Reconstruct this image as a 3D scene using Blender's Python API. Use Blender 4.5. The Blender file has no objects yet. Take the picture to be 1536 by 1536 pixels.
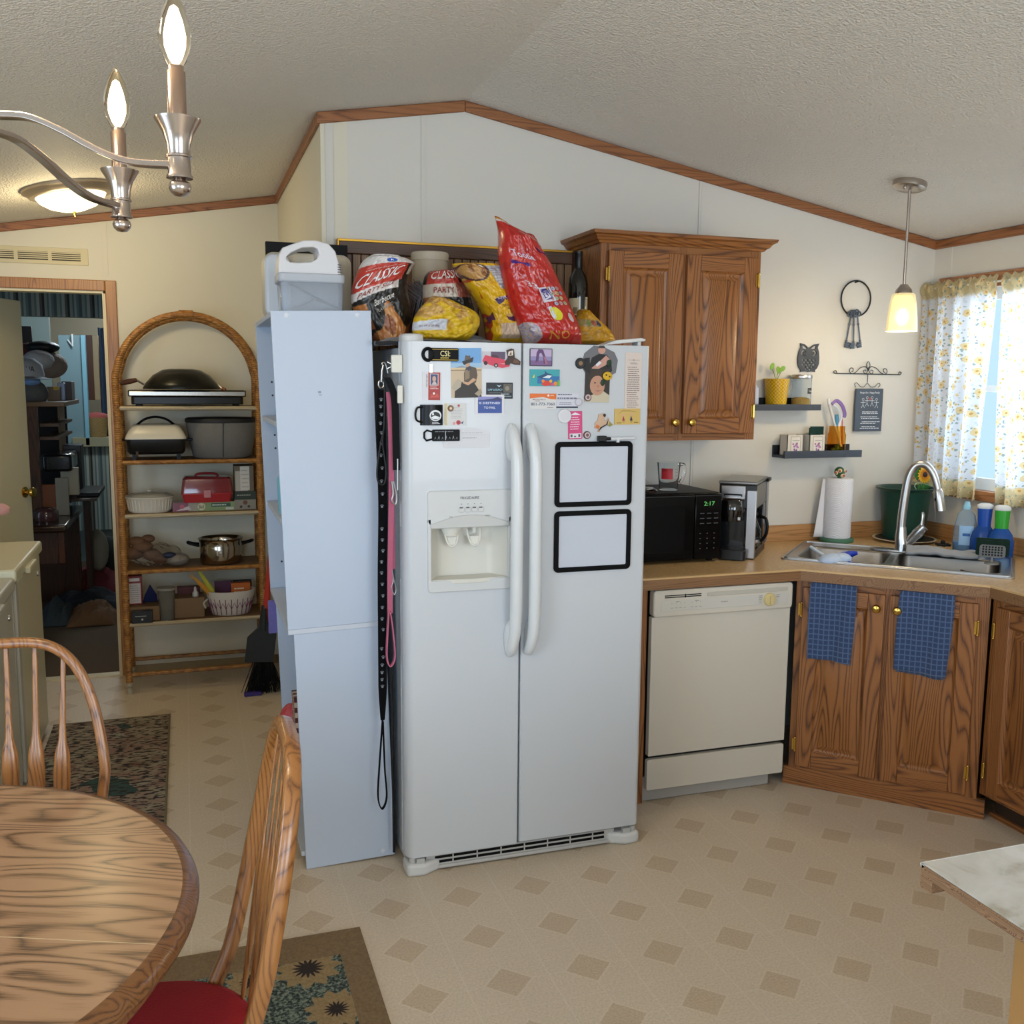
import bpy, bmesh, math, random
from mathutils import Vector, Matrix, noise
sc = bpy.context.scene
C = sc.collection
PI = math.pi
random.seed(7)

# ---------------------------------------------------------------- camera, sky, big lights, exposure
EYE = Vector((0, 0, 1.63))
YAW, PITCH, ROLL, FPX = -0.322227, 0.1327668, 0.0081727, 1466.76
def cam_axes():
    r = Vector((math.cos(YAW), math.sin(YAW), 0)); f = Vector((-math.sin(YAW), math.cos(YAW), 0)); u = Vector((0, 0, 1))
    f2 = f*math.cos(PITCH) - u*math.sin(PITCH); u2 = u*math.cos(PITCH) + f*math.sin(PITCH)
    return r*math.cos(ROLL) + u2*math.sin(ROLL), u2*math.cos(ROLL) - r*math.sin(ROLL), f2
CR, CU, CF = cam_axes()
cd = bpy.data.cameras.new('camera'); cam = bpy.data.objects.new('camera', cd); C.objects.link(cam)
cd.sensor_width = 36; cd.lens = 36*FPX/1536; cd.clip_start = 0.02
cam.matrix_world = Matrix(((CR.x, CU.x, -CF.x, EYE.x), (CR.y, CU.y, -CF.y, EYE.y), (CR.z, CU.z, -CF.z, EYE.z), (0, 0, 0, 1)))
sc.camera = cam
w = bpy.data.worlds.new('sky'); sc.world = w; w.use_nodes = True
w.node_tree.nodes['Background'].inputs[0].default_value = (0.52, 0.76, 1.0, 1)
w.node_tree.nodes['Background'].inputs[1].default_value = 1.25
sc.view_settings.view_transform = 'Standard'; sc.view_settings.look = 'None'
sc.view_settings.gamma = 1; sc.view_settings.use_curve_mapping = False
sc.view_settings.exposure = -0.14
def area(name, loc, aim, sx, sy, power, col):
    l = bpy.data.lights.new(name, 'AREA'); l.shape = 'RECTANGLE'; l.size = sx; l.size_y = sy; l.energy = power; l.color = col
    o = bpy.data.objects.new(name, l); C.objects.link(o); o.location = loc
    o.rotation_euler = (Vector(aim) - Vector(loc)).to_track_quat('-Z', 'Y').to_euler()
    return o
def bulb(name, loc, power, col, rad=0.02):
    l = bpy.data.lights.new(name, 'POINT'); l.energy = power; l.color = col; l.shadow_soft_size = rad
    o = bpy.data.objects.new(name, l); C.objects.link(o); o.location = loc
    return o
DAY = (0.80, 0.90, 1.0); WARM = (1.0, 0.76, 0.42)
area('daylight_rear_window', (-1.15, -2.45, 1.5), (-0.7, 1.3, 0.2), 1.3, 1.3, 52, (0.58, 0.77, 1.0))
area('daylight_rear_window_2', (1.6, -2.45, 1.45), (1.5, 1.2, 0.2), 1.9, 1.5, 86, (0.90, 0.95, 1.0))
area('daylight_left_window', (-2.1, 0.6, 1.45), (0.4, 1.9, 1.0), 1.2, 1.2, 42, (0.58, 0.77, 1.0))
area('daylight_sink_window', (3.75, 3.1, 1.75), (2.6, 3.0, 1.1), 1.0, 1.0, 26, (0.78, 0.89, 1.0))

# pixel of the survey photograph -> point on a real plane of the room
def ray(px, py): return CF + CR*((px-768)/FPX) - CU*((py-768)/FPX)
def AY(px, py, y): d = ray(px, py); return EYE + d*(y/d.y)
def AX(px, py, x): d = ray(px, py); return EYE + d*(x/d.x)
def AZ(px, py, z=0.0): d = ray(px, py); return EYE + d*((z-EYE.z)/d.z)

# ---------------------------------------------------------------- materials
def lin(c):
    if isinstance(c, str):
        c = c.lstrip('#'); c = tuple(int(c[i:i+2], 16)/255 for i in (0, 2, 4))
    return tuple((x/12.92 if x <= .04045 else ((x+.055)/1.055)**2.4) for x in c)
MATS = {}
def newmat(name):
    m = bpy.data.materials.new(name); m.use_nodes = True
    return m, m.node_tree.nodes, m.node_tree.links, m.node_tree.nodes['Principled BSDF']
def M(col, rough=0.5, metal=0.0, trans=0.0, bump=0.0, bscale=60, emit=0.0, ior=1.45, coat=0.0, alpha=1.0, sheen=0.0, name=None):
    key = (col, rough, metal, trans, bump, bscale, emit, ior, coat, alpha, sheen)
    if key in MATS: return MATS[key]
    m, N, L, b = newmat(name or 'mat_%d' % len(MATS))
    c = lin(col)
    b.inputs['Base Color'].default_value = (*c, 1); b.inputs['Roughness'].default_value = rough
    b.inputs['Metallic'].default_value = metal; b.inputs['Transmission Weight'].default_value = trans
    b.inputs['IOR'].default_value = ior; b.inputs['Coat Weight'].default_value = coat; b.inputs['Alpha'].default_value = alpha
    b.inputs['Sheen Weight'].default_value = sheen
    if emit: b.inputs['Emission Color'].default_value = (*c, 1); b.inputs['Emission Strength'].default_value = emit
    if bump:
        tc = N.new('ShaderNodeTexCoord'); n = N.new('ShaderNodeTexNoise'); n.inputs['Scale'].default_value = bscale; n.inputs['Detail'].default_value = 4
        bp = N.new('ShaderNodeBump'); bp.inputs['Strength'].default_value = bump; bp.inputs['Distance'].default_value = 0.01
        L.new(tc.outputs['Object'], n.inputs['Vector']); L.new(n.outputs[0], bp.inputs['Height']); L.new(bp.outputs[0], b.inputs['Normal'])
    MATS[key] = m
    return m
def nd(N, t, **k):
    n = N.new(t)
    for a, v in k.items(): setattr(n, a, v)
    return n
def mathn(N, L, op, a, b=None, c=None):
    n = N.new('ShaderNodeMath'); n.operation = op
    for i, v in enumerate((a, b, c)):
        if v is None: continue
        if isinstance(v, (int, float)): n.inputs[i].default_value = v
        else: L.new(v, n.inputs[i])
    return n.outputs[0]
def ramp(N, L, fac, stops, mode='LINEAR'):
    r = N.new('ShaderNodeValToRGB'); r.color_ramp.interpolation = mode
    while len(r.color_ramp.elements) < len(stops): r.color_ramp.elements.new(0.5)
    for e, (p, c) in zip(r.color_ramp.elements, stops): e.position = p; e.color = (*lin(c), 1)
    L.new(fac, r.inputs[0]); return r.outputs[0]
def mixc(N, L, fac, a, b, mode='MIX'):
    n = N.new('ShaderNodeMix'); n.data_type = 'RGBA'; n.blend_type = mode
    for i, v in ((0, fac), (6, a), (7, b)):
        if isinstance(v, (int, float)): n.inputs[i].default_value = v
        elif isinstance(v, str): n.inputs[i].default_value = (*lin(v), 1)
        else: L.new(v, n.inputs[i])
    return n.outputs[2]
def wood(light, mid, dark, axis='z', rough=0.42, rings=7.0, across=7.0, along=0.75, coat=0.1, key=None, off=0.0, fine=.6, linf=9.0):
    key = ('wood', light, mid, dark, axis, rough, rings, across, along, off, linf)
    if key in MATS: return MATS[key]
    m, N, L, b = newmat('wood_%d' % len(MATS))
    tc = N.new('ShaderNodeTexCoord'); oi = N.new('ShaderNodeObjectInfo')
    mp = N.new('ShaderNodeMapping')
    s = [across]*3; s['xyz'.index(axis)] = along; mp.inputs['Scale'].default_value = s
    L.new(tc.outputs['Object'], mp.inputs['Vector'])
    add = nd(N, 'ShaderNodeVectorMath', operation='ADD'); L.new(mp.outputs[0], add.inputs[0])
    cb = N.new('ShaderNodeCombineXYZ'); r3 = mathn(N, L, 'MULTIPLY', oi.outputs['Random'], 37.0); r3 = mathn(N, L, 'ADD', r3, off)
    for i in range(3): L.new(r3, cb.inputs[i])
    L.new(cb.outputs[0], add.inputs[1])
    n1 = N.new('ShaderNodeTexNoise'); n1.inputs['Scale'].default_value = 1.0; n1.inputs['Detail'].default_value = 1.5; n1.inputs['Roughness'].default_value = .45; n1.inputs['Distortion'].default_value = .15
    L.new(add.outputs[0], n1.inputs['Vector'])
    sp = N.new('ShaderNodeSeparateXYZ'); L.new(tc.outputs['Object'], sp.inputs[0])
    pq = [i for i in range(3) if 'xyz'[i] != axis]
    lin_ = mathn(N, L, 'MULTIPLY', mathn(N, L, 'ADD', sp.outputs[pq[0]], sp.outputs[pq[1]]), linf*across)
    rr = mathn(N, L, 'PINGPONG', mathn(N, L, 'ADD', mathn(N, L, 'MULTIPLY', n1.outputs[0], rings*8.5), lin_), 1.0)
    sm = N.new('ShaderNodeMapping'); s2 = [330]*3; s2['xyz'.index(axis)] = 9; sm.inputs['Scale'].default_value = s2
    L.new(tc.outputs['Object'], sm.inputs['Vector'])
    n2 = N.new('ShaderNodeTexNoise'); n2.inputs['Scale'].default_value = 1.0; n2.inputs['Detail'].default_value = 2; L.new(sm.outputs[0], n2.inputs['Vector'])
    jag = mathn(N, L, 'ADD', rr, mathn(N, L, 'MULTIPLY', mathn(N, L, 'SUBTRACT', n2.outputs[0], .5), fine))
    col = ramp(N, L, jag, [(0.0, dark), (0.2, mid), (0.65, light), (1.0, light)])
    n3 = N.new('ShaderNodeTexNoise'); n3.inputs['Scale'].default_value = 3.0; L.new(tc.outputs['Object'], n3.inputs['Vector'])
    col = mixc(N, L, mathn(N, L, 'MULTIPLY', n3.outputs[0], .30), col, mid)
    L.new(col, b.inputs['Base Color']); b.inputs['Roughness'].default_value = rough; b.inputs['Coat Weight'].default_value = coat; b.inputs['Coat Roughness'].default_value = .2
    bp = N.new('ShaderNodeBump'); bp.inputs['Strength'].default_value = .12; bp.inputs['Distance'].default_value = .002
    L.new(n2.outputs[0], bp.inputs['Height']); L.new(bp.outputs[0], b.inputs['Normal'])
    MATS[key] = m
    return m
def attrmat(rough=.35, coat=0.0, bump=0.0, bscale=25, metal=0, transl=0):
    key = ('attr', rough, coat, bump, bscale, metal, transl)
    if key in MATS: return MATS[key]
    m, N, L, b = newmat('printed_%d' % len(MATS))
    a = N.new('ShaderNodeAttribute'); a.attribute_name = 'Col'; L.new(a.outputs['Color'], b.inputs['Base Color'])
    b.inputs['Roughness'].default_value = rough; b.inputs['Coat Weight'].default_value = coat; b.inputs['Metallic'].default_value = metal
    if bump:
        tc = N.new('ShaderNodeTexCoord'); n = N.new('ShaderNodeTexNoise'); n.inputs['Scale'].default_value = bscale; n.inputs['Detail'].default_value = 3; n.inputs['Distortion'].default_value = 1.0
        bp = N.new('ShaderNodeBump'); bp.inputs['Strength'].default_value = bump; bp.inputs['Distance'].default_value = .02
        L.new(tc.outputs['Object'], n.inputs['Vector']); L.new(n.outputs[0], bp.inputs['Height']); L.new(bp.outputs[0], b.inputs['Normal'])
    MATS[key] = m
    return m

# ---------------------------------------------------------------- mesh building
class MB:
    def __init__(s): s.v = []; s.f = []; s.m = []; s.c = None
    def add(s, vs, fs, mi=0, mat=None):
        o = len(s.v)
        s.v += [Vector(v) if mat is None else mat @ Vector(v) for v in vs]
        s.f += [tuple(i+o for i in f) for f in fs]; s.m += [mi]*len(fs)
        return s
    def box(s, x0, y0, z0, x1, y1, z1, mi=0, mat=None):
        x0, x1 = sorted((x0, x1)); y0, y1 = sorted((y0, y1)); z0, z1 = sorted((z0, z1))
        v = [(x0,y0,z0),(x1,y0,z0),(x1,y1,z0),(x0,y1,z0),(x0,y0,z1),(x1,y0,z1),(x1,y1,z1),(x0,y1,z1)]
        return s.add(v, [(3,2,1,0),(4,5,6,7),(0,1,5,4),(1,2,6,5),(2,3,7,6),(3,0,4,7)], mi, mat)
    def rbox(s, x0, y0, z0, x1, y1, z1, r=.01, n=3, mi=0, mat=None, ax='y'):
        x0, x1 = sorted((x0, x1)); y0, y1 = sorted((y0, y1)); z0, z1 = sorted((z0, z1))
        if ax == 'y': p = rrect(x0, z0, x1, z1, r, n); return s.prism(p, y0, y1, 'y', mi, mat)
        if ax == 'z': p = rrect(x0, y0, x1, y1, r, n); return s.prism(p, z0, z1, 'z', mi, mat)
        p = rrect(y0, z0, y1, z1, r, n); return s.prism(p, x0, x1, 'x', mi, mat)
    def prism(s, poly, d0, d1, ax='y', mi=0, mat=None):
        n = len(poly)
        def P(a, b, d): return {'y': (a, d, b), 'z': (a, b, d), 'x': (d, a, b)}[ax]
        vs = [P(a, b, d0) for a, b in poly] + [P(a, b, d1) for a, b in poly]
        fs = [tuple(range(n))[::-1], tuple(range(n, 2*n))] + [(i, (i+1) % n, n+(i+1) % n, n+i) for i in range(n)]
        return s.add(vs, fs, mi, mat)
    def tube(s, pts, r, n=10, closed=False, mi=0, flat=1.0, mat=None, up=None):
        pts = [Vector(p) for p in pts]; k = len(pts); R = r if isinstance(r, (list, tuple)) else [r]*k
        vs = []; fs = []; prev = None
        for i, p in enumerate(pts):
            a = pts[(i-1) % k] if (closed or i > 0) else p; b = pts[(i+1) % k] if (closed or i < k-1) else p
            t = (b-a).normalized() if (b-a).length > 1e-9 else Vector((0, 0, 1))
            if prev is None:
                u = Vector(up) if up is not None else (Vector((0, 0, 1)) if abs(t.z) < .9 else Vector((1, 0, 0)))
            else: u = prev
            u = (u - t*u.dot(t)).normalized(); w_ = t.cross(u); prev = u
            for j in range(n):
                a_ = 2*PI*j/n; vs.append(p + u*(math.cos(a_)*R[i]) + w_*(math.sin(a_)*R[i]*flat))
        for i in range(k if closed else k-1):
            for j in range(n):
                a = i*n+j; b = i*n+(j+1) % n; c = ((i+1) % k)*n
                fs.append((a, b, c+(j+1) % n, c+j))
        if not closed: fs += [tuple(range(n))[::-1], tuple(range((k-1)*n, k*n))]
        return s.add(vs, fs, mi, mat)
    def strip(s, pts, wd, th, mi=0, side=(1, 0, 0), mat=None):
        pts = [Vector(p) for p in pts]; sd = Vector(side).normalized(); vs = []; fs = []; k = len(pts)
        W = wd if isinstance(wd, (list, tuple)) else [wd]*k
        for i, p in enumerate(pts):
            t = (pts[min(k-1, i+1)] - pts[max(0, i-1)]).normalized(); nn = t.cross(sd).normalized()
            for a, b in ((-1, -1), (1, -1), (1, 1), (-1, 1)): vs.append(p + sd*a*W[i]/2 + nn*b*th/2)
        for i in range(k-1):
            for j in range(4): fs.append((i*4+j, i*4+(j+1) % 4, (i+1)*4+(j+1) % 4, (i+1)*4+j))
        fs += [(3, 2, 1, 0), tuple(range((k-1)*4, k*4))]
        return s.add(vs, fs, mi, mat)
    def lathe(s, prof, cx=0, cy=0, z0=0, n=32, mi=0, mat=None, sx=1, sy=1):
        vs = []; fs = []; k = len(prof)
        for r, z in prof:
            for j in range(n):
                a = 2*PI*j/n; vs.append((cx+math.cos(a)*r*sx, cy+math.sin(a)*r*sy, z0+z))
        for i in range(k-1):
            for j in range(n): fs.append((i*n+j, i*n+(j+1) % n, (i+1)*n+(j+1) % n, (i+1)*n+j))
        if prof[0][0] > 1e-6: fs.append(tuple(range(n))[::-1])
        if prof[-1][0] > 1e-6: fs.append(tuple(range((k-1)*n, k*n)))
        return s.add(vs, fs, mi, mat)
    def ball(s, c, r, n=16, k=10, mi=0, mat=None):
        if isinstance(r, (int, float)): r = (r, r, r)
        prof = [(max(1e-7, math.sin(PI*i/k)), -math.cos(PI*i/k)) for i in range(k+1)]
        m = Matrix.Translation(Vector(c)) @ Matrix.Diagonal((r[0], r[1], r[2], 1))
        if mat is not None: m = mat @ m
        return s.lathe(prof, n=n, mi=mi, mat=m)
    def grid(s, fn, nu, nv, mi=0, cfn=None, closed=False):
        vs = [fn(i/nu, j/nv) for j in range(nv+1) for i in range(nu+1)]
        fs = [(j*(nu+1)+i, j*(nu+1)+i+1, (j+1)*(nu+1)+i+1, (j+1)*(nu+1)+i) for j in range(nv) for i in range(nu)]
        if cfn:
            if s.c is None: s.c = [(1, 1, 1)]*len(s.v)
            s.c += [cfn(i/nu, j/nv) for j in range(nv+1) for i in range(nu+1)]
        return s.add(vs, fs, mi)
def rrect(x0, y0, x1, y1, r, n=4):
    r = min(r, abs(x1-x0)/2.001, abs(y1-y0)/2.001); p = []
    for cx, cy, a0 in ((x1-r, y1-r, 0), (x0+r, y1-r, 90), (x0+r, y0+r, 180), (x1-r, y0+r, 270)):
        for i in range(n+1):
            a = math.radians(a0+90*i/n); p.append((cx+r*math.cos(a), cy+r*math.sin(a)))
    return p
def circ(cx, cy, r, n=20, ry=None): return [(cx+r*math.cos(2*PI*i/n), cy+(ry or r)*math.sin(2*PI*i/n)) for i in range(n)]
def crv(pts, n=8):
    P = [Vector(p) for p in pts]; out = []
    for i in range(len(P)-1):
        a = P[max(0, i-1)]; b = P[i]; c = P[i+1]; d = P[min(len(P)-1, i+2)]
        for k in range(n):
            t = k/n; out.append(.5*((2*b)+(c-a)*t+(2*a-5*b+4*c-d)*t*t+(3*b-a-3*c+d)*t*t*t))
    out.append(P[-1]); return out
WM = {}
def root(name, label, cat, loc, rotz=0, group=None, rot=None):
    o = bpy.data.objects.new(name, None); C.objects.link(o); o.empty_display_size = .05
    o.location = loc; o.rotation_euler = rot or (0, 0, rotz)
    o['label'] = label; o['category'] = cat
    if group: o['group'] = group
    WM[o.name] = Matrix.Translation(Vector(loc)) @ o.rotation_euler.to_matrix().to_4x4()
    return o
def obj(name, mb, mats, parent=None, local=False, bevel=0, smooth=35, seg=2, label=None, kind=None, sub=0, recalc=True, solid=0):
    me = bpy.data.meshes.new(name)
    if not isinstance(mats, (list, tuple)): mats = [mats]
    vs = mb.v; org = Vector((0, 0, 0))
    if parent is None:
        if not local:
            xs = [v.x for v in vs]; ys = [v.y for v in vs]; zs = [v.z for v in vs]
            org = Vector(((min(xs)+max(xs))/2, (min(ys)+max(ys))/2, min(zs)))
            vs = [v-org for v in vs]
    elif not local:
        inv = WM[parent.name].inverted(); vs = [inv @ v for v in vs]
    me.from_pydata([tuple(v) for v in vs], [], mb.f)
    for m in mats: me.materials.append(m)
    me.polygons.foreach_set('material_index', mb.m)
    if mb.c is not None:
        cs = mb.c + [(1, 1, 1)]*(len(vs)-len(mb.c))
        a = me.color_attributes.new('Col', 'FLOAT_COLOR', 'POINT')
        a.data.foreach_set('color', [x for c in cs for x in (*c, 1)])
    bm = bmesh.new(); bm.from_mesh(me)
    if recalc: bmesh.ops.recalc_face_normals(bm, faces=bm.faces)
    th = math.radians(smooth)
    for f in bm.faces: f.smooth = smooth > 0
    for e in bm.edges:
        if len(e.link_faces) == 2 and e.calc_face_angle(0) > th: e.smooth = False
    bm.to_mesh(me); bm.free()
    o = bpy.data.objects.new(name, me); C.objects.link(o)
    if parent is not None: o.parent = parent; WM[o.name] = WM[parent.name]
    else: o.location = org; WM[o.name] = Matrix.Translation(org)
    if solid: md = o.modifiers.new('s', 'SOLIDIFY'); md.thickness = solid; md.offset = 0
    if bevel: md = o.modifiers.new('b', 'BEVEL'); md.width = bevel; md.segments = seg; md.limit_method = 'ANGLE'; md.angle_limit = math.radians(40)
    if sub: md = o.modifiers.new('u', 'SUBSURF'); md.levels = sub; md.render_levels = sub
    if label: o['label'] = label
    if kind: o['kind'] = kind
    return o
def thing(name, label, cat, mb, mats, group=None, **k):
    o = obj(name, mb, mats, **k); o['label'] = label; o['category'] = cat
    if group: o['group'] = group
    return o
def struct(name, mb, mats, parent=None, **k): return obj(name, mb, mats, parent, kind='structure', **k)
def dup(o, parent=None, loc=None, label=None, rotz=None):
    c = o.copy(); C.objects.link(c)
    if parent is not None: c.parent = parent
    if loc is not None: c.location = loc
    if rotz is not None: c.rotation_euler = (0, 0, rotz)
    if label: c['label'] = label
    for ch in list(o.children): dup(ch, c)
    return c
TXT = {}
def text_geo(s):
    if s in TXT: return TXT[s]
    cu = bpy.data.curves.new('t', 'FONT'); cu.body = s; cu.size = 1; cu.resolution_u = 2; cu.offset = .008
    o = bpy.data.objects.new('t', cu); C.objects.link(o)
    dg = bpy.context.evaluated_depsgraph_get(); me = bpy.data.meshes.new_from_object(o.evaluated_get(dg))
    vs = [tuple(v.co) for v in me.vertices]; fs = [tuple(p.vertices) for p in me.polygons]
    bpy.data.objects.remove(o); bpy.data.meshes.remove(me); bpy.data.curves.remove(cu)
    xs = [v[0] for v in vs]; ys = [v[1] for v in vs]; x0, x1, y0, y1 = min(xs), max(xs), min(ys), max(ys)
    vs = [((v[0]-x0)/(x1-x0), (v[1]-y0)/(y1-y0)) for v in vs]
    TXT[s] = (vs, fs); return TXT[s]
class Art:
    """flat print in layers on a plane; coordinates 0..W, 0..H in metres from the lower left"""
    def __init__(s, o, w_, h, ex=(1, 0, 0), ey=(0, 0, 1), th=.0012, base='#ffffff', rough=.4, rot=0, back=0.0, r=.0):
        s.ex = Vector(ex).normalized(); s.ey = Vector(ey).normalized()
        if rot: q = Matrix.Rotation(rot, 3, s.ex.cross(s.ey)); s.ex = q @ s.ex; s.ey = q @ s.ey
        s.n = s.ex.cross(s.ey); s.o = Vector(o); s.w = w_; s.h = h; s.mb = MB(); s.mats = []; s.lv = 0; s.rough = rough; s.th = th
        if base:
            mi = s.mi(base); p = rrect(0, 0, w_, h, r, 3) if r else [(0, 0), (w_, 0), (w_, h), (0, h)]
            n = len(p); vs = [s.P(a, b, back) for a, b in p]+[s.P(a, b, th) for a, b in p]
            s.mb.add(vs, [tuple(range(n))[::-1], tuple(range(n, 2*n))]+[(i, (i+1) % n, n+(i+1) % n, n+i) for i in range(n)], mi)
    def P(s, a, b, d): return s.o + s.ex*a + s.ey*b + s.n*d
    def mi(s, c):
        m = c if not isinstance(c, str) else M(c, s.rough)
        if m not in s.mats: s.mats.append(m)
        return s.mats.index(m)
    def up(s): s.lv += 1; return s.th + s.lv*.00015
    def poly(s, c, pts): d = s.up(); s.mb.add([s.P(a, b, d) for a, b in pts], [tuple(range(len(pts)))], s.mi(c)); return s
    def rect(s, c, x0, y0, x1, y1, r=0): return s.poly(c, rrect(x0, y0, x1, y1, r, 3) if r else [(x0, y0), (x1, y0), (x1, y1), (x0, y1)])
    def circ(s, c, x, y, r, ry=None, n=20): return s.poly(c, circ(x, y, r, n, ry))
    def text(s, c, t, x0, y0, x1, y1, slant=0, tilt=0):
        d = s.up(); vs, fs = text_geo(t)
        s.mb.add([s.P(x0+(x1-x0)*a+slant*b*(y1-y0), y0+(y1-y0)*b+tilt*a*(x1-x0), d) for a, b in vs], fs, s.mi(c)); return s
    def lines(s, c, x0, y0, x1, y1, n, th=.35, seed=1):
        rd = random.Random(seed); d = s.up(); hh = (y1-y0)/n
        for i in range(n):
            y = y1-hh*(i+.5); x = x0+rd.random()*.1*(x1-x0); e = x1-rd.random()*.25*(x1-x0)
            while x < e:
                l = (x1-x0)*(.05+.12*rd.random()); xe = min(e, x+l)
                s.mb.add([s.P(x, y-hh*th/2, d), s.P(xe, y-hh*th/2, d), s.P(xe, y+hh*th/2, d), s.P(x, y+hh*th/2, d)], [(0, 1, 2, 3)], s.mi(c))
                x = xe+(x1-x0)*.025
        return s
    def done(s, name, label, cat, parent=None, **k):
        if parent is not None: return obj(name, s.mb, s.mats, parent, smooth=0, recalc=False, label=label, **k)
        return thing(name, label, cat, s.mb, s.mats, smooth=0, recalc=False, **k)
def sstep(a, b, x):
    t = max(0, min(1, (x-a)/(b-a))); return t*t*(3-2*t)
def mixt(a, b, t): return tuple(a[i]*(1-t)+b[i]*t for i in range(3))
# ---------------------------------------------------------------- shared materials
OAK = dict(light='#a5703f', mid='#84522a', dark='#54311a')
oak_z = wood('#9c6432', '#7e4c24', '#4c2b15', 'z'); oak_x = wood('#9c6432', '#7e4c24', '#4c2b15', 'x')
oak_trim = wood('#9a6339', '#84512c', '#633a1f', 'x', rings=5, across=12, rough=.5)
oak_trim_y = wood('#9a6339', '#84512c', '#633a1f', 'y', rings=5, across=12, rough=.5)
BRASS = M('#c9a24e', .22, 1.0); WHITE = M('#eceae6', .35); STEEL = M('#b9b7b4', .28, 1.0); NICKEL = M('#b6aca3', .26, 1.0); CHROME = M('#d6d6d8', .12, 1.0)
BLACK = M('#0b0b0c', .35, ior=1.25); BLACKM = M('#121213', .6, ior=1.3); GLASS = M('#ffffff', .02, 0, 1.0, ior=1.45); CLEARP = M('#f4f8fa', .06, 0, 1.0, ior=1.1)

def wallmat(col, name, bump=.05):
    m, N, L, b = newmat(name); tc = N.new('ShaderNodeTexCoord')
    n = N.new('ShaderNodeTexNoise'); n.inputs['Scale'].default_value = 2.2; n.inputs['Detail'].default_value = 3; L.new(tc.outputs['Object'], n.inputs['Vector'])
    c = mixc(N, L, mathn(N, L, 'MULTIPLY', n.outputs[0], .10), col, '#d8cfba'); L.new(c, b.inputs['Base Color']); b.inputs['Roughness'].default_value = .62
    n2 = N.new('ShaderNodeTexNoise'); n2.inputs['Scale'].default_value = 260; L.new(tc.outputs['Object'], n2.inputs['Vector'])
    bp = N.new('ShaderNodeBump'); bp.inputs['Strength'].default_value = bump; bp.inputs['Distance'].default_value = .003; L.new(n2.outputs[0], bp.inputs['Height']); L.new(bp.outputs[0], b.inputs['Normal'])
    return m
WALL = wallmat('#d3cfc6', 'wall_paint'); WALLFAR = wallmat('#d9d2bd', 'wall_paint_cream')
def ceilmat():
    m, N, L, b = newmat('ceiling_texture'); tc = N.new('ShaderNodeTexCoord')
    b.inputs['Base Color'].default_value = (*lin('#e2ddd3'), 1); b.inputs['Roughness'].default_value = .7
    n = N.new('ShaderNodeTexNoise'); n.inputs['Scale'].default_value = 85; n.inputs['Detail'].default_value = 3; n.inputs['Roughness'].default_value = .6; L.new(tc.outputs['Object'], n.inputs['Vector'])
    v = N.new('ShaderNodeTexVoronoi'); v.inputs['Scale'].default_value = 120; L.new(tc.outputs['Object'], v.inputs['Vector'])
    h = mathn(N, L, 'ADD', n.outputs[0], mathn(N, L, 'MULTIPLY', v.outputs[0], .5))
    bp = N.new('ShaderNodeBump'); bp.inputs['Strength'].default_value = .75; bp.inputs['Distance'].default_value = .010; L.new(h, bp.inputs['Height']); L.new(bp.outputs[0], b.inputs['Normal'])
    return m
CEIL = ceilmat()
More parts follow.
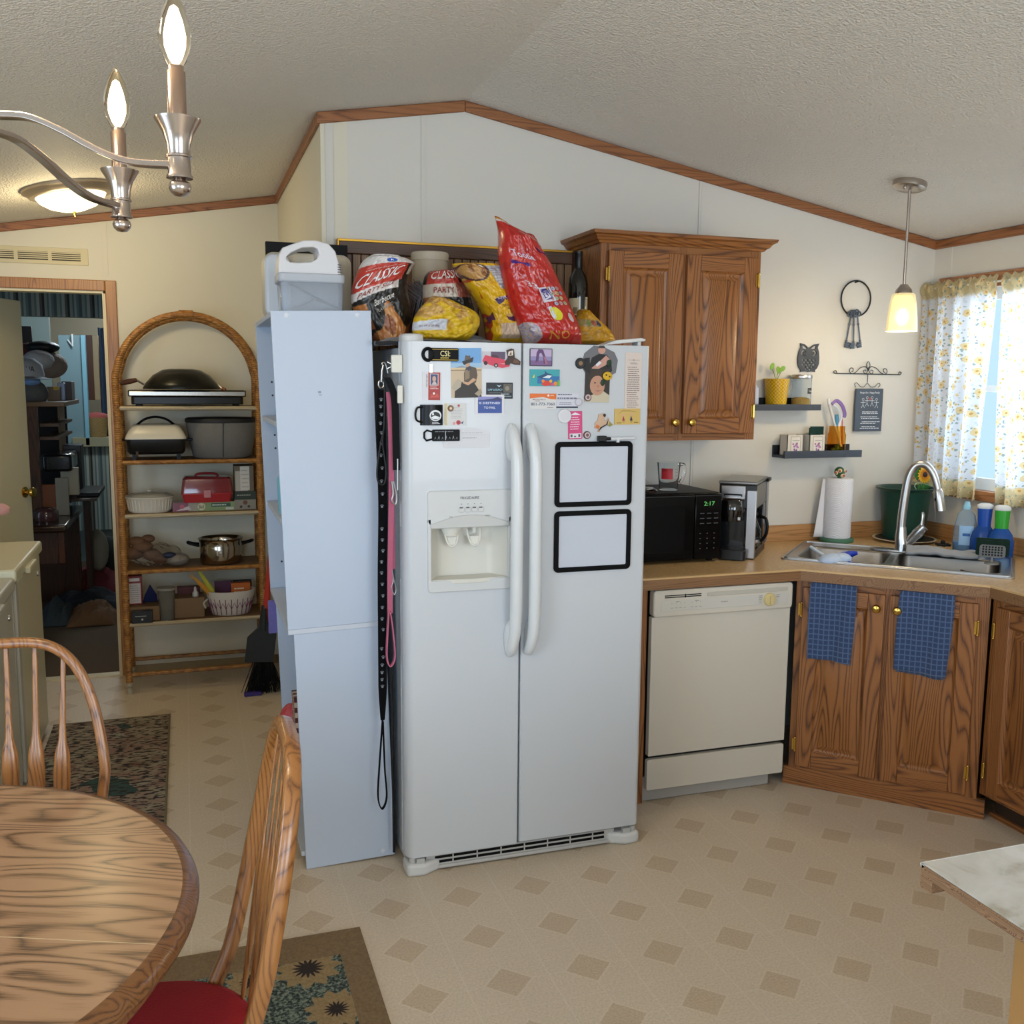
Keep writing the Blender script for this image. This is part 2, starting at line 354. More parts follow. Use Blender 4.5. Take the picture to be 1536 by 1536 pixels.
def floormat():
    m, N, L, b = newmat('vinyl_floor'); tc = N.new('ShaderNodeTexCoord'); sp = N.new('ShaderNodeSeparateXYZ'); L.new(tc.outputs['Object'], sp.inputs[0])
    P = 0.2350
    # object coordinates equal world coordinates here
    def cell(o, c0):
        t = mathn(N, L, 'DIVIDE', mathn(N, L, 'SUBTRACT', o, c0-P/2), P)
        return mathn(N, L, 'MULTIPLY', mathn(N, L, 'ABSOLUTE', mathn(N, L, 'SUBTRACT', mathn(N, L, 'FRACT', t), .5)), P)   # distance from the diamond's centre line
    ax = cell(sp.outputs[0], 1.258); ay = cell(sp.outputs[1], 2.1195)
    man = mathn(N, L, 'ADD', ax, ay)
    dia = mathn(N, L, 'LESS_THAN', man, .0655)
    edge = mathn(N, L, 'LESS_THAN', mathn(N, L, 'ABSOLUTE', mathn(N, L, 'SUBTRACT', man, .0715)), .0016)
    out = mathn(N, L, 'GREATER_THAN', man, .0715)
    def ln(a, c, t): return mathn(N, L, 'LESS_THAN', mathn(N, L, 'ABSOLUTE', mathn(N, L, 'SUBTRACT', a, c)), t)
    cx = mathn(N, L, 'MULTIPLY', ln(ax, 0, .0011), out); cy = mathn(N, L, 'MULTIPLY', ln(ay, 0, .0011), out)
    mx = ln(ax, P/2, .0016); my = ln(ay, P/2, .0008)
    lines = mathn(N, L, 'MAXIMUM', mathn(N, L, 'MAXIMUM', cx, cy), mathn(N, L, 'MAXIMUM', mathn(N, L, 'MAXIMUM', mx, my), edge))
    n = N.new('ShaderNodeTexNoise'); n.inputs['Scale'].default_value = 150; n.inputs['Detail'].default_value = 4; L.new(tc.outputs['Object'], n.inputs['Vector'])
    n2 = N.new('ShaderNodeTexNoise'); n2.inputs['Scale'].default_value = 1.6; n2.inputs['Detail'].default_value = 3; L.new(tc.outputs['Object'], n2.inputs['Vector'])
    base = ramp(N, L, n.outputs[0], [(.3, '#c4b39b'), (.62, '#d6c6af')])
    dark = ramp(N, L, n.outputs[0], [(.3, '#b39d82'), (.62, '#c6b196')])
    n4 = N.new('ShaderNodeTexNoise'); n4.inputs['Scale'].default_value = .9; L.new(tc.outputs['Object'], n4.inputs['Vector'])
    c = mixc(N, L, mathn(N, L, 'MULTIPLY', dia, .9), base, dark)
    c = mixc(N, L, mathn(N, L, 'MULTIPLY', lines, .42), c, '#e0d5c4')
    c = mixc(N, L, mathn(N, L, 'MULTIPLY', n2.outputs[0], .18), c, '#bba88f')
    L.new(c, b.inputs['Base Color']); b.inputs['Roughness'].default_value = .42
    b.inputs['Specular IOR Level'].default_value = .35
    h = mathn(N, L, 'SUBTRACT', mathn(N, L, 'MULTIPLY', n.outputs[0], .5), mathn(N, L, 'MULTIPLY', lines, .6))
    bp = N.new('ShaderNodeBump'); bp.inputs['Strength'].default_value = .25; bp.inputs['Distance'].default_value = .002; L.new(h, bp.inputs['Height']); L.new(bp.outputs[0], b.inputs['Normal'])
    return m
FLOOR = floormat()

# ---------------------------------------------------------------- room shell
XR, XL, YB, YF, YN, XS = 3.40, -2.20, 3.88, 5.66, -2.60, 0.52
RX, RZ = 1.085, 2.722
def cz(x): return RZ - (.180*(x-RX) if x > RX else .165*(RX-x))
struct('floor', MB().box(XL-.1, YN-.1, -.1, XR+.1, YF+.06, 0), FLOOR, local=True, smooth=0)
W = .1
mb = MB().prism([(XS+W, 0), (XR, 0), (XR, cz(XR)+.03), (RX, RZ+.03), (XS+W, cz(XS+W)+.03)], YB, YB+W, 'y'); struct('wall_back', mb, WALL, smooth=0)
wb = bpy.data.objects['wall_back']
def batten(px, py, y=YB, w_=.05, z0=0):
    x = AY(px, py, y).x; z1 = cz(x)-.04
    return MB().box(x-w_/2, y-.003, z0, x-w_/2+.006, y+.001, z1).box(x+w_/2-.006, y-.003, z0, x+w_/2, y+.001, z1).box(x-w_/2, y-.0015, z0, x+w_/2, y+.001, z1)
for i, (a, b_) in enumerate(((494, 250), (635, 250), (1051, 300))): struct('batten', batten(a, b_, w_=.018 if i else .03), WALL, wb, smooth=0)
mb = MB().box(XS, YB, 0, XS+W, YF, cz(XS)+.03); struct('wall_side', mb, WALLFAR, smooth=0)
DX0, DX1, DZ = -1.16, -.376, 2.083
mb = MB().prism([(DX1, 0), (XS, 0), (XS, cz(XS)+.03), (DX1, cz(DX1)+.03)], YF, YF+W, 'y')
mb.prism([(DX0, DZ), (DX1, DZ), (DX1, cz(DX1)+.03), (DX0, cz(DX0)+.03)], YF, YF+W, 'y').prism([(XL, 0), (DX0, 0), (DX0, cz(DX0)+.03), (XL, cz(XL)+.03)], YF, YF+W, 'y')
struct('wall_far', mb, WALLFAR, smooth=0); wf = bpy.data.objects['wall_far']
struct('batten', batten(156, 360, YF, .028, DZ+.08), WALLFAR, wf, smooth=0)
# right wall with the sink window
WY0, WY1, WZ0, WZ1 = 2.55, 3.76, 1.16, 2.06
mb = MB().box(XR, YN, 0, XR+W, WY0, cz(XR)+.03).box(XR, WY1, 0, XR+W, YB+W, cz(XR)+.03).box(XR, WY0, 0, XR+W, WY1, WZ0).box(XR, WY0, WZ1, XR+W, WY1, cz(XR)+.03)
struct('wall_right', mb, WALL, smooth=0); wr = bpy.data.objects['wall_right']
y0 = AX(1425, 400, XR).y; struct('batten', MB().box(XR-.003, y0-.012, 0, XR+.001, y0+.012, cz(XR)-.04), WALL, wr, smooth=0)
# left wall with a window, rear wall with two
LW = (-.05, 1.25, .85, 2.0)
mb = MB().box(XL-W, YN, 0, XL, LW[0], cz(XL)+.03).box(XL-W, LW[1], 0, XL, YF+W, cz(XL)+.03).box(XL-W, LW[0], 0, XL, LW[1], LW[2]).box(XL-W, LW[0], LW[3], XL, LW[1], cz(XL)+.03)
struct('wall_left', mb, WALLFAR, smooth=0)
RWs = [(-1.85, -.45, .8, 2.15), (.6, 2.6, .65, 2.2)]
mb = MB()
def wseg(x0, x1, z0=0, z1=None):
    if z1 is not None: mb.prism([(x0, z0), (x1, z0), (x1, z1), (x0, z1)], YN-W, YN, 'y')
    else:
        p = [(x0, z0), (x1, z0), (x1, cz(x1)+.03)] + ([(RX, RZ+.03)] if x0 < RX < x1 else []) + [(x0, cz(x0)+.03)]; mb.prism(p, YN-W, YN, 'y')
wseg(XL, -1.85); wseg(-1.85, -.45, 0, .8); wseg(-1.85, -.45, 2.15); wseg(-.45, .6); wseg(.6, 2.6, 0, .65); wseg(.6, 2.6, 2.2); wseg(2.6, XR)
struct('wall_rear', mb, WALL, smooth=0)
# ceiling: two slopes meeting at the ridge
def slope(x0, x1):
    return MB().prism([(x0, cz(x0)), (x1, cz(x1)), (x1, cz(x1)+.06), (x0, cz(x0)+.06)], YN-.1, YF+.1, 'y')
struct('ceiling', slope(RX, XR+.1), CEIL, smooth=0); struct('ceiling', slope(XL-.1, RX), CEIL, smooth=0)
# oak trim under the ceiling
def trim_run(name, x0, x1, y, h=.042, t=.014):
    z = lambda x: cz(x)-.001
    mb = MB().prism([(x0, z(x0)-h), (x1, z(x1)-h), (x1, z(x1)), (x0, z(x0))], y-t, y, 'y'); struct(name, mb, oak_trim, bevel=.004)
trim_run('trim_1', XS-.014, RX, YB); trim_run('trim_2', RX, XR, YB); trim_run('trim_3', XL, XS, YF)
struct('trim_4', MB().box(XS-.014, YB, cz(XS)-.046, XS, YF, cz(XS)-.002), oak_trim_y, bevel=.004)
struct('trim_5', MB().box(XR-.014, YN, cz(XR)-.042, XR, YB, cz(XR)-.001), oak_trim_y, bevel=.004)
struct('baseboard_far', MB().box(DX1+.06, YF-.01, 0, XS, YF, .05), M('#8f7a58', .6))
# sink window: oak casing, white sash, glass
f = struct('window_1', MB().box(XR-.018, WY0-.05, WZ1, XR, WY1+.065, WZ1+.065).box(XR-.018, WY1, WZ0, XR, WY1+.055, WZ1).box(XR-.018, WY0-.055, WZ0, XR, WY0, WZ1)
    .box(XR-.03, WY0-.07, WZ0-.045, XR+.02, WY1+.07, WZ0), wood('#b57d52', '#a06a42', '#7d4f30', 'y', rings=5, across=12), bevel=.003)
struct('window_frame', MB().box(XR+.04, WY0, WZ0, XR+.07, WY1, WZ0+.05).box(XR+.04, WY0, WZ1-.05, XR+.07, WY1, WZ1).box(XR+.04, WY0, WZ0, XR+.07, WY0+.05, WZ1).box(XR+.04, WY1-.05, WZ0, XR+.07, WY1, WZ1)
    .box(XR+.04, WY0, 1.60, XR+.07, WY1, 1.63), M('#e9eef2', .4), f)
struct('window_pane', MB().box(XR+.052, WY0+.05, WZ0+.05, XR+.056, WY1-.05, WZ1-.05), M('#ffffff', .0, 0, 1.0, ior=1.01), f)
# far doorway: oak casing and the cream door swung inward
t = .055
f = struct('trim_6', MB().box(DX1, YF-.015, 0, DX1+t, YF, DZ+t).box(DX0-t, YF-.015, 0, DX0, YF, DZ+t).box(DX0, YF-.015, DZ, DX1, YF, DZ+t), wood('#b07a44', '#9c6a3a', '#7a4f2a', 'z', rings=4, across=14), bevel=.004)
struct('door_jamb', MB().box(DX1-.012, YF, 0, DX1, YF+W, DZ).box(DX0, YF, 0, DX0+.012, YF+W, DZ).box(DX0, YF, DZ-.012, DX1, YF+W, DZ).box(DX1-.016, YF-.004, 0, DX1-.011, YF+.01, DZ), M('#e2d6b4', .5), f)
struct('threshold', MB().box(DX0, YF-.01, -.002, DX1, YF+.05, .008), M('#d9cfae', .35), f)
hx, hy = DX0+.015, YF+W; e0 = AY(33, 620, 6.29); ang = math.atan2(6.36-hy, e0.x-hx)
R_ = Matrix.Translation((hx, hy, 0)) @ Matrix.Rotation(ang, 4, 'Z'); dl = math.hypot(6.36-hy, e0.x-hx)
d = struct('door_1', MB().box(0, -.018, .01, dl, .018, DZ-.015, mat=R_), M('#dccda6', .5), bevel=.003)
kn = MB()
for sgn in (-1, 1):
    kn.lathe([(.032, 0), (.032, .006), (.012, .01), (.012, .03), (.024, .036), (.03, .048), (.026, .06), (.004, .064)], mat=R_ @ Matrix.Translation((dl-.07, sgn*.018, .965)) @ Matrix.Rotation(-sgn*PI/2, 4, 'X'))
struct('door_handle', kn, BRASS, d, label='brass door knob')
# return-air grille above the doorway
v0 = AY(-30, 371, YF); v1 = AY(133, 400, YF)
g = root('air_vent', 'cream wall air grille above the far doorway', 'vent', (v0.x, YF, v1.z))
VM = M('#cfc29c', .5); mb = MB(); xa, xb, za, zb = v0.x-.1, v1.x, v1.z+.004, AY(133, 374, YF).z
mb.box(xa, YF-.006, za, xb, YF, zb)
obj('vent_frame', mb, VM, g, bevel=.002)
lx = [xa+.02]+[AY(px, 385, YF).x for px in (23, 74)]+[xb-.03]
mo = MB(); mb = MB()
for i in range(3):
    mo.box(lx[i]+.012, YF-.0068, za+.020, lx[i+1]-.006, YF-.0055, zb-.022)
    for k in range(4): z = za+.026+k*(zb-za-.045)/4; mb.box(lx[i]+.012, YF-.0085, z, lx[i+1]-.006, YF-.0065, z+.0055)
obj('vent_opening', mo, M('#3a3428', .8), g); obj('vent_slats', mb, VM, g)
def APL(px, py, p0, n):
    d = ray(px, py); n = Vector(n); return EYE + d*((Vector(p0)-EYE).dot(n)/d.dot(n))
def holed(outer, holes, z0, z1, mi=0, mat=None):
    bm = bmesh.new(); loops = []
    for L_ in [outer]+holes:
        vs = [bm.verts.new((x, y, 0)) for x, y in L_]; loops.append(vs)
        for i in range(len(vs)): bm.edges.new((vs[i], vs[(i+1) % len(vs)]))
    bmesh.ops.triangle_fill(bm, use_beauty=True, use_dissolve=False, edges=bm.edges[:])
    bm.verts.index_update(); V = [(v.co.x, v.co.y) for v in bm.verts]; F = [tuple(v.index for v in f.verts) for f in bm.faces]
    idx = []; k = 0
    for L_ in [outer]+holes: idx.append(list(range(k, k+len(L_)))); k += len(L_)
    n = len(V); vs = [(x, y, z0) for x, y in V]+[(x, y, z1) for x, y in V]
    fs = [f[::-1] for f in F]+[tuple(i+n for i in f) for f in F]
    for I in idx:
        for i in range(len(I)): a, b_ = I[i], I[(i+1) % len(I)]; fs.append((a, b_, b_+n, a+n))
    bm.free(); return MB().add(vs, fs, mi, mat)
CT = .903
FA, FB = (2.297, 3.262), (2.790, 2.783)
# ---------------------------------------------------------------- cabinets
def hinge(parent, x, z, y, h=.048):
    mb = MB().tube([(x, y-.006, z-h/2), (x, y-.006, z+h/2)], .0045, 8).ball((x, y-.006, z+h/2+.003), .005, 8, 6).ball((x, y-.006, z-h/2-.003), .005, 8, 6)
    mb.box(x-.012, y-.004, z-h/2, x+.001, y, z+h/2)
    obj('hinge', mb, BRASS, parent, local=True)
def knob(parent, x, z, y):
    obj('knob', MB().lathe([(.009, 0), (.007, .004), (.006, .012), (.014, .017), (.0165, .023), (.013, .029), (.003, .032)], n=20, mat=Matrix.Translation((x, y, z)) @ Matrix.Rotation(PI/2, 4, 'X')), BRASS, parent, local=True)
def cab_door(parent, x0, x1, z0, z1, y, knobx=None, knobz=None, hingex=None, fw=.062, t=.019):
    """raised-panel oak door in the cabinet's own frame, face towards -y"""
    mb = MB(); yb = y+t
    mb.box(x0, y, z0, x0+fw, yb, z1).box(x1-fw, y, z0, x1, yb, z1)
    mb.box(x0+fw, y+.0005, z1-fw, x1-fw, yb, z1, 1).box(x0+fw, y+.0005, z0, x1-fw, yb, z0+fw, 1)
    a, b_, c, d_ = x0+fw, x1-fw, z0+fw, z1-fw; q = .012; s = .034
    def ring(i, yy): return [(a+i, yy, c+i), (b_-i, yy, c+i), (b_-i, yy, d_-i), (a+i, yy, d_-i)]
    rs = [ring(0, y+.002), ring(q*.6, y+.011), ring(q, y+.013), ring(q+.004, y+.013), ring(s, y+.004), ring(s+.002, y+.003)]
    v = [p for r in rs for p in r]; fs = [(k*4+i, k*4+(i+1) % 4, k*4+4+(i+1) % 4, k*4+4+i) for k in range(len(rs)-1) for i in range(4)]+[(20, 21, 22, 23)]
    mb.add(v, fs, 0)
    d = obj('door', mb, [oak_z, oak_x], parent, local=True, bevel=.0025, smooth=30)
    if knobx is not None: knob(d, knobx, knobz, y)
    if hingex is not None:
        for z in (z0+.09, z1-.09): hinge(d, hingex, z, y+.002)
    return d
# upper cabinet over the microwave
ux0, ux1, uz0, uz1, uy = 1.545, 2.256, 1.397, 2.175, 3.57
u = root('wall_cabinet', 'oak wall cabinet with two raised-panel doors and a crown, right of the refrigerator', 'cabinet', (ux0, uy, uz0))
LW_, LH, LD = ux1-ux0, uz1-uz0, YB-uy
mb = MB().box(0, .02, 0, LW_, LD, LH).box(0, 0, 0, .045, .02, LH).box(LW_-.045, 0, 0, LW_, .02, LH).box(LW_/2-.02, 0, 0, LW_/2+.02, .02, LH)
obj('cabinet_body', mb, oak_z, u, local=True, bevel=.001)
for a_, b_ in ((0, .035), (LH-.045, LH)): obj('face_rail', MB().box(.045, .0005, a_, LW_-.045, .0195, b_), oak_x, u, local=True)
zc = LH-.012; prof = [(0, 0), (.010, 0), (.016, .008), (.024, .012), (.034, .026), (.046, .032), (.05, .044), (0, .044)]
mb = MB()
vs = []
for o_, z in prof: vs += [(-o_, LD, zc+z), (-o_, -o_, zc+z), (LW_+o_, -o_, zc+z), (LW_+o_, LD, zc+z)]
n = len(prof); fs = [(i*4+j, i*4+j+1, ((i+1) % n)*4+j+1, ((i+1) % n)*4+j) for i in range(n) for j in range(3)]
mb.add(vs, fs); mb.box(0, .0, zc+.036, LW_, LD, zc+.044)
obj('crown', mb, oak_x, u, local=True, smooth=20)
m_ = LW_/2
cab_door(u, .028, m_-.008, .028, LH-.04, -.019, m_-.032, .075, .026)
cab_door(u, m_+.012, LW_-.022, .028, LH-.04, -.019, m_+.042, .075, LW_-.02)
# dishwasher run: oak end stile
thing('end_panel', 'narrow oak end panel between the refrigerator and the dishwasher', 'panel', MB().box(1.60, 3.285, 0, 1.642, 3.84, CT-.043), oak_z, bevel=.001)
# diagonal sink base
dx, dy = .70711, -.70711
o_ = Vector((2.303, 3.287, 0))
sb = root('corner_cabinet', 'oak diagonal corner base cabinet with two doors beneath the sink', 'cabinet', (o_.x, o_.y, 0), -PI/4)
SW = .70; H_ = CT-.043
for a_, b_ in ((0, .045), (SW-.052, SW), (SW/2-.02, SW/2+.02)): obj('face_stile', MB().box(a_, 0, .07, b_, .02, H_), oak_z, sb, local=True, bevel=.001)

for a_, b_ in ((.07, .10), (H_-.045, H_)): obj('face_rail', MB().box(.045, .0005, a_, SW-.052, .0195, b_), oak_x, sb, local=True)
obj('base_board', MB().box(-.02, -.002, 0, SW+.03, .018, .075).box(-.02, -.008, 0, SW+.03, -.002, .018), oak_x, sb, local=True, bevel=.002)
obj('cabinet_body', MB().add([(0.0, .02, .0), (SW, .02, .0), (SW+.05, .35, 0), (SW/2, .75, 0), (-.05, .35, 0), (0, .02, H_), (SW, .02, H_), (SW+.05, .35, H_), (SW/2, .75, H_), (-.05, .35, H_)],
    [(0, 1, 2, 3, 4), (0, 1, 6, 5), (1, 2, 7, 6), (2, 3, 8, 7), (3, 4, 9, 8), (4, 0, 5, 9)]), M('#6d4526', .7), sb, local=True)
m_ = SW/2-.008
cab_door(sb, .028, m_-.006, .088, H_-.032, -.019, m_-.034, H_-.085, .026)
cab_door(sb, m_+.012, SW-.04, .088, H_-.032, -.019, m_+.042, H_-.085, SW-.037)
# right-hand base cabinet
rb = root('base_cabinet', 'oak base cabinet at the right edge, beyond the diagonal sink cabinet', 'cabinet', (2.803, 2.785, 0), -PI/2)
RW = 1.0
for a_, b_ in ((0, .05), (RW-.05, RW), (.5, .54)): obj('face_stile', MB().box(a_, 0, .10, b_, .02, H_), oak_z, rb, local=True, bevel=.001)
for a_, b_ in ((.10, .14), (H_-.045, H_)): obj('face_rail', MB().box(.05, .0005, a_, RW-.05, .0195, b_), oak_x, rb, local=True)
obj('cabinet_body', MB().box(0.01, .02, .10, RW, .58, H_), M('#6d4526', .7), rb, local=True)
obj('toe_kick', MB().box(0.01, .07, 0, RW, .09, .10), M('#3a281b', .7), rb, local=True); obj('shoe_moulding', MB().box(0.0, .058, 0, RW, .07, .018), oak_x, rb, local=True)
cab_door(rb, .035, .51, .115, H_-.032, -.019, .47, H_-.085, .033); cab_door(rb, .53, RW-.03, .115, H_-.032, -.019, .56, H_-.085, RW-.028)
# ---------------------------------------------------------------- worktop and splashback
SO = Vector((2.338, 3.462, 0)); SA = Matrix.Translation(SO) @ Matrix.Rotation(math.atan2(-.7105, .7037), 4, 'Z')
SWd, SDp = .875, .50
def S2(x, y): p = SA @ Vector((x, y, 0)); return (p.x, p.y)
hole = [S2(.02, .02), S2(SWd-.02, .02), S2(SWd-.02, SDp-.02), S2(.02, SDp-.02)]
outer = [(1.50, FA[1]), FA, FB, (FB[0], 1.75), (XR-.002, 1.75), (XR-.002, YB-.002), (1.50, YB-.002)]
def lam():
    m, N, L, b = newmat('worktop_laminate'); tc = N.new('ShaderNodeTexCoord'); n = N.new('ShaderNodeTexNoise'); n.inputs['Scale'].default_value = 90; n.inputs['Detail'].default_value = 5
    L.new(tc.outputs['Object'], n.inputs['Vector']); L.new(ramp(N, L, n.outputs[0], [(.35, '#b08c5c'), (.65, '#c8a674')]), b.inputs['Base Color']); b.inputs['Roughness'].default_value = .33; return m
LAM = lam()
wt = thing('worktop', 'tan laminate worktop running round the corner beneath the microwave and sink', 'countertop', holed(outer, [hole], CT-.036, CT), LAM, smooth=20)
e = .016
inn = [(1.50, FA[1]), (FA[0], FA[1]), FB, (FB[0], 1.75)]; otr = [(1.50, FA[1]-e), (FA[0]-.0066, FA[1]-e), (FB[0]-e, FB[1]-.0066), (FB[0]-e, 1.75)]
EDG = wood('#8f6843', '#815b39', '#6b4a2d', 'x', rings=3, across=20, rough=.45)
for i in range(3):
    p = [inn[i], inn[i+1], otr[i+1], otr[i]]
    obj('edge_band', MB().prism(p, CT-.046, CT-.007, 'z', 0).prism(p, CT-.007, CT-.0005, 'z', 1), [EDG, M('#d0ac78', .35)], wt, smooth=0)
bs = thing('splashback', 'low oak-coloured splashback strip along the wall behind the worktop', 'splashback', MB().box(1.50, YB-.016, CT, XR, YB-.001, CT+.075), wood('#b98a58', '#a87a4b', '#8d6238', 'x', rings=3, across=14, rough=.5), bevel=.002)
thing('splashback', 'low oak-coloured splashback strip beneath the sink window', 'splashback', MB().box(XR-.016, 1.75, CT, XR-.001, YB-.018, CT+.075), wood('#b98a58', '#a87a4b', '#8d6238', 'y', rings=3, across=14, rough=.5), bevel=.002)
# ---------------------------------------------------------------- sink and faucet
sk = root('kitchen_sink', 'stainless double-basin sink set diagonally into the corner worktop', 'sink', (SO.x, SO.y, CT), math.atan2(-.7105, .7037))
def brushed():
    m, N, L, b = newmat('brushed_steel'); tc = N.new('ShaderNodeTexCoord'); mp = N.new('ShaderNodeMapping'); mp.inputs['Scale'].default_value = (30, 30, 30)
    n = N.new('ShaderNodeTexNoise'); n.inputs['Scale'].default_value = 1; L.new(tc.outputs['Object'], mp.inputs[0]); L.new(mp.outputs[0], n.inputs[0])
    b.inputs['Base Color'].default_value = (*lin('#8a8681'), 1); b.inputs['Metallic'].default_value = 1; L.new(ramp(N, L, n.outputs[0], [(.3, (.60, .60, .60)), (.7, (.64, .64, .64))]), b.inputs['Roughness']); return m
BST = brushed()
bas = [(.055, .05, .40, .385), (.43, .05, .825, .385)]
obj('rim', holed(rrect(0, 0, SWd, SDp, .02, 4), [rrect(*b_, .05, 6) for b_ in bas], 0.0, .006), STEEL, sk, local=True, bevel=.002, smooth=30)
obj('rim_bead', MB().tube([(x, y, .007) for x, y in rrect(.012, .012, SWd-.012, SDp-.012, .02, 4)], .003, 6, closed=True), STEEL, sk, local=True)
for x0, y0, x1, y1 in bas:
    lv = [(0, .006, .05), (.004, -.004, .05), (.010, -.13, .045), (.02, -.155, .04), (.05, -.17, .03)]; vs = []; k = 28
    for i, z, r in lv: vs += [(a, b_, z) for a, b_ in rrect(x0+i, y0+i, x1-i, y1-i, r, 6)]
    fs = [(a*k+j, a*k+(j+1) % k, (a+1)*k+(j+1) % k, (a+1)*k+j) for a in range(len(lv)-1) for j in range(k)]+[tuple(range((len(lv)-1)*k, len(lv)*k))]
    b1 = obj('basin', MB().add(vs, fs), BST, sk, local=True, smooth=50, recalc=False, solid=.001)
    obj('drain', MB().lathe([(.04, 0), (.04, .003), (.03, .004), (.025, .001)], (x0+x1)/2, (y0+y1)/2, -.169, n=24), CHROME, b1, local=True)
fb = AZ(1352, 827, CT+.008)
fa = root('faucet', 'tall arched steel kitchen faucet with side lever, between the basins', 'faucet', tuple(fb))
pn = (.7, .71, 0)
def FP(px, py): return APL(px, py, fb, pn)
obj('deck_plate', MB().rbox(-.13, -.028, 0, .13, .028, .007, .028, 8, ax='z', mat=Matrix.Rotation(-PI/4, 4, 'Z')), STEEL, fa, local=True, bevel=.002)
pts = crv([FP(1351, 800), FP(1353, 775), FP(1358, 740), FP(1363, 716), FP(1371, 701), FP(1381, 696), FP(1391, 699), FP(1400, 712), FP(1405, 728), FP(1406.5, 736)], 6)
obj('spout', MB().tube([fb+Vector((0, 0, .004)), fb+Vector((0, 0, .03)), FP(1351.5, 806), FP(1352, 790)], [.030, .028, .026, .0195], 24).tube(pts, [.0190-.0045*i/len(pts) for i in range(len(pts))], 20), STEEL, fa, smooth=60)
obj('spray_head', MB().tube([FP(1406, 734), FP(1407, 738), FP(1409, 752), FP(1410.5, 766)], [.0165, .020, .0215, .0225], 20), STEEL, fa, smooth=60)
obj('spray_button', MB().ball(FP(1403.5, 748)-Vector((.008, .010, 0)), (.006, .006, .011), 10, 8), BLACK, fa)
a, b_ = FP(1358, 818), FP(1386, 790)
hb = obj('lever_body', MB().tube([a, a.lerp(b_, .55), a.lerp(b_, .6), b_], [.017, .021, .023, .020], 20), STEEL, fa, smooth=50)
lp = [FP(1383, 788), FP(1384, 780), FP(1385, 772), FP(1384, 768)]
obj('lever', MB().tube(lp, [.010, .008, .009, .005], 12, flat=.6), STEEL, hb, smooth=60)
# ---------------------------------------------------------------- dishwasher
dwx0, dwx1, dy0 = 1.652, 2.262, 3.262
DWC = M('#d3cbbb', .33)
dw = root('dishwasher', 'cream built-in dishwasher with a round dial, left of the sink cabinet', 'dishwasher', (dwx0, dy0, 0))
obj('tub_body', MB().box(0.012, .03, .10, .60, .56, .85), M('#2a2826', .6), dw, local=True)
zt, zcn, zd, zl = .852, .748, .197, .182
Wd = dwx1-dwx0
obj('door_panel', MB().rbox(0, .002, zd, Wd, .028, zcn-.001, .004), DWC, dw, local=True, bevel=.002)
cp = obj('control_panel', MB().prism(rrect(0, zcn, Wd, zt, .014, 5), -.012, .028, 'y'), DWC, dw, local=True, bevel=.006, seg=3)
mb = MB().box(.03, -.0135, .770, Wd-.02, -.0115, .812)
obj('control_strip', mb, M('#cfcabf', .4), cp, local=True, bevel=.001)
mb = MB()
for i in range(2): mb.box(.045+i*0, -.0132, .822+i*.007, .20, -.0118, .8255+i*.007)
mb.box(.13, -.0134, .820, .134, -.012, .834)
obj('vent_slots', mb, BLACK, cp, local=True)
obj('handle_recess', MB().rbox(.225, -.0145, .819, .585, -.0118, .835, .006, 3).box(.31, -.0148, .820, .315, -.012, .834), M('#bfb8aa', .45), cp, local=True, bevel=.002)
dlb = obj('dial', MB().lathe([(.026, 0), (.025, .010), (.022, .014), (.0, .014)], n=32, mat=Matrix.Translation((.50, -.0135, .790)) @ Matrix.Rotation(PI/2, 4, 'X')).rbox(.494, -.036, .772, .506, -.026, .808, .005, 3), M('#d8c48c', .35), cp, local=True, smooth=50)
A_ = Art((dwx0, dy0-.0136, .77), Wd, .05, base=None, th=0)
A_.text('#6a665f', 'whirlpool', .315-.03, .020, .315, .027)
for i in range(4): A_.rect('#8c877d', .07+i*.018, .012, .08+i*.018, .0135); A_.rect('#4e4b46', .073+i*.018, .030, .076+i*.018, .0315)
for i in range(3): A_.rect('#8c877d', .155+i*.018, .012, .165+i*.018, .0135); A_.rect('#4e4b46', .158+i*.018, .030, .161+i*.018, .0315)
A_.rect('#6a665f', .09, .0355, .105, .037).rect('#6a665f', .17, .0355, .188, .037)
for i in range(5):
    A_.rect('#6a665f', .452, .008+i*.007, .468, .0095+i*.007)
    if i > 2: A_.rect('#6a665f', .53, .008+i*.007, .546, .0095+i*.007)
A_.done('panel_print', None, None, cp)
obj('kick_panel', MB().rbox(-.002, .004, .058, Wd-.0, .026, zl, .008), DWC, dw, local=True, bevel=.002)
obj('toe_kick', MB().box(-.008, .038, .003, Wd-.045, .044, .10), M('#aaa59d', .5), dw, local=True)
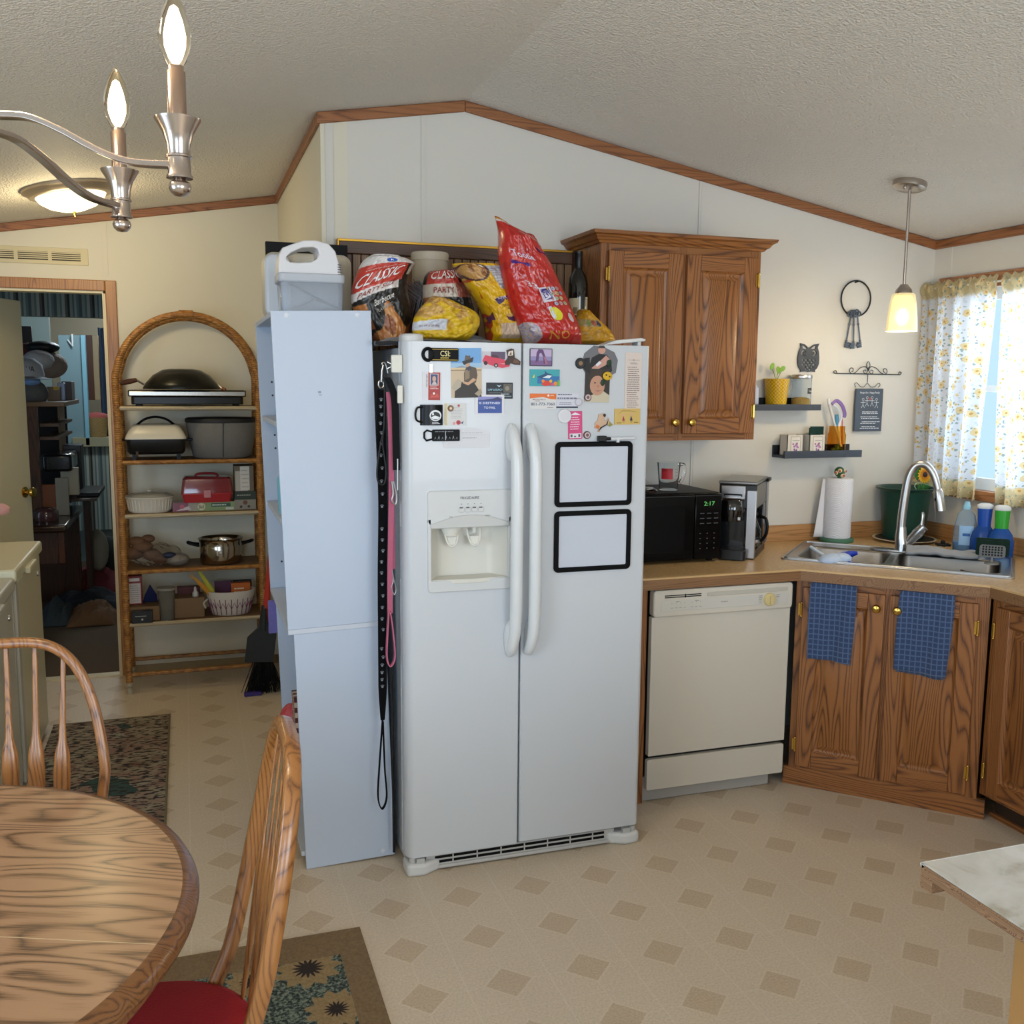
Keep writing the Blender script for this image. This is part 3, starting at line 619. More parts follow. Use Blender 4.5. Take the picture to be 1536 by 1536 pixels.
# ---------------------------------------------------------------- refrigerator
FY = 2.998
fx0, fxg, fx1, fz0, fz1 = .645, 1.033, 1.492, .062, 1.751
FW = M('#cacdd0', .30, coat=.15); FWC = M('#d8d4c8', .38)
fr = root('refrigerator', 'white side-by-side refrigerator with an ice dispenser and magnets on both doors', 'refrigerator', (fx0, FY, 0))
DT = .075
obj('cabinet_body', MB().box(.655, FY+DT+.012, .02, 1.486, 3.80, 1.735), FW, fr, bevel=.006)
obj('door_gasket', MB().box(.66, FY+DT-.002, .07, 1.48, FY+DT+.014, 1.74), M('#8d9198', .6), fr)
def frdoor(x0, x1, rl, rr):
    y0, y1 = FY, FY+DT; p = []
    for i in range(9): a = PI/2*i/8; p.append((x0+rl*(1-math.cos(a))*1.0, y0+.045*(1-math.sin(a)))) if rl > .01 else None
    if rl <= .01: p += [(x0, y0+.004), (x0+.004, y0)]
    if rr <= .01: p += [(x1-.004, y0), (x1, y0+.004)]
    else:
        for i in range(9): a = PI/2*(8-i)/8; p.append((x1-rr*(1-math.cos(a)), y0+.045*(1-math.sin(a))))
    p += [(x1, y1-.012), (x1-.008, y1-.010), (x1-.008, y1-.003), (x1, y1), (x0, y1), (x0+.008, y1-.003), (x0+.008, y1-.010), (x0, y1-.012)]
    return p
ld = frdoor(fx0, fxg-.003, .028, 0); rd_ = frdoor(fxg+.003, fx1, 0, .022)
dx0, dx1, dz0, dz1 = AY(641, 737, FY).x, AY(766, 886, FY).x, AY(700, 886, FY).z, AY(700, 735, FY).z
gx0, gx1, gz0, gz1 = dx0+.012, dx1-.012, dz0+.035, AY(700, 790, FY).z
# left door is built round the dispenser opening
pl = [p for p in ld]
def doorpart(poly, z0, z1): return MB().prism(poly, z0, z1, 'z')
mb = MB().prism(ld, fz0, gz0, 'z').prism(ld, gz1, fz1, 'z')
lp = [p for p in ld if p[0] < fx0+.05]
mb.prism([q for q in ld[:9]]+[(gx0, FY), (gx0, FY+DT), (fx0, FY+DT), (fx0, FY+DT-.012)], gz0, gz1, 'z')
mb.prism([(gx1, FY), (fxg-.007, FY), (fxg-.003, FY+.004), (fxg-.003, FY+DT), (gx1, FY+DT)], gz0, gz1, 'z').box(gx0, FY+.068, gz0, gx1, FY+DT, gz1)
dL = obj('door', mb, FW, fr, smooth=40, label='narrow left freezer door with the dispenser'); dR = obj('door', MB().prism(rd_, fz0+.004, fz1, 'z'), FW, fr, smooth=40, bevel=.002, label='wide right door')
# dispenser
ds = obj('dispenser_frame', MB().prism(rrect(dx0, gz1+.008, dx1, dz1, .012, 5), FY-.006, FY+.004, 'y').prism(rrect(dx0, dz0, dx1, gz0+.004, .012, 5), FY-.008, FY+.004, 'y')
    .box(dx0, FY-.006, gz0-.01, gx0, FY+.004, gz1+.03).box(gx1, FY-.006, gz0-.01, dx1, FY+.004, gz1+.03), M('#cfcfcd', .35), dL, bevel=.003)
W_ = gx1-gx0; xm = (gx0+gx1)/2
def cav(u, v):
    x = gx0+W_*u; d = .064*min(1, math.sin(PI*min(1, max(0, u)))*2.2) if 0 < u < 1 else 0
    return Vector((x, FY+.001+d, gz0+(gz1+.01-gz0)*v))
obj('dispenser_well', MB().grid(cav, 24, 6).box(gx0, FY, gz0-.001, gx1, FY+.064, gz0+.002), FWC, dL, smooth=50, recalc=False)
# arch valance over the well
P_ = []
for i in range(17): t_ = i/16; P_.append((gx0-.004+(W_+.008)*t_, gz1+.012+.028*math.sin(PI*t_)))
P_ += [(gx1+.004, gz1-.002), (gx0-.004, gz1-.002)]
obj('dispenser_hood', MB().prism(P_, FY-.010, FY+.03, 'y'), M('#c6c5c0', .4), dL, bevel=.003)
# drip tray lip
P_ = [(gx0+W_*i/16, FY+.002-.014*math.sin(PI*i/16)) for i in range(17)]+[(gx1, FY+.06), (gx0, FY+.06)]
obj('drip_tray', MB().prism(P_, gz0-.008, gz0+.006, 'z'), FWC, dL, bevel=.002)
for i, (a, wdt) in enumerate(((680, 26), (714, 26))):
    c = AY(a, 800, FY); mb = MB(); x = c.x
    if i == 0: mb.lathe([(.033, 0), (.032, -.01), (.022, -.03), (.02, -.03), (.028, -.006), (.028, 0)], x, FY+.03, gz1-.002, 20, sx=1, sy=.8)
    else: mb.lathe([(.009, 0), (.008, -.024)], x+.003, FY+.03, gz1, 12)
    mb.tube(crv([(x-.022, FY+.03, gz1-.012), (x-.018, FY+.022, gz1-.04), (x-.008, FY+.016, gz1-.062), (x+.010, FY+.016, gz1-.062), (x+.020, FY+.022, gz1-.04), (x+.022, FY+.03, gz1-.012)], 5), .0035, 8)
    mb.add([(x-.015, FY+.024, gz1-.035), (x+.017, FY+.024, gz1-.035), (x+.010, FY+.017, gz1-.060), (x-.008, FY+.017, gz1-.060)], [(0, 1, 2, 3)])
    obj('paddle', mb, M('#dcd9cd', .35), dL, recalc=False, smooth=50)
A_ = Art((dx0, FY-.006, gz1), dx1-dx0, dz1-gz1, base=None, th=0.0003)
W0 = dx1-dx0; cxl = AY(704, 746, FY).x-dx0; zz = AY(704, 746, FY).z-gz1
A_.text('#2b2b2d', 'FRIGIDAIRE', cxl-.031, zz-.005, cxl+.031, zz+.004)
for i in range(4):
    x = cxl-.036+i*.0215; A_.rect('#a5a39d', x-.001, zz-.047, x+.018, zz-.030, .004).rect('#cfcfcd', x, zz-.046, x+.017, zz-.031, .003)
    A_.rect('#55534f', x+.002, zz-.034, x+.013, zz-.030).rect('#3b3b3b', x+.006, zz-.021, x+.010, zz-.0195)
A_.text('#77746c', 'ice', cxl-.068, zz-.062, cxl-.058, zz-.057).text('#77746c', 'water', cxl+.050, zz-.062, cxl+.068, zz-.057)
A_.done('dispenser_print', None, None, ds)
# handles
for px0, px1, sgn, dr in ((766, 776, -1, dL), (798, 797, 1, dR)):
    x0 = AY(px0, 640, FY).x; zt_, zb_ = 1.485, .735
    xt = AY(768 if sgn < 0 else 794, 640, FY).x; xm_ = AY(775 if sgn < 0 else 803, 800, FY-.05).x
    P3 = crv([(xt, FY+.006, zt_), (xt+.002*sgn, FY-.028, zt_-.03), (xm_, FY-.048, zt_-.12), (xm_, FY-.052, (zt_+zb_)/2), (xm_, FY-.048, zb_+.12), (xt+.002*sgn, FY-.028, zb_+.03), (xt, FY+.006, zb_)], 8)
    k = len(P3); R3 = [.013+.0075*math.sin(PI*min(1, i/(k-1)*1.0))**.5 for i in range(k)]
    mb = MB().tube(P3, R3, 14, up=(1, 0, 0))
    for z, d_ in ((zt_-.05, 1), (zb_+.05, -1)): mb.ball((xt+.006*sgn, FY-.008, z), (.019, .024, .062), 16, 10)
    obj('handle', mb, M('#d9dad9', .28, coat=.2), dr, smooth=70)
# hinge caps, base grille, feet
for px0, px1, py in ((599, 640, 511), (908, 975, 519)):
    x0, x1 = AY(px0, py, FY).x, AY(px1, py, FY).x
    if px0 < 700: p = rrect(fx0+.004, FY+.018, x1, FY+.12, .03, 5); obj('hinge_cover', MB().prism(p, fz1-.006, fz1+.024, 'z'), M('#c9c9c6', .4), fr, bevel=.008, seg=3)
    else:
        mb = MB().prism([(x0, fz1), (x1-.01, fz1+.016), (x1-.004, fz1+.022), (x1-.02, fz1+.027), (x0+.05, fz1+.018)], FY+.02, FY+.09, 'y').box(x1-.03, FY+.03, fz1-.01, x1-.018, FY+.08, fz1+.016)
        obj('hinge_cover', mb, M('#d9d8d4', .4), fr, bevel=.003)
gr = [(fx0+.004, FY+.012), (fx1-.004, FY+.012), (fx1-.004, FY+.08), (fx0+.004, FY+.08)]
g_ = obj('base_grille', MB().box(fx0+.07, FY+.02, .012, fx1-.09, FY+.06, .055).box(fx0+.07, FY+.012, .006, fx1-.09, FY+.05, .018), M('#bfbcb7', .45), fr, bevel=.003)
mb = MB()
for z in (.024, .040): mb.box(fx0+.10, FY+.0185, z, fx1-.13, FY+.022, z+.009)
sl = obj('grille_slots', mb, BLACK, g_)
mb = MB()
for i in range(7): x = fx0+.16+i*.085; mb.box(x, FY+.0165, .022, x+.004, FY+.02, .05)
obj('grille_ribs', mb, M('#bfbcb7', .45), g_)
for x in (fx0+.048, fx1-.05):
    s = 1 if x < 1 else -1
    ft = obj('foot_cover', MB().prism([(x-.048*s, FY+.012), (x-.046*s, FY-.006), (x+.01*s, FY-.012), (x+.04*s, FY+.004), (x+.07*s, FY+.018), (x+.07*s, FY+.07), (x-.048*s, FY+.07)], 0.0, .042, 'z'), M('#d3d2cf', .4), fr, bevel=.010, seg=3)
    obj('foot_hinge', MB().box(x-.015, FY-.002, .040, x+.012, FY+.02, .058).lathe([(.012, .04), (.012, .060)], x-.026*s, FY+.016, n=12), M('#bdbcb8', .4), ft, bevel=.001)
# ---------------------------------------------------------------- things held on the doors
F0 = FY-.0008
def on_door(px0, py0, px1, py1, name, label, cat, base, rot=0, th=.0012, group=None, rough=.4, r=0):
    a, b_ = AY(px0, py1, FY), AY(px1, py0, FY)
    ar = Art((a.x, F0, a.z), b_.x-a.x, b_.z-a.z, th=th, base=base, rough=rough, r=r, rot=rot); ar.info = (name, label, cat); return ar
def fin(a, **k): n, l, c = a.info; return a.done(n, l, c, **k)
a = on_door(634, 522, 687, 542, 'bottle_opener', 'black and yellow bottle opener magnet reading CSI, top of the left door', 'magnet', None); W_, H_2 = a.w, a.h
mi = a.mi(M('#0c0c0c', .5, ior=1.25))
a.mb.prism([(p[0]+a.o.x, p[1]+a.o.z) for p in rrect(.018, .001, W_, H_2-.001, .004)], F0-.006, F0, 'y', mi)
rg = [(a.o.x+.016+.0155*math.cos(t), F0-.003, a.o.z+H_2/2+.018*math.sin(t)) for t in [2*PI*i/20 for i in range(20)]]
a.mb.tube(rg, .0055, 8, closed=True, mi=mi); a.th = .0062
a.rect('#c8a52c', .022, H_2-.006, W_-.002, H_2-.0045).rect('#c8a52c', .022, .0045, W_-.002, .006).text('#e6d79a', 'CSI:', W_*.48, H_2*.38, W_*.76, H_2*.78).lines('#a98f2e', W_*.48, H_2*.2, W_*.78, H_2*.33, 1, .8)
fin(a)
# portrait of a person in a hat
a = on_door(677, 523, 723, 597, 'photograph', 'colour photograph of a person in a wide hat seated on desert ground', 'photograph', '#c9b394', rot=.02)
w_, h = a.w, a.h
a.rect('#6ea3d6', 0, h*.6, w_, h).rect('#9dbfd8', 0, h*.6, w_, h*.7).poly('#8f9aa6', [(w_*.1, h*.6), (w_*.35, h*.65), (w_*.6, h*.6)]).rect('#d8bf98', 0, h*.56, w_, h*.605).rect('#7d6a50', 0, h*.55, w_, h*.565)
a.poly('#2a211b', [(w_*.1, 0), (w_*.12, h*.22), (w_*.35, h*.32), (w_*.75, h*.3), (w_*.95, h*.1), (w_, .0)])
a.poly('#594a3a', [(w_*.42, h*.28), (w_*.42, h*.5), (w_*.5, h*.62), (w_*.62, h*.64), (w_*.82, h*.6), (w_*.86, h*.45), (w_*.8, h*.3)])
a.poly('#8a765c', [(w_*.45, h*.35), (w_*.45, h*.55), (w_*.6, h*.58), (w_*.6, h*.4)]).poly('#c99f7d', [(w_*.72, h*.4), (w_*.82, h*.36), (w_*.55, h*.25), (w_*.36, h*.3), (w_*.4, h*.33), (w_*.55, h*.31)])
a.circ('#c49a7c', w_*.54, h*.67, w_*.075, h*.06).poly('#3a3c4a', [(w_*.48, h*.6), (w_*.6, h*.64), (w_*.68, h*.58), (w_*.56, h*.54)])
a.poly('#2b231e', [(w_*.36, h*.73), (w_*.5, h*.76), (w_*.74, h*.82), (w_*.7, h*.72), (w_*.56, h*.7), (w_*.42, h*.66)]).poly('#5f5146', [(w_*.44, h*.75), (w_*.48, h*.86), (w_*.55, h*.84), (w_*.62, h*.85), (w_*.64, h*.78)])
a.poly('#b6a893', [(0, h*.2), (w_*.2, h*.38), (w_*.34, h*.34), (w_*.3, h*.22), (w_*.12, h*.14)]).poly('#a3937c', [(w_*.75, h*.08), (w_*.95, h*.18), (w_, h*.1), (w_*.9, h*.02)])
fin(a)
a = on_door(723, 528, 766, 553, 'photograph', 'small postcard of a red convertible car beside the boot magnet', 'photograph', '#c7c3c8'); w_, h = a.w, a.h
a.rect('#5b4a63', .3*w_, h*.55, w_*.8, h).poly('#d33f56', [(0, h*.45), (w_*.1, h*.8), (w_*.3, h*.72), (w_*.5, h*.8), (w_*.62, h*.62), (w_*.98, h*.4), (w_*.95, h*.14), (w_*.7, h*.05), (w_*.4, h*.15), (w_*.05, h*.35)])
a.circ('#2a1c22', w_*.12, h*.33, h*.12).circ('#2a1c22', w_*.48, h*.2, h*.13).circ('#c8b8bd', w_*.48, h*.2, h*.06).poly('#4e2c3a', [(w_*.3, h*.68), (w_*.36, h*.85), (w_*.52, h*.8), (w_*.6, h*.62)]).poly('#e7a9b4', [(w_*.6, h*.3), (w_*.95, h*.35), (w_*.93, h*.25)])
fin(a)
p = [(0, .1), (.28, .1), (.34, .2), (.62, .12), (.98, .1), (1, .3), (.8, .42), (.62, .5), (.56, .95), (.4, 1), (.1, .9), (.18, .5), (.02, .3)]
a = on_door(757, 523, 780, 550, 'boot_magnet', 'brown and white cowboy boot magnet at the top of the left door', 'magnet', None); w_, h = a.w, a.h
a.mb.prism([(a.o.x+q[0]*w_, a.o.z+q[1]*h) for q in p], F0-.006, F0, 'y', a.mi('#3a2219')); a.th = .0062
a.poly('#e3d6c6', [(w_*.16, h*.6), (w_*.5, h*.62), (w_*.5, h*.9), (w_*.2, h*.82)]).poly('#5c3524', [(w_*.25, h*.65), (w_*.4, h*.65), (w_*.38, h*.85)]).poly('#6b4630', [(w_*.5, h*.2), (w_*.96, h*.18), (w_*.8, h*.38), (w_*.55, h*.42)]); fin(a)
a = on_door(729, 574, 769, 598, 'business_card', 'black business card reading UAF LEGACY on the left door', 'card', '#131a24'); w_, h = a.w, a.h
a.text('#9fd2e6', 'UAF LEGACY', w_*.06, h*.5, w_*.62, h*.62).poly('#b9d9e4', [(w_*.38, h*.86), (w_*.48, h*.72), (w_*.58, h*.86), (w_*.48, h*.8)]).lines('#9aa6ac', w_*.55, h*.08, w_*.95, h*.36, 2, .4).rect('#cfd3d6', w_*.1, h*.36, w_*.6, h*.37); fin(a)
a = on_door(754, 576, 767, 589, 'square_magnet', 'small square grey-brown magnet on the black business card', 'magnet', '#5c574f', th=.005); a.circ('#8a8274', a.w*.45, a.h*.5, a.w*.25); fin(a)
a = on_door(712, 592, 756, 621.5, 'photograph', 'blue quote card reading IS DESTINED TO FAIL with a white border', 'card', '#ddd9dc', th=.002); w_, h = a.w, a.h
a.rect('#33509a', w_*.1, h*.06, w_*.92, h*.9).rect('#8d8fc4', w_*.1, h*.74, w_*.92, h*.9).poly('#3a3a66', [(w_*.3, h*.74), (w_*.6, h*.8), (w_*.78, h*.88), (w_*.92, h*.78), (w_*.92, h*.7), (w_*.1, h*.7)])
a.text('#eceef6', 'IS DESTINED', w_*.14, h*.52, w_*.86, h*.63).text('#eceef6', 'TO FAIL', w_*.3, h*.28, w_*.7, h*.40); fin(a)
a = on_door(633, 558, 661, 600, 'identity_badge', 'white and red identity badge hanging from a metal clip', 'badge', '#d9d6da', rot=-.01); w_, h = a.w, a.h
a.rect('#a8322c', w_*.32, h*.0, w_*.96, h*.99).rect('#3b4470', w_*.44, h*.55, w_*.82, h*.92).rect('#c9c3c8', w_*.40, h*.52, w_*.86, h*.94).rect('#3b4470', w_*.44, h*.55, w_*.82, h*.92).circ('#caa38d', w_*.63, h*.76, w_*.1, h*.1).poly('#c9b6b0', [(w_*.5, h*.56), (w_*.58, h*.66), (w_*.7, h*.66), (w_*.78, h*.56)])
a.lines('#f0dcd8', w_*.42, h*.38, w_*.86, h*.5, 2, .4).poly('#c9503f', [(w_*.4, h*.08), (w_*.5, h*.22), (w_*.65, h*.14), (w_*.8, h*.26), (w_*.9, h*.1)]).circ('#f1e5e2', w_*.62, h*.24, w_*.06).lines('#55555c', w_*.2, h*.45, w_*.28, h*.92, 10, .5)
bd = fin(a)
q = AY(646, 558, FY); obj('clip', MB().box(q.x-.005, F0-.005, q.z-.002, q.x+.005, F0-.001, q.z+.024).tube([(q.x, F0-.004, q.z+.03), (q.x-.004, F0-.004, q.z+.036), (q.x+.002, F0-.004, q.z+.042)], .0012, 6), STEEL, bd)
# mug magnet
a = on_door(630, 607, 664, 638, 'mug_magnet', 'black mug magnet with a white emblem on the left door', 'magnet', None); w_, h = a.w, a.h
mi = a.mi(M('#0b0b0d', .3, ior=1.3)); a.mb.lathe([(w_*.5, 0), (w_*.5, h), (w_*.46, h), (w_*.46, .003), (.0, .003)], a.o.x+w_*.5, F0, a.o.z, 28, mi=mi, sy=.45)
hx_ = a.o.x+.002; a.mb.tube(crv([(hx_+.004, F0-.008, a.o.z+h*.88), (hx_-.012, F0-.008, a.o.z+h*.85), (hx_-.018, F0-.008, a.o.z+h*.55), (hx_-.014, F0-.008, a.o.z+h*.25), (hx_+.004, F0-.008, a.o.z+h*.15)], 4), .0032, 8, mi=mi)
a.th = .0345*.5+.0014; cx, cz_ = w_*.62, h*.48
a.th = .0175
a.circ('#e6e8ea', cx, cz_, w_*.26, h*.27).circ('#0b0b0d', cx, cz_-h*.02, w_*.21, h*.2).poly('#e6e8ea', [(cx-w_*.2, cz_-h*.08), (cx-w_*.02, cz_+h*.0), (cx+w_*.2, cz_-h*.08), (cx+w_*.1, cz_-h*.18), (cx-w_*.1, cz_-h*.18)]).poly('#e6e8ea', [(cx-w_*.16, cz_+h*.02), (cx-w_*.11, cz_+h*.22), (cx-w_*.06, cz_+h*.02)]).lines('#d5d7d9', cx-w_*.15, cz_-h*.42, cx+w_*.2, cz_-h*.3, 2, .5)
fin(a)
a = on_door(667, 605, 698, 638, 'greeting_card', 'white greeting card with red flowers beside the mug magnet', 'card', '#d5d3cf', th=.003); w_, h = a.w, a.h
a.rect('#d3bd84', 0, 0, w_*.1, h).lines('#8b8a88', w_*.25, h*.3, w_*.85, h*.85, 8, .2).circ('#c03a44', w_*.65, h*.13, w_*.11).circ('#8c1f2a', w_*.65, h*.13, w_*.05).circ('#d9949a', w_*.44, h*.09, w_*.07).circ('#b94650', w_*.66, h*.9, w_*.06).poly('#2f4a78', [(w_*.75, h*.1), (w_*.9, h*.2), (w_*.85, h*.06)]); fin(a)
def disc(px, py, rp, name, label, cat, c1, c2, c3=None, th=.005, **k):
    q = AY(px, py, FY); r = rp*AY(px+1, py, FY).x-rp*AY(px, py, FY).x
    ar = Art((q.x, F0, q.z), 1, 1, base=None); ar.mb.lathe([(r, 0), (r, th*.7), (r*.9, th)], mat=Matrix.Translation((q.x, F0, q.z)) @ Matrix.Rotation(PI/2, 4, 'X'), n=24, mi=ar.mi(c1)); ar.th = th+.0002
    ar.circ(c2, 0, 0, r*.75)
    if c3: ar.circ(c3, 0, 0, r*.4)
    return ar.done(name, label, cat, **k)
disc(675.5, 612.5, 4.6, 'round_magnet', 'brown round heart magnet on the greeting card', 'magnet', '#6d4a2e', '#8a603c', '#e5d2ae')
disc(881, 596, 5.4, 'round_magnet', 'round brown ringed magnet at the foot of the child photograph', 'magnet', '#5a4742', '#c9aeb0', '#6d5550')
disc(880, 652.5, 5.4, 'round_magnet', 'round brown ringed magnet beside the pink card', 'magnet', '#5a4742', '#c9aeb0', '#6d5550')
disc(867, 603, 5.6, 'round_magnet', 'clear grey round magnet on the appointment card', 'magnet', '#b9b4bc', '#cdc9d2')
disc(846, 624, 10, 'round_magnet', 'large plain white round magnet above the pink card', 'magnet', '#dcdadb', '#d6d4d8', th=.008)
# black opener under the mug
a = on_door(635, 644, 689, 662, 'bottle_opener', 'black city-skyline bottle opener magnet below the mug magnet', 'magnet', None); w_, h = a.w, a.h
mi = a.mi(M('#101113', .5, ior=1.25)); a.mb.prism([(p[0]+a.o.x, p[1]+a.o.z) for p in rrect(w_*.24, 0, w_, h, .003)], F0-.005, F0, 'y', mi)
a.mb.tube([(a.o.x+x*w_, F0-.003, a.o.z+z*h) for x, z in ((.25, .2), (.08, .06), (.02, .3), (.02, .75), (.09, .94), (.25, .8))], .0032, 8, closed=True, mi=mi); a.th = .0052
for i in range(7): a.poly('#8f949a', [(w_*(.28+.1*i), h*.12), (w_*(.32+.1*i), h*(.5 if i % 2 else .38)), (w_*(.345+.1*i), h*.12), (w_*(.32+.1*i), h*.3)])
a.rect('#b6babf', w_*.59, h*.1, w_*.605, h*.9).lines('#777b80', w_*.3, h*.75, w_*.95, h*.9, 1, .4); fin(a)
a = on_door(665, 641, 734, 672, 'note', 'torn white paper note with faint handwriting on the left door', 'note', None, th=.0006); w_, h = a.w, a.h
pp = [(0, 0), (w_, .0), (w_, h*.74), (w_*.88, h*.88), (w_*.6, h*.98), (w_*.3, h), (0, h*.9)]
a.th = .0008; a.poly('#d6d5d8', pp).lines('#8e8f95', w_*.38, h*.68, w_*.92, h*.8, 1, .16, 3).lines('#8e8f95', w_*.38, h*.42, w_*.8, h*.55, 1, .2, 5).rect('#aeb0b6', w_*.4, h*.63, w_*.92, h*.64)
a.mb.prism([(a.o.x+x, a.o.z+z) for x, z in pp], F0-.0007, F0, 'y', a.mi('#d6d5d8')); fin(a)
# right door
a = on_door(794, 523, 828, 549, 'postcard', 'purple rock-arch postcard magnet at the top of the right door', 'postcard', '#26222e', th=.003, r=.003); w_, h = a.w, a.h
a.rect('#b9a6c4', w_*.03, h*.04, w_*.97, h*.96).rect('#8e86ae', w_*.03, h*.3, w_*.97, h*.55).rect('#7b5b88', w_*.03, h*.04, w_*.97, h*.32)
a.poly('#5c3d6b', [(w_*.25, h*.2), (w_*.3, h*.75), (w_*.38, h*.95), (w_*.58, h*.93), (w_*.7, h*.5), (w_*.82, h*.12), (w_*.62, h*.14), (w_*.58, h*.55), (w_*.5, h*.76), (w_*.42, h*.7), (w_*.38, h*.3)]).poly('#a76a82', [(w_*.6, h*.55), (w_*.7, h*.5), (w_*.8, h*.14), (w_*.7, h*.1)]); fin(a)
a = on_door(794, 554.5, 839, 579, 'postcard', 'turquoise postcard magnet of a cartoon shark over a coral reef', 'postcard', '#39a0a8', th=.003); w_, h = a.w, a.h
a.rect('#2d6fa8', w_*.25, h*.15, w_, h*.6).poly('#1f4d76', [(w_*.25, h*.55), (w_*.5, h*.75), (w_*.5, h*.95), (w_*.58, h*.78), (w_*.76, h*.68), (w_*.7, h*.5), (w_*.4, h*.45)]).poly('#dfe7ea', [(w_*.42, h*.5), (w_*.6, h*.66), (w_*.74, h*.63), (w_*.66, h*.48)])
a.poly('#d63b2a', [(w_*.38, h*.1), (w_*.5, h*.35), (w_*.68, h*.28), (w_*.72, h*.05), (w_*.5, 0)]).circ('#e8b12e', w_*.7, h*.3, w_*.05).circ('#e8882e', w_*.86, h*.15, w_*.07).circ('#e8882e', w_*.44, h*.3, w_*.05).poly('#66b04e', [(w_*.9, h*.1), (w_*.94, h*.4), (w_, h*.3), (w_, 0)]).poly('#e9dc4a', [(w_*.08, h*.5), (w_*.15, h*.72), (w_*.15, h*.5)]).circ('#c8578e', w_*.76, h*.1, w_*.05); fin(a)
a = on_door(794, 590.5, 834, 613.5, 'business_card', 'orange and white business card with a phone number on the right door', 'card', '#d9d6d3'); w_, h = a.w, a.h
a.poly('#e2702c', [(0, h), (0, h*.68), (w_*.2, h*.72), (w_*.5, h*.78), (w_*.8, h*.64), (w_, h*.62), (w_, h)]).text('#8a4f58', 'MENTAL HEALTH', w_*.12, h*.58, w_*.6, h*.66).text('#8a4f58', 'CENTER', w_*.2, h*.48, w_*.38, h*.55).text('#33466e', '801-773-7060', w_*.05, h*.22, w_*.95, h*.42).lines('#6b6670', w_*.66, h*.06, w_*.95, h*.14, 1, .5).circ('#f5e6da', w_*.7, h*.88, w_*.04).lines('#f2c7a8', w_*.77, h*.82, w_*.95, h*.94, 1, .5); fin(a)
a = on_door(834, 590, 868, 612, 'appointment_card', 'white appointment card with a dark base line, beside the orange card', 'card', '#d2d0d8'); w_, h = a.w, a.h
a.rect('#262b45', 0, 0, w_*.97, h*.11).lines('#5a5c72', w_*.05, h*.86, w_*.85, h*.97, 1, .6).lines('#3f4460', w_*.02, h*.6, w_*.95, h*.74, 1, .5, 4).rect('#8689a0', w_*.02, h*.57, w_*.95, h*.585).lines('#5a5c72', w_*.1, h*.2, w_*.8, h*.42, 2, .3, 6).rect('#8689a0', w_*.02, h*.34, w_*.8, h*.35); fin(a)
# overlapping photographs
a = on_door(870, 519, 927, 566, 'photograph', 'cut-out photograph of a person in a black shirt, upper right door', 'photograph', None, th=.001); w_, h = a.w, a.h
a.mb.prism([(a.o.x+x*w_, a.o.z+z*h) for x, z in ((.15, .1), (.02, .35), (.1, .75), (.35, 1), (.6, .97), (.9, .8), (1, .55), (.95, .15), (.7, 0), (.3, .0))], F0-.001, F0, 'y', a.mi('#6d6c70'))
a.poly('#181719', [(w_*.22, h*.3), (w_*.3, h*.62), (w_*.48, h*.74), (w_*.7, h*.72), (w_*.82, h*.5), (w_*.85, h*.2), (w_*.5, h*.05), (w_*.25, h*.12)]).poly('#c49282', [(w_*.3, h*.3), (w_*.55, h*.55), (w_*.68, h*.7), (w_*.76, h*.6), (w_*.82, h*.42), (w_*.72, h*.42), (w_*.5, h*.28), (w_*.34, h*.2)])
a.circ('#c4937f', w_*.56, h*.86, w_*.1, h*.12).poly('#3c3634', [(w_*.46, h*.92), (w_*.5, h), (w_*.62, h), (w_*.66, h*.92)]).poly('#dcdbe0', [(w_*.4, h*.4), (w_*.5, h*.52), (w_*.56, h*.46), (w_*.44, h*.34)]).poly('#121214', [(w_*.08, h*.25), (w_*.1, h*.6), (w_*.24, h*.62), (w_*.26, h*.1)]); fin(a)
a = on_door(876, 553, 914, 603, 'photograph', 'photograph of a smiling child below the flower magnet', 'photograph', '#2e2722', th=.0016, rot=-.02); w_, h = a.w, a.h
a.poly('#c7ba9f', [(0, 0), (0, h*.14), (w_*.3, h*.22), (w_*.75, h*.34), (w_, h*.22), (w_, 0)]).circ('#c08f74', w_*.5, h*.5, w_*.3, h*.3).poly('#3a2a20', [(w_*.15, h*.6), (w_*.22, h*.9), (w_*.6, h*.98), (w_*.85, h*.75), (w_*.8, h*.6), (w_*.6, h*.8), (w_*.35, h*.78)]).circ('#3a2b26', w_*.4, h*.58, w_*.045, h*.02).circ('#3a2b26', w_*.64, h*.58, w_*.045, h*.02).circ('#b27c66', w_*.53, h*.48, w_*.05, h*.04).poly('#8d4a42', [(w_*.4, h*.36), (w_*.53, h*.32), (w_*.68, h*.37), (w_*.53, h*.35)]); fin(a)
disc(870, 545, 7.6, 'record_magnet', 'round black record magnet at the left of the cut-out photograph', 'magnet', '#141416', '#1f1f22', '#8e6f4a')
q = AY(910, 564, FY); mb = MB()
for i in range(12): t_ = 2*PI*i/12; mb.ball((q.x+.0105*math.cos(t_), F0-.006, q.z+.009*math.sin(t_)), (.0065, .003, .0055), 10, 6)
mb.ball((q.x, F0-.006, q.z), (.011, .004, .010), 12, 8)
g_ = thing('flower_magnet', 'yellow flower magnet with green leaves over the two photographs', 'magnet', mb, M('#d8ac26', .5))
mb = MB()
for (a1, b1) in ((912, 545), (903, 574)):
    c = AY(a1, b1, FY); mb.ball((c.x, F0-.005, c.z), (.007, .0025, .011), 10, 6); mb.ball((c.x+.005, F0-.005, c.z+.004), (.005, .0025, .008), 10, 6)
obj('leaf', mb, M('#1c3a22', .6), g_); obj('flower_eye', MB().ball((q.x-.006, F0-.0105, q.z+.003), .0028, 8, 6).ball((q.x+.006, F0-.0105, q.z-.002), .0028, 8, 6), M('#4a2c14', .6), g_)
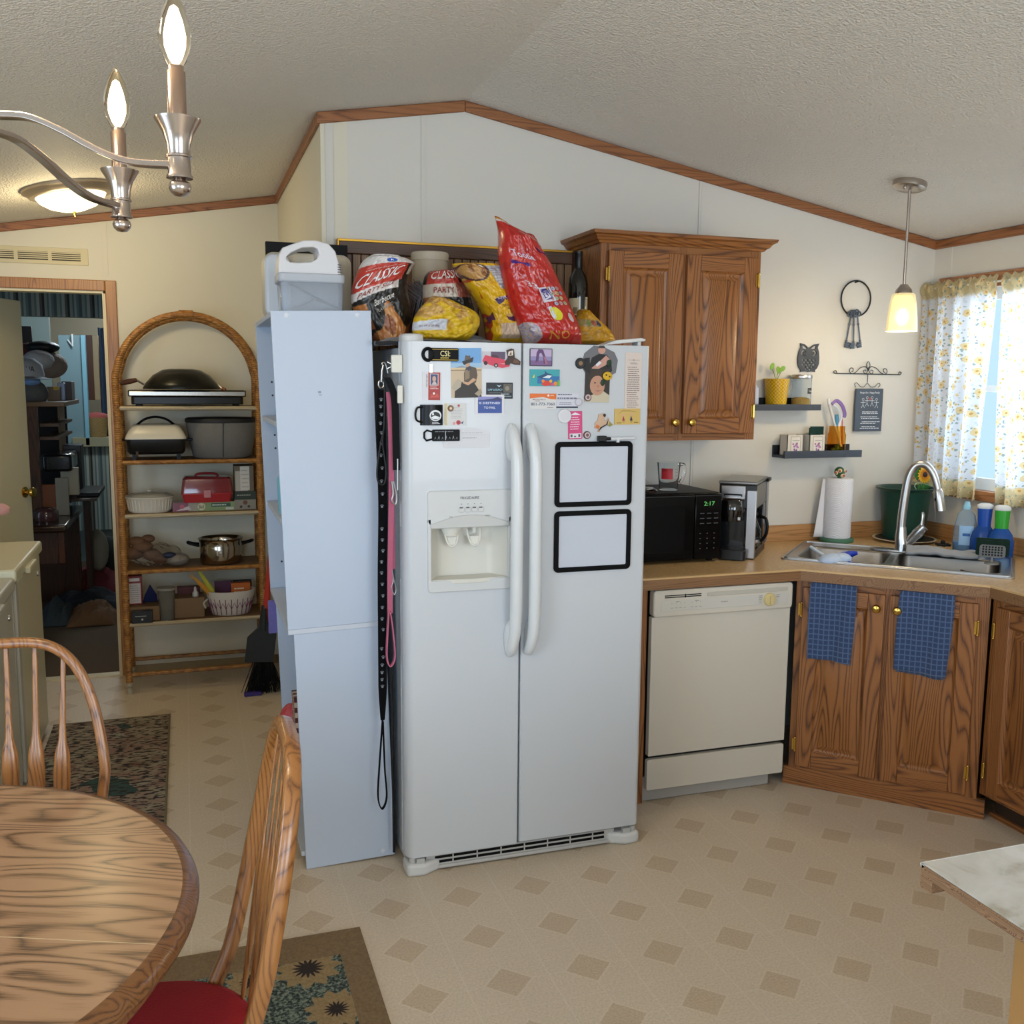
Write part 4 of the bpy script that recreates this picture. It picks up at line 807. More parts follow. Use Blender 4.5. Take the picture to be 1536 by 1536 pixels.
a = on_door(936, 529, 963, 614, 'bookmark', 'long cream bookmark of printed verse at the right edge of the door', 'bookmark', '#d8c8bd', rot=.0); w_, h = a.w, a.h
a.lines('#6d6058', w_*.12, h*.02, w_*.9, h*.76, 20, .34, 8).rect('#8a7a70', w_*.15, h*.865, w_*.85, h*.87).circ('#8a7a70', w_*.5, h*.868, w_*.05, h*.01).lines('#6d6058', w_*.3, h*.79, w_*.75, h*.83, 2, .4); fin(a)
a = on_door(921, 613, 960, 637, 'sticker_card', 'small tan card with two little dancing figures', 'card', '#cfae62', th=.003, rot=.01); w_, h = a.w, a.h
a.poly('#5e4522', [(w_*.1, h*.6), (w_*.3, h*.85), (w_*.6, h*.84), (w_*.9, h*.76), (w_*.6, h*.87), (w_*.3, h*.88)])
for fx_, c_ in ((.34, '#a8324e'), (.64, '#2c3a44')): a.circ('#d6a184', w_*fx_, h*.6, h*.08).poly(c_, [(w_*(fx_-.05), h*.25), (w_*fx_, h*.55), (w_*(fx_+.06), h*.25)]).rect('#3b2a1c', w_*(fx_-.02), h*.12, w_*(fx_-.01), h*.26).rect('#3b2a1c', w_*(fx_+.02), h*.12, w_*(fx_+.03), h*.26)
a.lines('#7a5d30', w_*.08, h*.06, w_*.3, h*.16, 1, .5).lines('#7a5d30', w_*.75, h*.08, w_*.95, h*.18, 1, .5); fin(a)
q0, q1 = AY(891, 648, FY), AY(919, 620, FY); w_, h = q1.x-q0.x, q1.z-q0.z
a = Art((q0.x, F0, q0.z), w_, h, base=None, rough=.4)
a.mb.prism([(q0.x+x*w_, q0.z+z*h) for x, z in ((.18, 0), (.22, .2), (0, .22), (.02, .5), (.16, .6), (.22, .95), (.5, 1), (.6, .85), (.5, .6), (.66, .62), (.74, .78), (.8, .6), (1, .38), (.85, .28), (.6, .42), (.35, .25), (.28, 0))], F0-.004, F0, 'y', a.mi('#c9a78a')); a.th = .0042
a.poly('#cf7434', [(w_*.02, h*.22), (w_*.1, h*.42), (w_*.3, h*.3), (w_*.2, h*.18)]).poly('#1c1a1a', [(w_*.2, h*.02), (w_*.3, h*.25), (w_*.62, h*.42), (w_*.76, h*.74), (w_*.7, h*.4), (w_*.4, h*.22)]).poly('#8a8a44', [(w_*.72, h*.34), (w_*.8, h*.56), (w_*.98, h*.38), (w_*.85, h*.3)]).circ('#1c1a1a', w_*.52, h*.9, w_*.08); a.done('figure_magnet', 'tan and black cut-out leaf-shaped magnet above the marker', 'magnet')
a = on_door(852, 617, 874, 659, 'pink_card', 'pink hanging card with white print on the right door', 'card', '#d2457c', th=.0015, rot=.03, r=.003); w_, h = a.w, a.h
a.poly('#ece2e8', [(w_*.15, h*.86), (w_*.5, h*.96), (w_*.9, h*.86)]).lines('#efd3df', w_*.12, h*.32, w_*.92, h*.82, 6, .35, 2).rect('#e6dfe4', w_*.1, h*.04, w_*.92, h*.2).rect('#55505a', w_*.15, h*.07, w_*.3, h*.17).rect('#55505a', w_*.7, h*.07, w_*.85, h*.17).rect('#55505a', w_*.4, h*.07, w_*.55, h*.12); fin(a)
for i, (b4, lab) in enumerate((((831, 661.5, 948, 761), 'black-framed whiteboard magnet, the upper of the two'), ((829.5, 763, 946, 859), 'black-framed whiteboard magnet, the lower of the two'))):
    a, b_ = AY(b4[0], b4[3], FY), AY(b4[2], b4[1], FY); x0, x1, z0, z1 = a.x, b_.x, a.z, b_.z
    wbd = root('whiteboard', lab, 'whiteboard', ((x0+x1)/2, F0, z0))
    fwm = .0165
    Q = Matrix.Rotation(PI/2, 4, 'X')
    mb = holed(rrect(x0, z0, x1, z1, .016, 6), [rrect(x0+fwm, z0+fwm, x1-fwm, z1-fwm, .004, 3)], 0, .009, mat=Matrix.Translation((0, F0, 0)) @ Q)
    obj('frame', mb, M('#0a0a0b', .5, ior=1.2), wbd, bevel=.003, seg=3)
    obj('board', MB().box(x0+.005, F0-.004, z0+.005, x1-.005, F0-.0005, z1-.005), M('#c6cad3', .25), wbd)
q = AY(895, 658, FY); q1 = AY(951, 657, FY); yy = F0-.012
mk = root('dry_erase_marker', 'white dry-erase marker with a black eraser cap on the upper whiteboard', 'marker', (q.x, yy, q.z))
obj('eraser_cap', MB().rbox(q.x-.001, yy-.009, q.z-.008, q.x+.028, yy+.009, q.z+.010, .003).tube([(q.x+.02, yy, q.z), (q.x+.045, yy, q.z)], .0055, 12), M('#0e0e10', .5), mk, bevel=.002)
obj('barrel', MB().tube([(q.x+.045, yy, q.z), (q1.x-.006, yy, q1.z), (q1.x-.002, yy, q1.z)], [.0052, .0052, .003], 14), M('#dcdcdf', .3), mk)
obj('clip', MB().box(q.x+.066, yy-.007, q.z-.012, q.x+.074, yy+.004, q.z+.004), M('#d6d6d8', .4), mk)
# leashes hanging from hooks on the refrigerator's side
LX = .640
c1, c2 = AY(584, 548, 3.04), AY(597, 600, 3.03)
hk = root('adhesive_hook', 'white adhesive hook holding the leashes on the side of the refrigerator, the upper one', 'hook', (.63, 3.03, c1.z-.022))
obj('hook_base', MB().rbox(.612, 3.02, c1.z-.022, .646, 3.034, c1.z+.032, .003), M('#d8d5c8', .4), hk, bevel=.002)
thing('adhesive_hook', 'small pale adhesive hook on the side of the refrigerator, the lower one', 'hook', MB().rbox(.628, 3.01, AY(598, 605, 3.02).z, .645, 3.022, AY(598, 578, 3.02).z, .003), M('#d8d5c8', .4), bevel=.002)
obj('hook_wire', MB().tube([(.60, 3.03, c1.z+.01), (.62, 3.03, c1.z-.0), (.60, 3.03, c1.z-.01)], .0015, 6), STEEL, hk)
yl = 3.075
def L_(px, py, y=yl): return AY(px, py, y)
bl = root('dog_leash', 'long black dog leash printed with pale paw prints, hanging beside the refrigerator', 'leash', (.59, yl, 1.0))
path = crv([L_(572, 585), L_(572, 650), L_(574, 760), L_(573, 860), L_(573.5, 960), L_(574, 1030), L_(574, 1080)], 6); k = len(path)
obj('strap', MB().strip(path, [.028 if i < k*.82 else .028-.018*(i/k-.82)/.18 for i in range(k)], .004), M('#09090b', .8, ior=1.2), bl)
obj('loop', MB().strip(crv([L_(574, 1078), L_(569, 1150), L_(567, 1195), L_(573, 1213), L_(580, 1195), L_(577, 1150), L_(574.5, 1082)], 5), .012, .004, side=(0, 1, 0)), M('#09090b', .8, ior=1.2), bl)
mb = MB()
for i in range(27):
    c = path[int(2+i*(k*.80)/27)]; jx = (random.random()-.5)*.006
    mb.tube([(c.x+jx, yl-.0022, c.z), (c.x+jx, yl-.0034, c.z)], [.0038, .0034], 8)
    for t_ in (-.8, -.25, .25, .8): mb.tube([(c.x+jx+math.sin(t_)*.0062, yl-.0022, c.z+math.cos(t_)*.0062), (c.x+jx+math.sin(t_)*.0062, yl-.0032, c.z+math.cos(t_)*.0062)], [.0015, .0013], 6)
obj('paw_print', mb, M('#7e8388', .6), bl)
mb = MB().tube(crv([L_(571, 582), L_(568, 578), L_(569, 572), L_(574, 572), L_(576, 578), L_(573, 582)], 4), .0028, 8).tube([L_(572, 573), L_(573, 556), L_(575, 548)], .0032, 8)
mb.tube(crv([L_(575, 549), L_(573, 545), L_(577, 544), L_(580, 551), L_(582, 560)], 4), .0022, 8)
obj('snap_hook', mb, STEEL, bl)
yp = 3.05
pk = root('dog_leash', 'pink dog leash with a looped handle hanging on the refrigerator side', 'leash', (.625, yp, 1.0))
obj('strap', MB().strip(crv([L_(583, 588, yp), L_(586, 640, yp), L_(587, 720, yp), L_(586, 800, yp), L_(585, 860, yp), L_(585, 920, yp)], 6), .017, .004), M('#b05a72', .75), pk)
obj('strap', MB().strip(crv([L_(588, 588, yp+.01), L_(589, 760, yp+.01), L_(590, 853, yp+.01)], 6), .012, .004), M('#b05a72', .75), pk)
obj('loop', MB().strip(crv([L_(583, 915, yp), L_(581, 950, yp), L_(580, 985, yp), L_(585, 999, yp), L_(592, 985, yp), L_(589, 945, yp), L_(585, 918, yp)], 5), .016, .004, side=(0, 1, 0)), M('#b9627b', .75), pk)
obj('snap_hook', MB().tube(crv([L_(588, 855, yp), L_(590, 870, yp), L_(587, 882, yp), L_(591, 892, yp), L_(594, 884, yp), L_(590, 868, yp)], 4), .0025, 8), STEEL, pk)
yk = 3.035
bk = root('dog_leash', 'short black leather leash with white ring marks behind the pink leash', 'leash', (.63, yk, 1.2))
obj('strap', MB().strip(crv([L_(580, 566, yk), L_(585, 575, yk), L_(592, 600, yk), L_(594, 660, yk), L_(595, 705, yk)], 6), .022, .005), M('#101012', .7, ior=1.25), bk)
obj('ring_mark', MB().tube([L_(596, 688, yk)-Vector((0, .004, 0)), L_(596, 735, yk)-Vector((0, .004, 0))], .002, 6), M('#d5d5d8', .5), bk)
obj('snap_hook', MB().tube(crv([L_(588, 722, yk), L_(590, 740, yk), L_(588, 750, yk), L_(593, 757, yk), L_(595, 745, yk), L_(590, 722, yk)], 4), .003, 8), STEEL, bk)
cr_ = thing('leash_cord', 'thin black cord looped in front of the paw-print leash', 'cord', MB().tube(crv([L_(577, 560, 3.06), L_(576, 640, 3.06), L_(572, 660, 3.055), L_(566, 700, 3.055), L_(567, 722, 3.055), L_(576, 726, 3.055), L_(579, 705, 3.055), L_(574, 665, 3.055), L_(576, 640, 3.06)], 5), .0028, 8), M('#171717', .6))
thing('walking_stick', 'thin black rod hanging down beside the left side of the refrigerator', 'rod', MB().tube([L_(586.5, 1000, 3.1), L_(589, 1080, 3.1), L_(591, 1278, 3.1)], .0045, 8), M('#0e0e10', .5))
# ---------------------------------------------------------------- white bookcase, open side to the left
BX, BY0, BD, BWd = .335, 3.15, .30, .69
BW_ = M('#b8c3d3', .42); BW2 = M('#c4cad4', .45)
bc = root('bookcase', 'tall white bookcase seen side-on, leaning slightly left beside the refrigerator', 'bookcase', (BX, BY0, 0), rot=(0, -.0305, 0))
zs, zt_ = .82, 1.842
for nm, y0, y1 in (('side_panel', 0, .016), ('side_panel', BWd-.016, BWd)):
    obj(nm, MB().box(0, y0, .0, BD, y1, zs-.008), BW_, bc, local=True, bevel=.0015)
    obj(nm, MB().box(-.018, y0, zs+.008, BD-.006, y1, zt_), BW_, bc, local=True, bevel=.0015)
obj('seam_board', MB().box(-.018, -.003, zs-.008, BD-.0, BWd, zs+.008), BW2, bc, local=True, bevel=.001)
obj('back_panel', MB().box(BD-.012, .016, 0, BD-.006, BWd-.016, zt_), BW2, bc, local=True)
obj('top_board', MB().box(-.016, .016, zt_-.017, BD-.012, BWd-.016, zt_-.001), BW_, bc, local=True, bevel=.001)
for z in (1.487, 1.163, .31, .05): obj('shelf', MB().box(-.012, .016, z-.008, BD-.012, BWd-.016, z+.008), BW2, bc, local=True, bevel=.001)
mb = MB()
for z, x in ((zt_-.014, .03), (zt_-.014, BD-.05), (.02, BD-.04)): mb.lathe([(.0075, 0), (.0075, .001), (.005, .0018)], n=12, mat=Matrix.Translation((x, .0, z)) @ Matrix.Rotation(PI/2, 4, 'X'))
obj('screw_cap', mb, M('#cfd4dc', .4), bc, local=True)
mb = MB()
for z in (1.62, 1.57, 1.42, 1.37, .93): mb.lathe([(.004, 0), (.004, .001)], n=8, mat=Matrix.Translation((.03, BWd-.0155, z)) @ Matrix.Rotation(PI/2, 4, 'X'))
obj('peg_hole', mb, M('#2b2b30', .7), bc, local=True)
obj('scuff', MB().box(.115, -.0006, 1.585, .125, .0002, 1.592).box(.117, -.0006, 1.578, .127, .0002, 1.581), M('#8d97a5', .6), bc, local=True)
def bcase(x, y, z): return WM[bc.name] @ Vector((x, y, z))
def in_case(name, label, cat, parts, x=0, y=0, z=0, group=None):
    p = bcase(x, y, z); r_ = root(name, label, cat, tuple(p), rot=(0, -.0305, 0), group=group)
    for nm, mb, mt, kw in parts: obj(nm, mb, mt, r_, local=True, **kw)
    return r_
TB = [('cup_body', MB().lathe([(.024, 0), (.038, .14), (.040, .14), (.027, .0)], n=24), M('#d9dbe2', .35, alpha=.9), {}), ('cup_rim', MB().lathe([(.042, .138), (.042, .146), (.037, .146)], n=24), M('#e6e8ec', .3), {})]
in_case('plastic_cup', 'clear plastic measuring tub on the upper shelf of the white bookcase', 'cup', TB, .04, .12, 1.496)
in_case('tissue_box', 'white box with a green printed side on the middle shelf of the white bookcase', 'box',
    [('box_body', MB().rbox(0, 0, 0, .11, .12, .19, .006), M('#d7dde6', .5), {'bevel': .002}), ('printed_side', MB().box(.03, -.002, 0.0, .10, .0, .15), M('#4fa78e', .5), {}), ('printed_top', MB().box(.03, -.0025, .07, .10, -.001, .15), M('#b9cf9c', .5), {})], .0, .06, 1.171)
in_case('plastic_bottle', 'pale turquoise bottle behind the white box on the bookcase', 'bottle', [('bottle_body', MB().lathe([(.03, 0), (.032, .01), (.032, .12), (.012, .15), (.012, .165)], n=20), M('#6fb3c6', .3), {}), ('cap', MB().lathe([(.015, .165), (.015, .19)], n=16), M('#3c8fb0', .4), {})], .03, .30, 1.171)
in_case('paper_bag', 'crumpled white bag beside a green bottle on the bookcase', 'bag', [('bag_body', MB().ball((.03, 0, .07), (.03, .04, .07), 12, 8), M('#cfd2d8', .4, bump=.5, bscale=60), {})], .01, .2, .828)
in_case('green_bottle', 'dark green bottle at the bottom of the upper bookcase unit', 'bottle', [('bottle_body', MB().lathe([(.03, 0), (.03, .12), (.012, .15), (.012, .18)], n=20), M('#1e6a45', .3), {})], .05, .06, .828)
in_case('blue_box', 'small blue pill box on the top shelf of the white bookcase', 'box', [('box_body', MB().box(0, 0, 0, .04, .06, .12), M('#3f7fb5', .5), {})], .02, .3, 1.496)
in_case('foil_bag', 'crumpled silver snack pouch on the bookcase above the white box', 'bag', [('bag_body', MB().ball((.03, 0, .05), (.028, .05, .05), 14, 8), M('#a9a3a6', .3, .6, bump=.9, bscale=40), {})], .0, .16, 1.31)
obj_ = in_case('red_pouch', 'red and white food pouch low in the white bookcase', 'bag', [('bag_body', MB().ball((.0, 0, .07), (.05, .05, .075), 14, 8), M('#b8454b', .4, bump=.8, bscale=40), {}), ('bag_label', MB().ball((-.01, -.01, .05), (.052, .05, .045), 14, 8), M('#cfc7c6', .4, bump=.8, bscale=40), {})], .01, .36, .318)
def checker(c1, c2, sc_=60):
    m, N, L, b = newmat('checker'); tc = N.new('ShaderNodeTexCoord'); n = N.new('ShaderNodeTexChecker'); n.inputs['Scale'].default_value = sc_
    n.inputs['Color1'].default_value = (*lin(c1), 1); n.inputs['Color2'].default_value = (*lin(c2), 1); L.new(tc.outputs['Object'], n.inputs['Vector']); L.new(n.outputs[0], b.inputs['Base Color']); b.inputs['Roughness'].default_value = .5; return m
in_case('snack_box', 'tall narrow patterned red, black and cream box low in the white bookcase', 'box', [('box_body', MB().box(0, 0, .06, .035, .09, .235), checker('#c9b9a5', '#57282a', 55), {}), ('box_foot', MB().box(0, 0, 0, .035, .09, .06), M('#151417', .5), {})], .002, .14, .318)
in_case('red_box', 'thin red and pink box deep in the bottom of the white bookcase', 'box', [('box_body', MB().box(0, 0, 0, .03, .11, .16), M('#b04d62', .5), {})], .03, .02, .318)

# on top of the bookcase
zt0 = 1.845
ty = 3.42
def top(px, py, y=ty): return AY(px, py, y)
q0, q1 = top(399, 466, 3.56), top(528, 386, 3.56)
tr = root('cooler_lid', 'off-white rounded plastic bin standing on the bookcase behind the mixer', 'bin', (q0.x, 3.56, bcase(0, .4, zt_).z))
obj('bin_body', MB().prism(rrect(q0.x-.003, tr.location.z+.001, q1.x, q1.z+.008, .035, 6), 3.56, 3.70, 'y'), M('#c6beab', .45), tr, bevel=.02, seg=4)
obj('bin_face', MB().prism(rrect(q0.x-.002, tr.location.z+.004, q0.x+.085, q1.z-.002, .03, 6), 3.535, 3.575, 'y'), M('#cfd5dc', .4), tr, bevel=.012, seg=4)
q0, q1 = top(398, 384, 3.74), top(520, 369, 3.74)
thing('dark_tray', 'flat black tray showing above the off-white bin', 'tray', MB().box(q0.x, 3.72, tr.location.z+.002, q1.x, 3.745, q1.z), BLACKM, bevel=.002)
my = 3.28
def mt(px, py): return AY(px, py, my)
mz = bcase(0, .13, zt_).z
mx = root('hand_mixer', 'white electric hand mixer stored in a clear plastic tub on the bookcase', 'mixer', (mt(465, 466).x, my, mz))
out = [(416, 419), (415, 405), (416, 385), (421, 375), (434, 370), (452, 364), (470, 364), (489, 369), (499, 380), (505, 400), (508, 419)]
hole_ = [(427, 392), (432, 396), (445, 397), (463, 396), (471, 392), (475, 385), (473, 377), (466, 374), (450, 375), (434, 382), (427, 388)]
P2 = lambda L__: [(mt(a, b_).x, mt(a, b_).z) for a, b_ in L__]
QX = Matrix.Translation((0, my+.07, 0)) @ Matrix.Rotation(PI/2, 4, 'X')
mb = holed(P2(out)[::-1], [P2(hole_)], 0, .12, mat=Matrix.Translation((0, my+.06, 0)) @ Matrix.Rotation(PI/2, 4, 'X'))
obj('mixer_body', mb, M('#d3d2d4', .3, coat=.2), mx, bevel=.022, seg=5, smooth=60)
mb = MB()
for i in range(5): z = mt(505, 401+3.6*i).z; x = mt(505, 400).x; mb.box(x-.006, my-.062, z, x+.006, my-.055, z+.003)
obj('air_slot', mb, M('#4a4a4e', .5), mx)
a, b_ = mt(418, 466), mt(512, 418)
obj('tub_rim', MB().rbox(a.x-.006, my-.075, b_.z-.022, b_.x+.002, my+.075, b_.z+.006, .02, 5, ax='z'), M('#cfd4dc', .25, 0, .3, ior=1.2), mx, bevel=.005)
mb = MB(); vs = []
kk = 28
for z, i in ((b_.z-.004, 0), (mz+.002, .006)): vs += [(x, y, z) for x, y in rrect(a.x+i, my-.068+i, b_.x-i, my+.068-i, .02, 6)]
mb.add(vs, [(j, (j+1) % kk, kk+(j+1) % kk, kk+j) for j in range(kk)]+[tuple(range(kk, 2*kk))])
obj('clear_tub', mb, M('#e6ecf4', .08, 0, .75, ior=1.1), mx, smooth=50, recalc=False, solid=.002)
obj('beater', MB().tube([(a.x+.05, my+.01, mz+.02), (a.x+.12, my+.02, mz+.045), (a.x+.2, my, mz+.02)], .004, 8).tube([(a.x+.03, my, b_.z-.03), (a.x+.17, my+.01, mz+.03)], .004, 8), STEEL, mx)
obj('cord', MB().tube(crv([mt(417, 408), mt(424, 412), mt(423, 425), mt(420, 440), mt(421, 465)], 5), .003, 8), M('#cfd0d4', .5), mx)

# ---------------------------------------------------------------- on the refrigerator
FT = 1.736
a, b_, c = AY(507, 360, 3.855), AY(856, 386, 3.855), AY(507, 373, 3.855)
pnl = root('framed_board', 'wide dark wood framed board with a gilt edge leaning on the wall above the refrigerator', 'frame', ((a.x+b_.x)/2, 3.85, FT))
DW = wood('#5b3c28', '#4a2f1f', '#2a1a11', 'x', rings=6, across=14)
x0, x1, z1 = a.x, 1.535, a.z+.004
obj('frame', MB().box(x0, 3.835, z1-.055, x1, 3.875, z1-.006).box(x0, 3.835, FT+.002, x0+.05, 3.875, z1-.055), DW, pnl, bevel=.004)
obj('gilt_edge', MB().box(x0-.004, 3.832, z1-.009, x1, 3.876, z1).box(x0-.005, 3.831, z1-.045, x0+.001, 3.876, z1), M('#c89a3c', .3, .9), pnl, bevel=.001)
mb = MB(); n_ = 27; wd = (x1-x0-.05)/n_
for i in range(n_): mb.box(x0+.05+wd*i+.004, 3.846, FT+.002, x0+.05+wd*(i+1), 3.858, z1-.055)
obj('slat_panel', mb, wood('#8b6a45', '#76563a', '#5b3f29', 'z', rings=3, across=16), pnl, bevel=.001)
obj('backing', MB().box(x0+.03, 3.858, FT+.002, x1, 3.87, z1-.02), M('#3a281b', .7), pnl)
# soft bags: outlines on their own depth plane, real fullness front and back
def interp(pts, t):
    k = len(pts)-1; i = min(k-1, int(t*k)); f = t*k-i
    P = pts; a = P[max(0, i-1)]; b = P[i]; c = P[i+1]; d = P[min(k, i+2)]
    return .5*((2*b)+(c-a)*f+(2*a-5*b+4*c-d)*f*f+(3*b-a-3*c+d)*f*f*f)
def bagsurf(left, right, y, full, seed=0, wr=.006, flat_top=.08, lean=0, wsc=14):
    Lp = [AY(a, b, y) for a, b in left]; Rp = [AY(a, b, y) for a, b in right]
    def S(u, v, side=-1, lift=0.0):
        a = interp(Lp, v); b = interp(Rp, v); p = a.lerp(b, u)
        e = max(0.0, 1-abs(2*u-1)**2.4)**.5
        f = min(1, v/.12+.25)*min(1, max(.04, (1-v))/flat_top) if flat_top else 1
        th = full*e*min(1, f)
        nz = noise.noise(Vector((u*wsc*.6, v*wsc, seed))) + .6*noise.noise(Vector((u*wsc*1.7+4, v*wsc*2.1, seed+5))) + .35*abs(noise.noise(Vector((u*wsc*4, v*wsc*3, seed+9))))
        th += wr*nz*(.35+.65*e)
        return Vector((p.x, p.y+side*(th+lift)+lean*v, p.z))
    return S
def bag(name, label, cat, left, right, y, full, cfn, nu=46, nv=66, seed=0, wr=.006, flat_top=.08, rough=.36, coat=.12, prints=(), back=None, lean=0, bump=.13, wsc=14, top_fn=None, metal=0):
    S = bagsurf(left, right, y, full, seed, wr, flat_top, lean, wsc)
    p0 = S(.5, 0); r_ = root(name, label, cat, (p0.x, y, min(AY(left[0][0], left[0][1], y).z, AY(right[0][0], right[0][1], y).z)))
    mb = MB(); mb.grid(lambda u, v: S(u, v, -1), nu, nv, 0, lambda u, v: lin(cfn(u, v)))
    mb.grid(lambda u, v: S(u, v, 1), nu//2, nv//2, 0, lambda u, v: lin(back or cfn(u, v)))
    body = obj('bag_body', mb, attrmat(rough, coat, bump, 22, metal), r_, smooth=70, recalc=False)
    for item in prints:
        kind, nm, colr = item[:3]; mb = MB()
        if kind == 'text':
            _, _, _, t, u0, v0, u1, v1, sl = item[:9]; tl = item[9] if len(item) > 9 else 0; vs, fs = text_geo(t)
            mb.add([S(u0+(u1-u0)*a+sl*(b-.5)*.1, v0+(v1-v0)*b+tl*(u1-u0)*a, -1, .006) for a, b in vs], fs)
        else:
            _, _, _, pts = item; cx = sum(p[0] for p in pts)/len(pts); cy = sum(p[1] for p in pts)/len(pts); V = []; F = []; n = len(pts); R_ = 4
            for r in range(R_+1): V += [S(cx+(p[0]-cx)*r/R_, cy+(p[1]-cy)*r/R_, -1, .0025) for p in pts]
            for r in range(R_): F += [(r*n+i, r*n+(i+1) % n, (r+1)*n+(i+1) % n, (r+1)*n+i) for i in range(n)]
            mb.add(V, F)
        obj(nm, mb, M(colr, rough), body, smooth=60, recalc=False)
    return r_
def tcurve(s, u0, v0, u1, v1): pass
# black and red barbecue crisp bag
def c_bbq(u, v):
    n = noise.noise(Vector((u*5, v*9, 1))); w_ = v-.16*u+.10*u*u
    if v > .83+.02*n: return '#cfcac6'
    if w_ > .50 and u < .86-.25*abs(v-.7): return '#b8392c' if w_ < .76 else '#cfcac6'
    if v > .62 and u > .9: return '#b9b1a2'
    if w_ > .425 and u < .78: return '#d8d0ca'
    if (v < .16+.22*math.exp(-((u-.55)/.16)**2)+.05*n) or (u < .2 and v < .40 and v > .2):
        k = noise.noise(Vector((u*5+3, v*7, 2))); return '#b06f38' if k > .1 else ('#c28950' if k > -.2 else '#8a4d25')
    return '#15130f' if n > -.3 else '#1e1b17'
b1L = [(565, 520), (553, 508), (536, 482), (527, 455), (528, 432), (535, 410), (544, 392), (558, 382)]
b1R = [(606, 514), (613, 492), (615, 464), (611, 438), (611, 418), (617, 403), (620, 395), (598, 384)]
bag('crisp_bag', 'large black and red barbecue crisp bag reading CLASSIC PARTY SIZE, leftmost on the refrigerator', 'snack bag', b1L, b1R, 3.29, .07, c_bbq, nu=80, nv=110, seed=1, wr=.005,
    prints=[('text', 'print', '#e4e1de', 'CLASSIC', .04, .535, .76, .67, .9, .13), ('text', 'print', '#8e2f2a', 'PARTY SIZE', .08, .445, .70, .495, .4, .14), ('text', 'print', '#d8d4ce', 'Barbecue', .32, .36, .68, .41, .2, .12), ('text', 'print', '#a9a49c', 'FLAVORED', .32, .31, .64, .335, .1, .12),
            ('shape', 'logo', '#2c57b0', circ(.50, .86, .10, 20, .035)), ('text', 'logo_letter', '#e8eaf0', 'K', .47, .845, .53, .875, 0), ('text', 'print', '#e3d2c9', 'CRISPY AND CRUNCHY', .12, .70, .76, .718, .2, .12)])
# brown fibrous basket edge behind
q = AY(628, 445, 3.55); bb = MB(); rd = random.Random(5)
for i in range(170):
    x = q.x-.07+.15*rd.random(); z0 = q.z-.13+.03*rd.random(); s_ = rd.random()
    bb.tube([(x, 3.5+.05*s_, z0), (x+.02, 3.49+.05*s_, z0+.10), (x-.02-.04*rd.random(), 3.5+.05*s_, q.z+.035+.025*rd.random()-abs(x-q.x)*.3)], [.0035, .003, .0015], 5)
if True: thing('whisk_broom', 'dark brown bristle brush bundle between the two CLASSIC crisp bags', 'brush', bb, wood('#6b4426', '#3f2817', '#1a110b', 'z', rings=4, across=60), kind=None)
a, b_ = AY(617, 420, 3.68), AY(672, 381, 3.68); r = (b_.x-a.x)/2
cn = root('canister', 'off-white round plastic canister at the back, above the crisp bags', 'canister', (a.x+r, 3.68, FT))
obj('canister_body', MB().lathe([(r*.93, 0), (r*.95, b_.z-FT-.03), (r*.95, b_.z-FT-.03)], a.x+r, 3.68, FT, 40), M('#b7ab96', .4), cn); obj('lid', MB().lathe([(r, b_.z-FT-.03), (r, b_.z-FT-.004), (r*.95, b_.z-FT)], a.x+r, 3.68, FT, 40), M('#bfb49f', .4), cn)
# second CLASSIC bag
def c_b2(u, v):
    n = noise.noise(Vector((u*6, v*8, 3)))
    if v > .62+.04*n: return '#b23a2e' if (u > .04 and not (u > .78 and n > .15)) else '#15120f'
    if v > .44: return '#cdbfae' if u < .66 else '#8e4a38'
    if u < .14: return '#a5683a'
    return '#131110'
bag('crisp_bag', 'second red, white and black CLASSIC crisp bag, half hidden behind the yellow tortilla bag', 'snack bag', [(640, 500), (637, 470), (634, 440), (636, 418), (642, 408)], [(718, 505), (712, 470), (703, 440), (692, 415), (682, 404)], 3.42, .06, c_b2, nu=60, nv=70, seed=4,
    prints=[('text', 'print', '#ddd6cb', 'CLASSIC', .10, .70, .88, .90, .4), ('text', 'print', '#9a3a30', 'PARTY', .16, .49, .60, .57, .1), ('text', 'print', '#d9d6cf', 'Barbecue', .22, .34, .50, .41, 0), ('shape', 'logo', '#33497f', circ(.72, .95, .09, 16, .03))])
# yellow tortilla bag in front
def c_b3(u, v):
    n = noise.noise(Vector((u*7, v*7, 6))); s = noise.noise(Vector((u*3.5+1, v*6, 8)))
    if .22 < v < .36+.05*math.sin(u*3) and u < .45: return '#c7c9cf'
    if v > .36 and s > -.1 and u < .78: return '#c49a52' if n > -.1 else '#a97f3d'
    if v > .7 and u < .6: return '#d3a91f'
    return '#d1ab1d' if n > -.25 else '#b98f15'
bag('tortilla_bag', 'yellow tortilla chip bag slumped over the front edge, left of centre', 'snack bag', [(628, 512), (619, 498), (620, 480), (628, 465), (640, 452), (648, 444)], [(700, 512), (714, 498), (719, 481), (712, 468), (690, 458), (660, 447)], 3.17, .06, c_b3, nu=70, nv=60, seed=8, wr=.012, wsc=9,
    prints=[('text', 'print', '#7a3f3a', 'NET WT 13 OZ (368g)', .06, .27, .34, .31, 0), ('text', 'print', '#b9581f', 'Original', .46, .86, .68, .93, -.3)])
# black cloth under the bags
cb = MB()
def clothf(u, v):
    a = AY(560+210*u, 516-3*v, 3.12+.3*v); return Vector((a.x, 3.08+.42*v, FT+.012+.05*v*(1-abs(2*u-1)**3)+.012*noise.noise(Vector((u*9, v*5, 1)))))
thing('dark_cloth', 'black cloth bunched beneath the bags on the refrigerator', 'cloth', MB().grid(clothf, 40, 10), M('#101014', .75, sheen=.3), solid=.012, recalc=False)
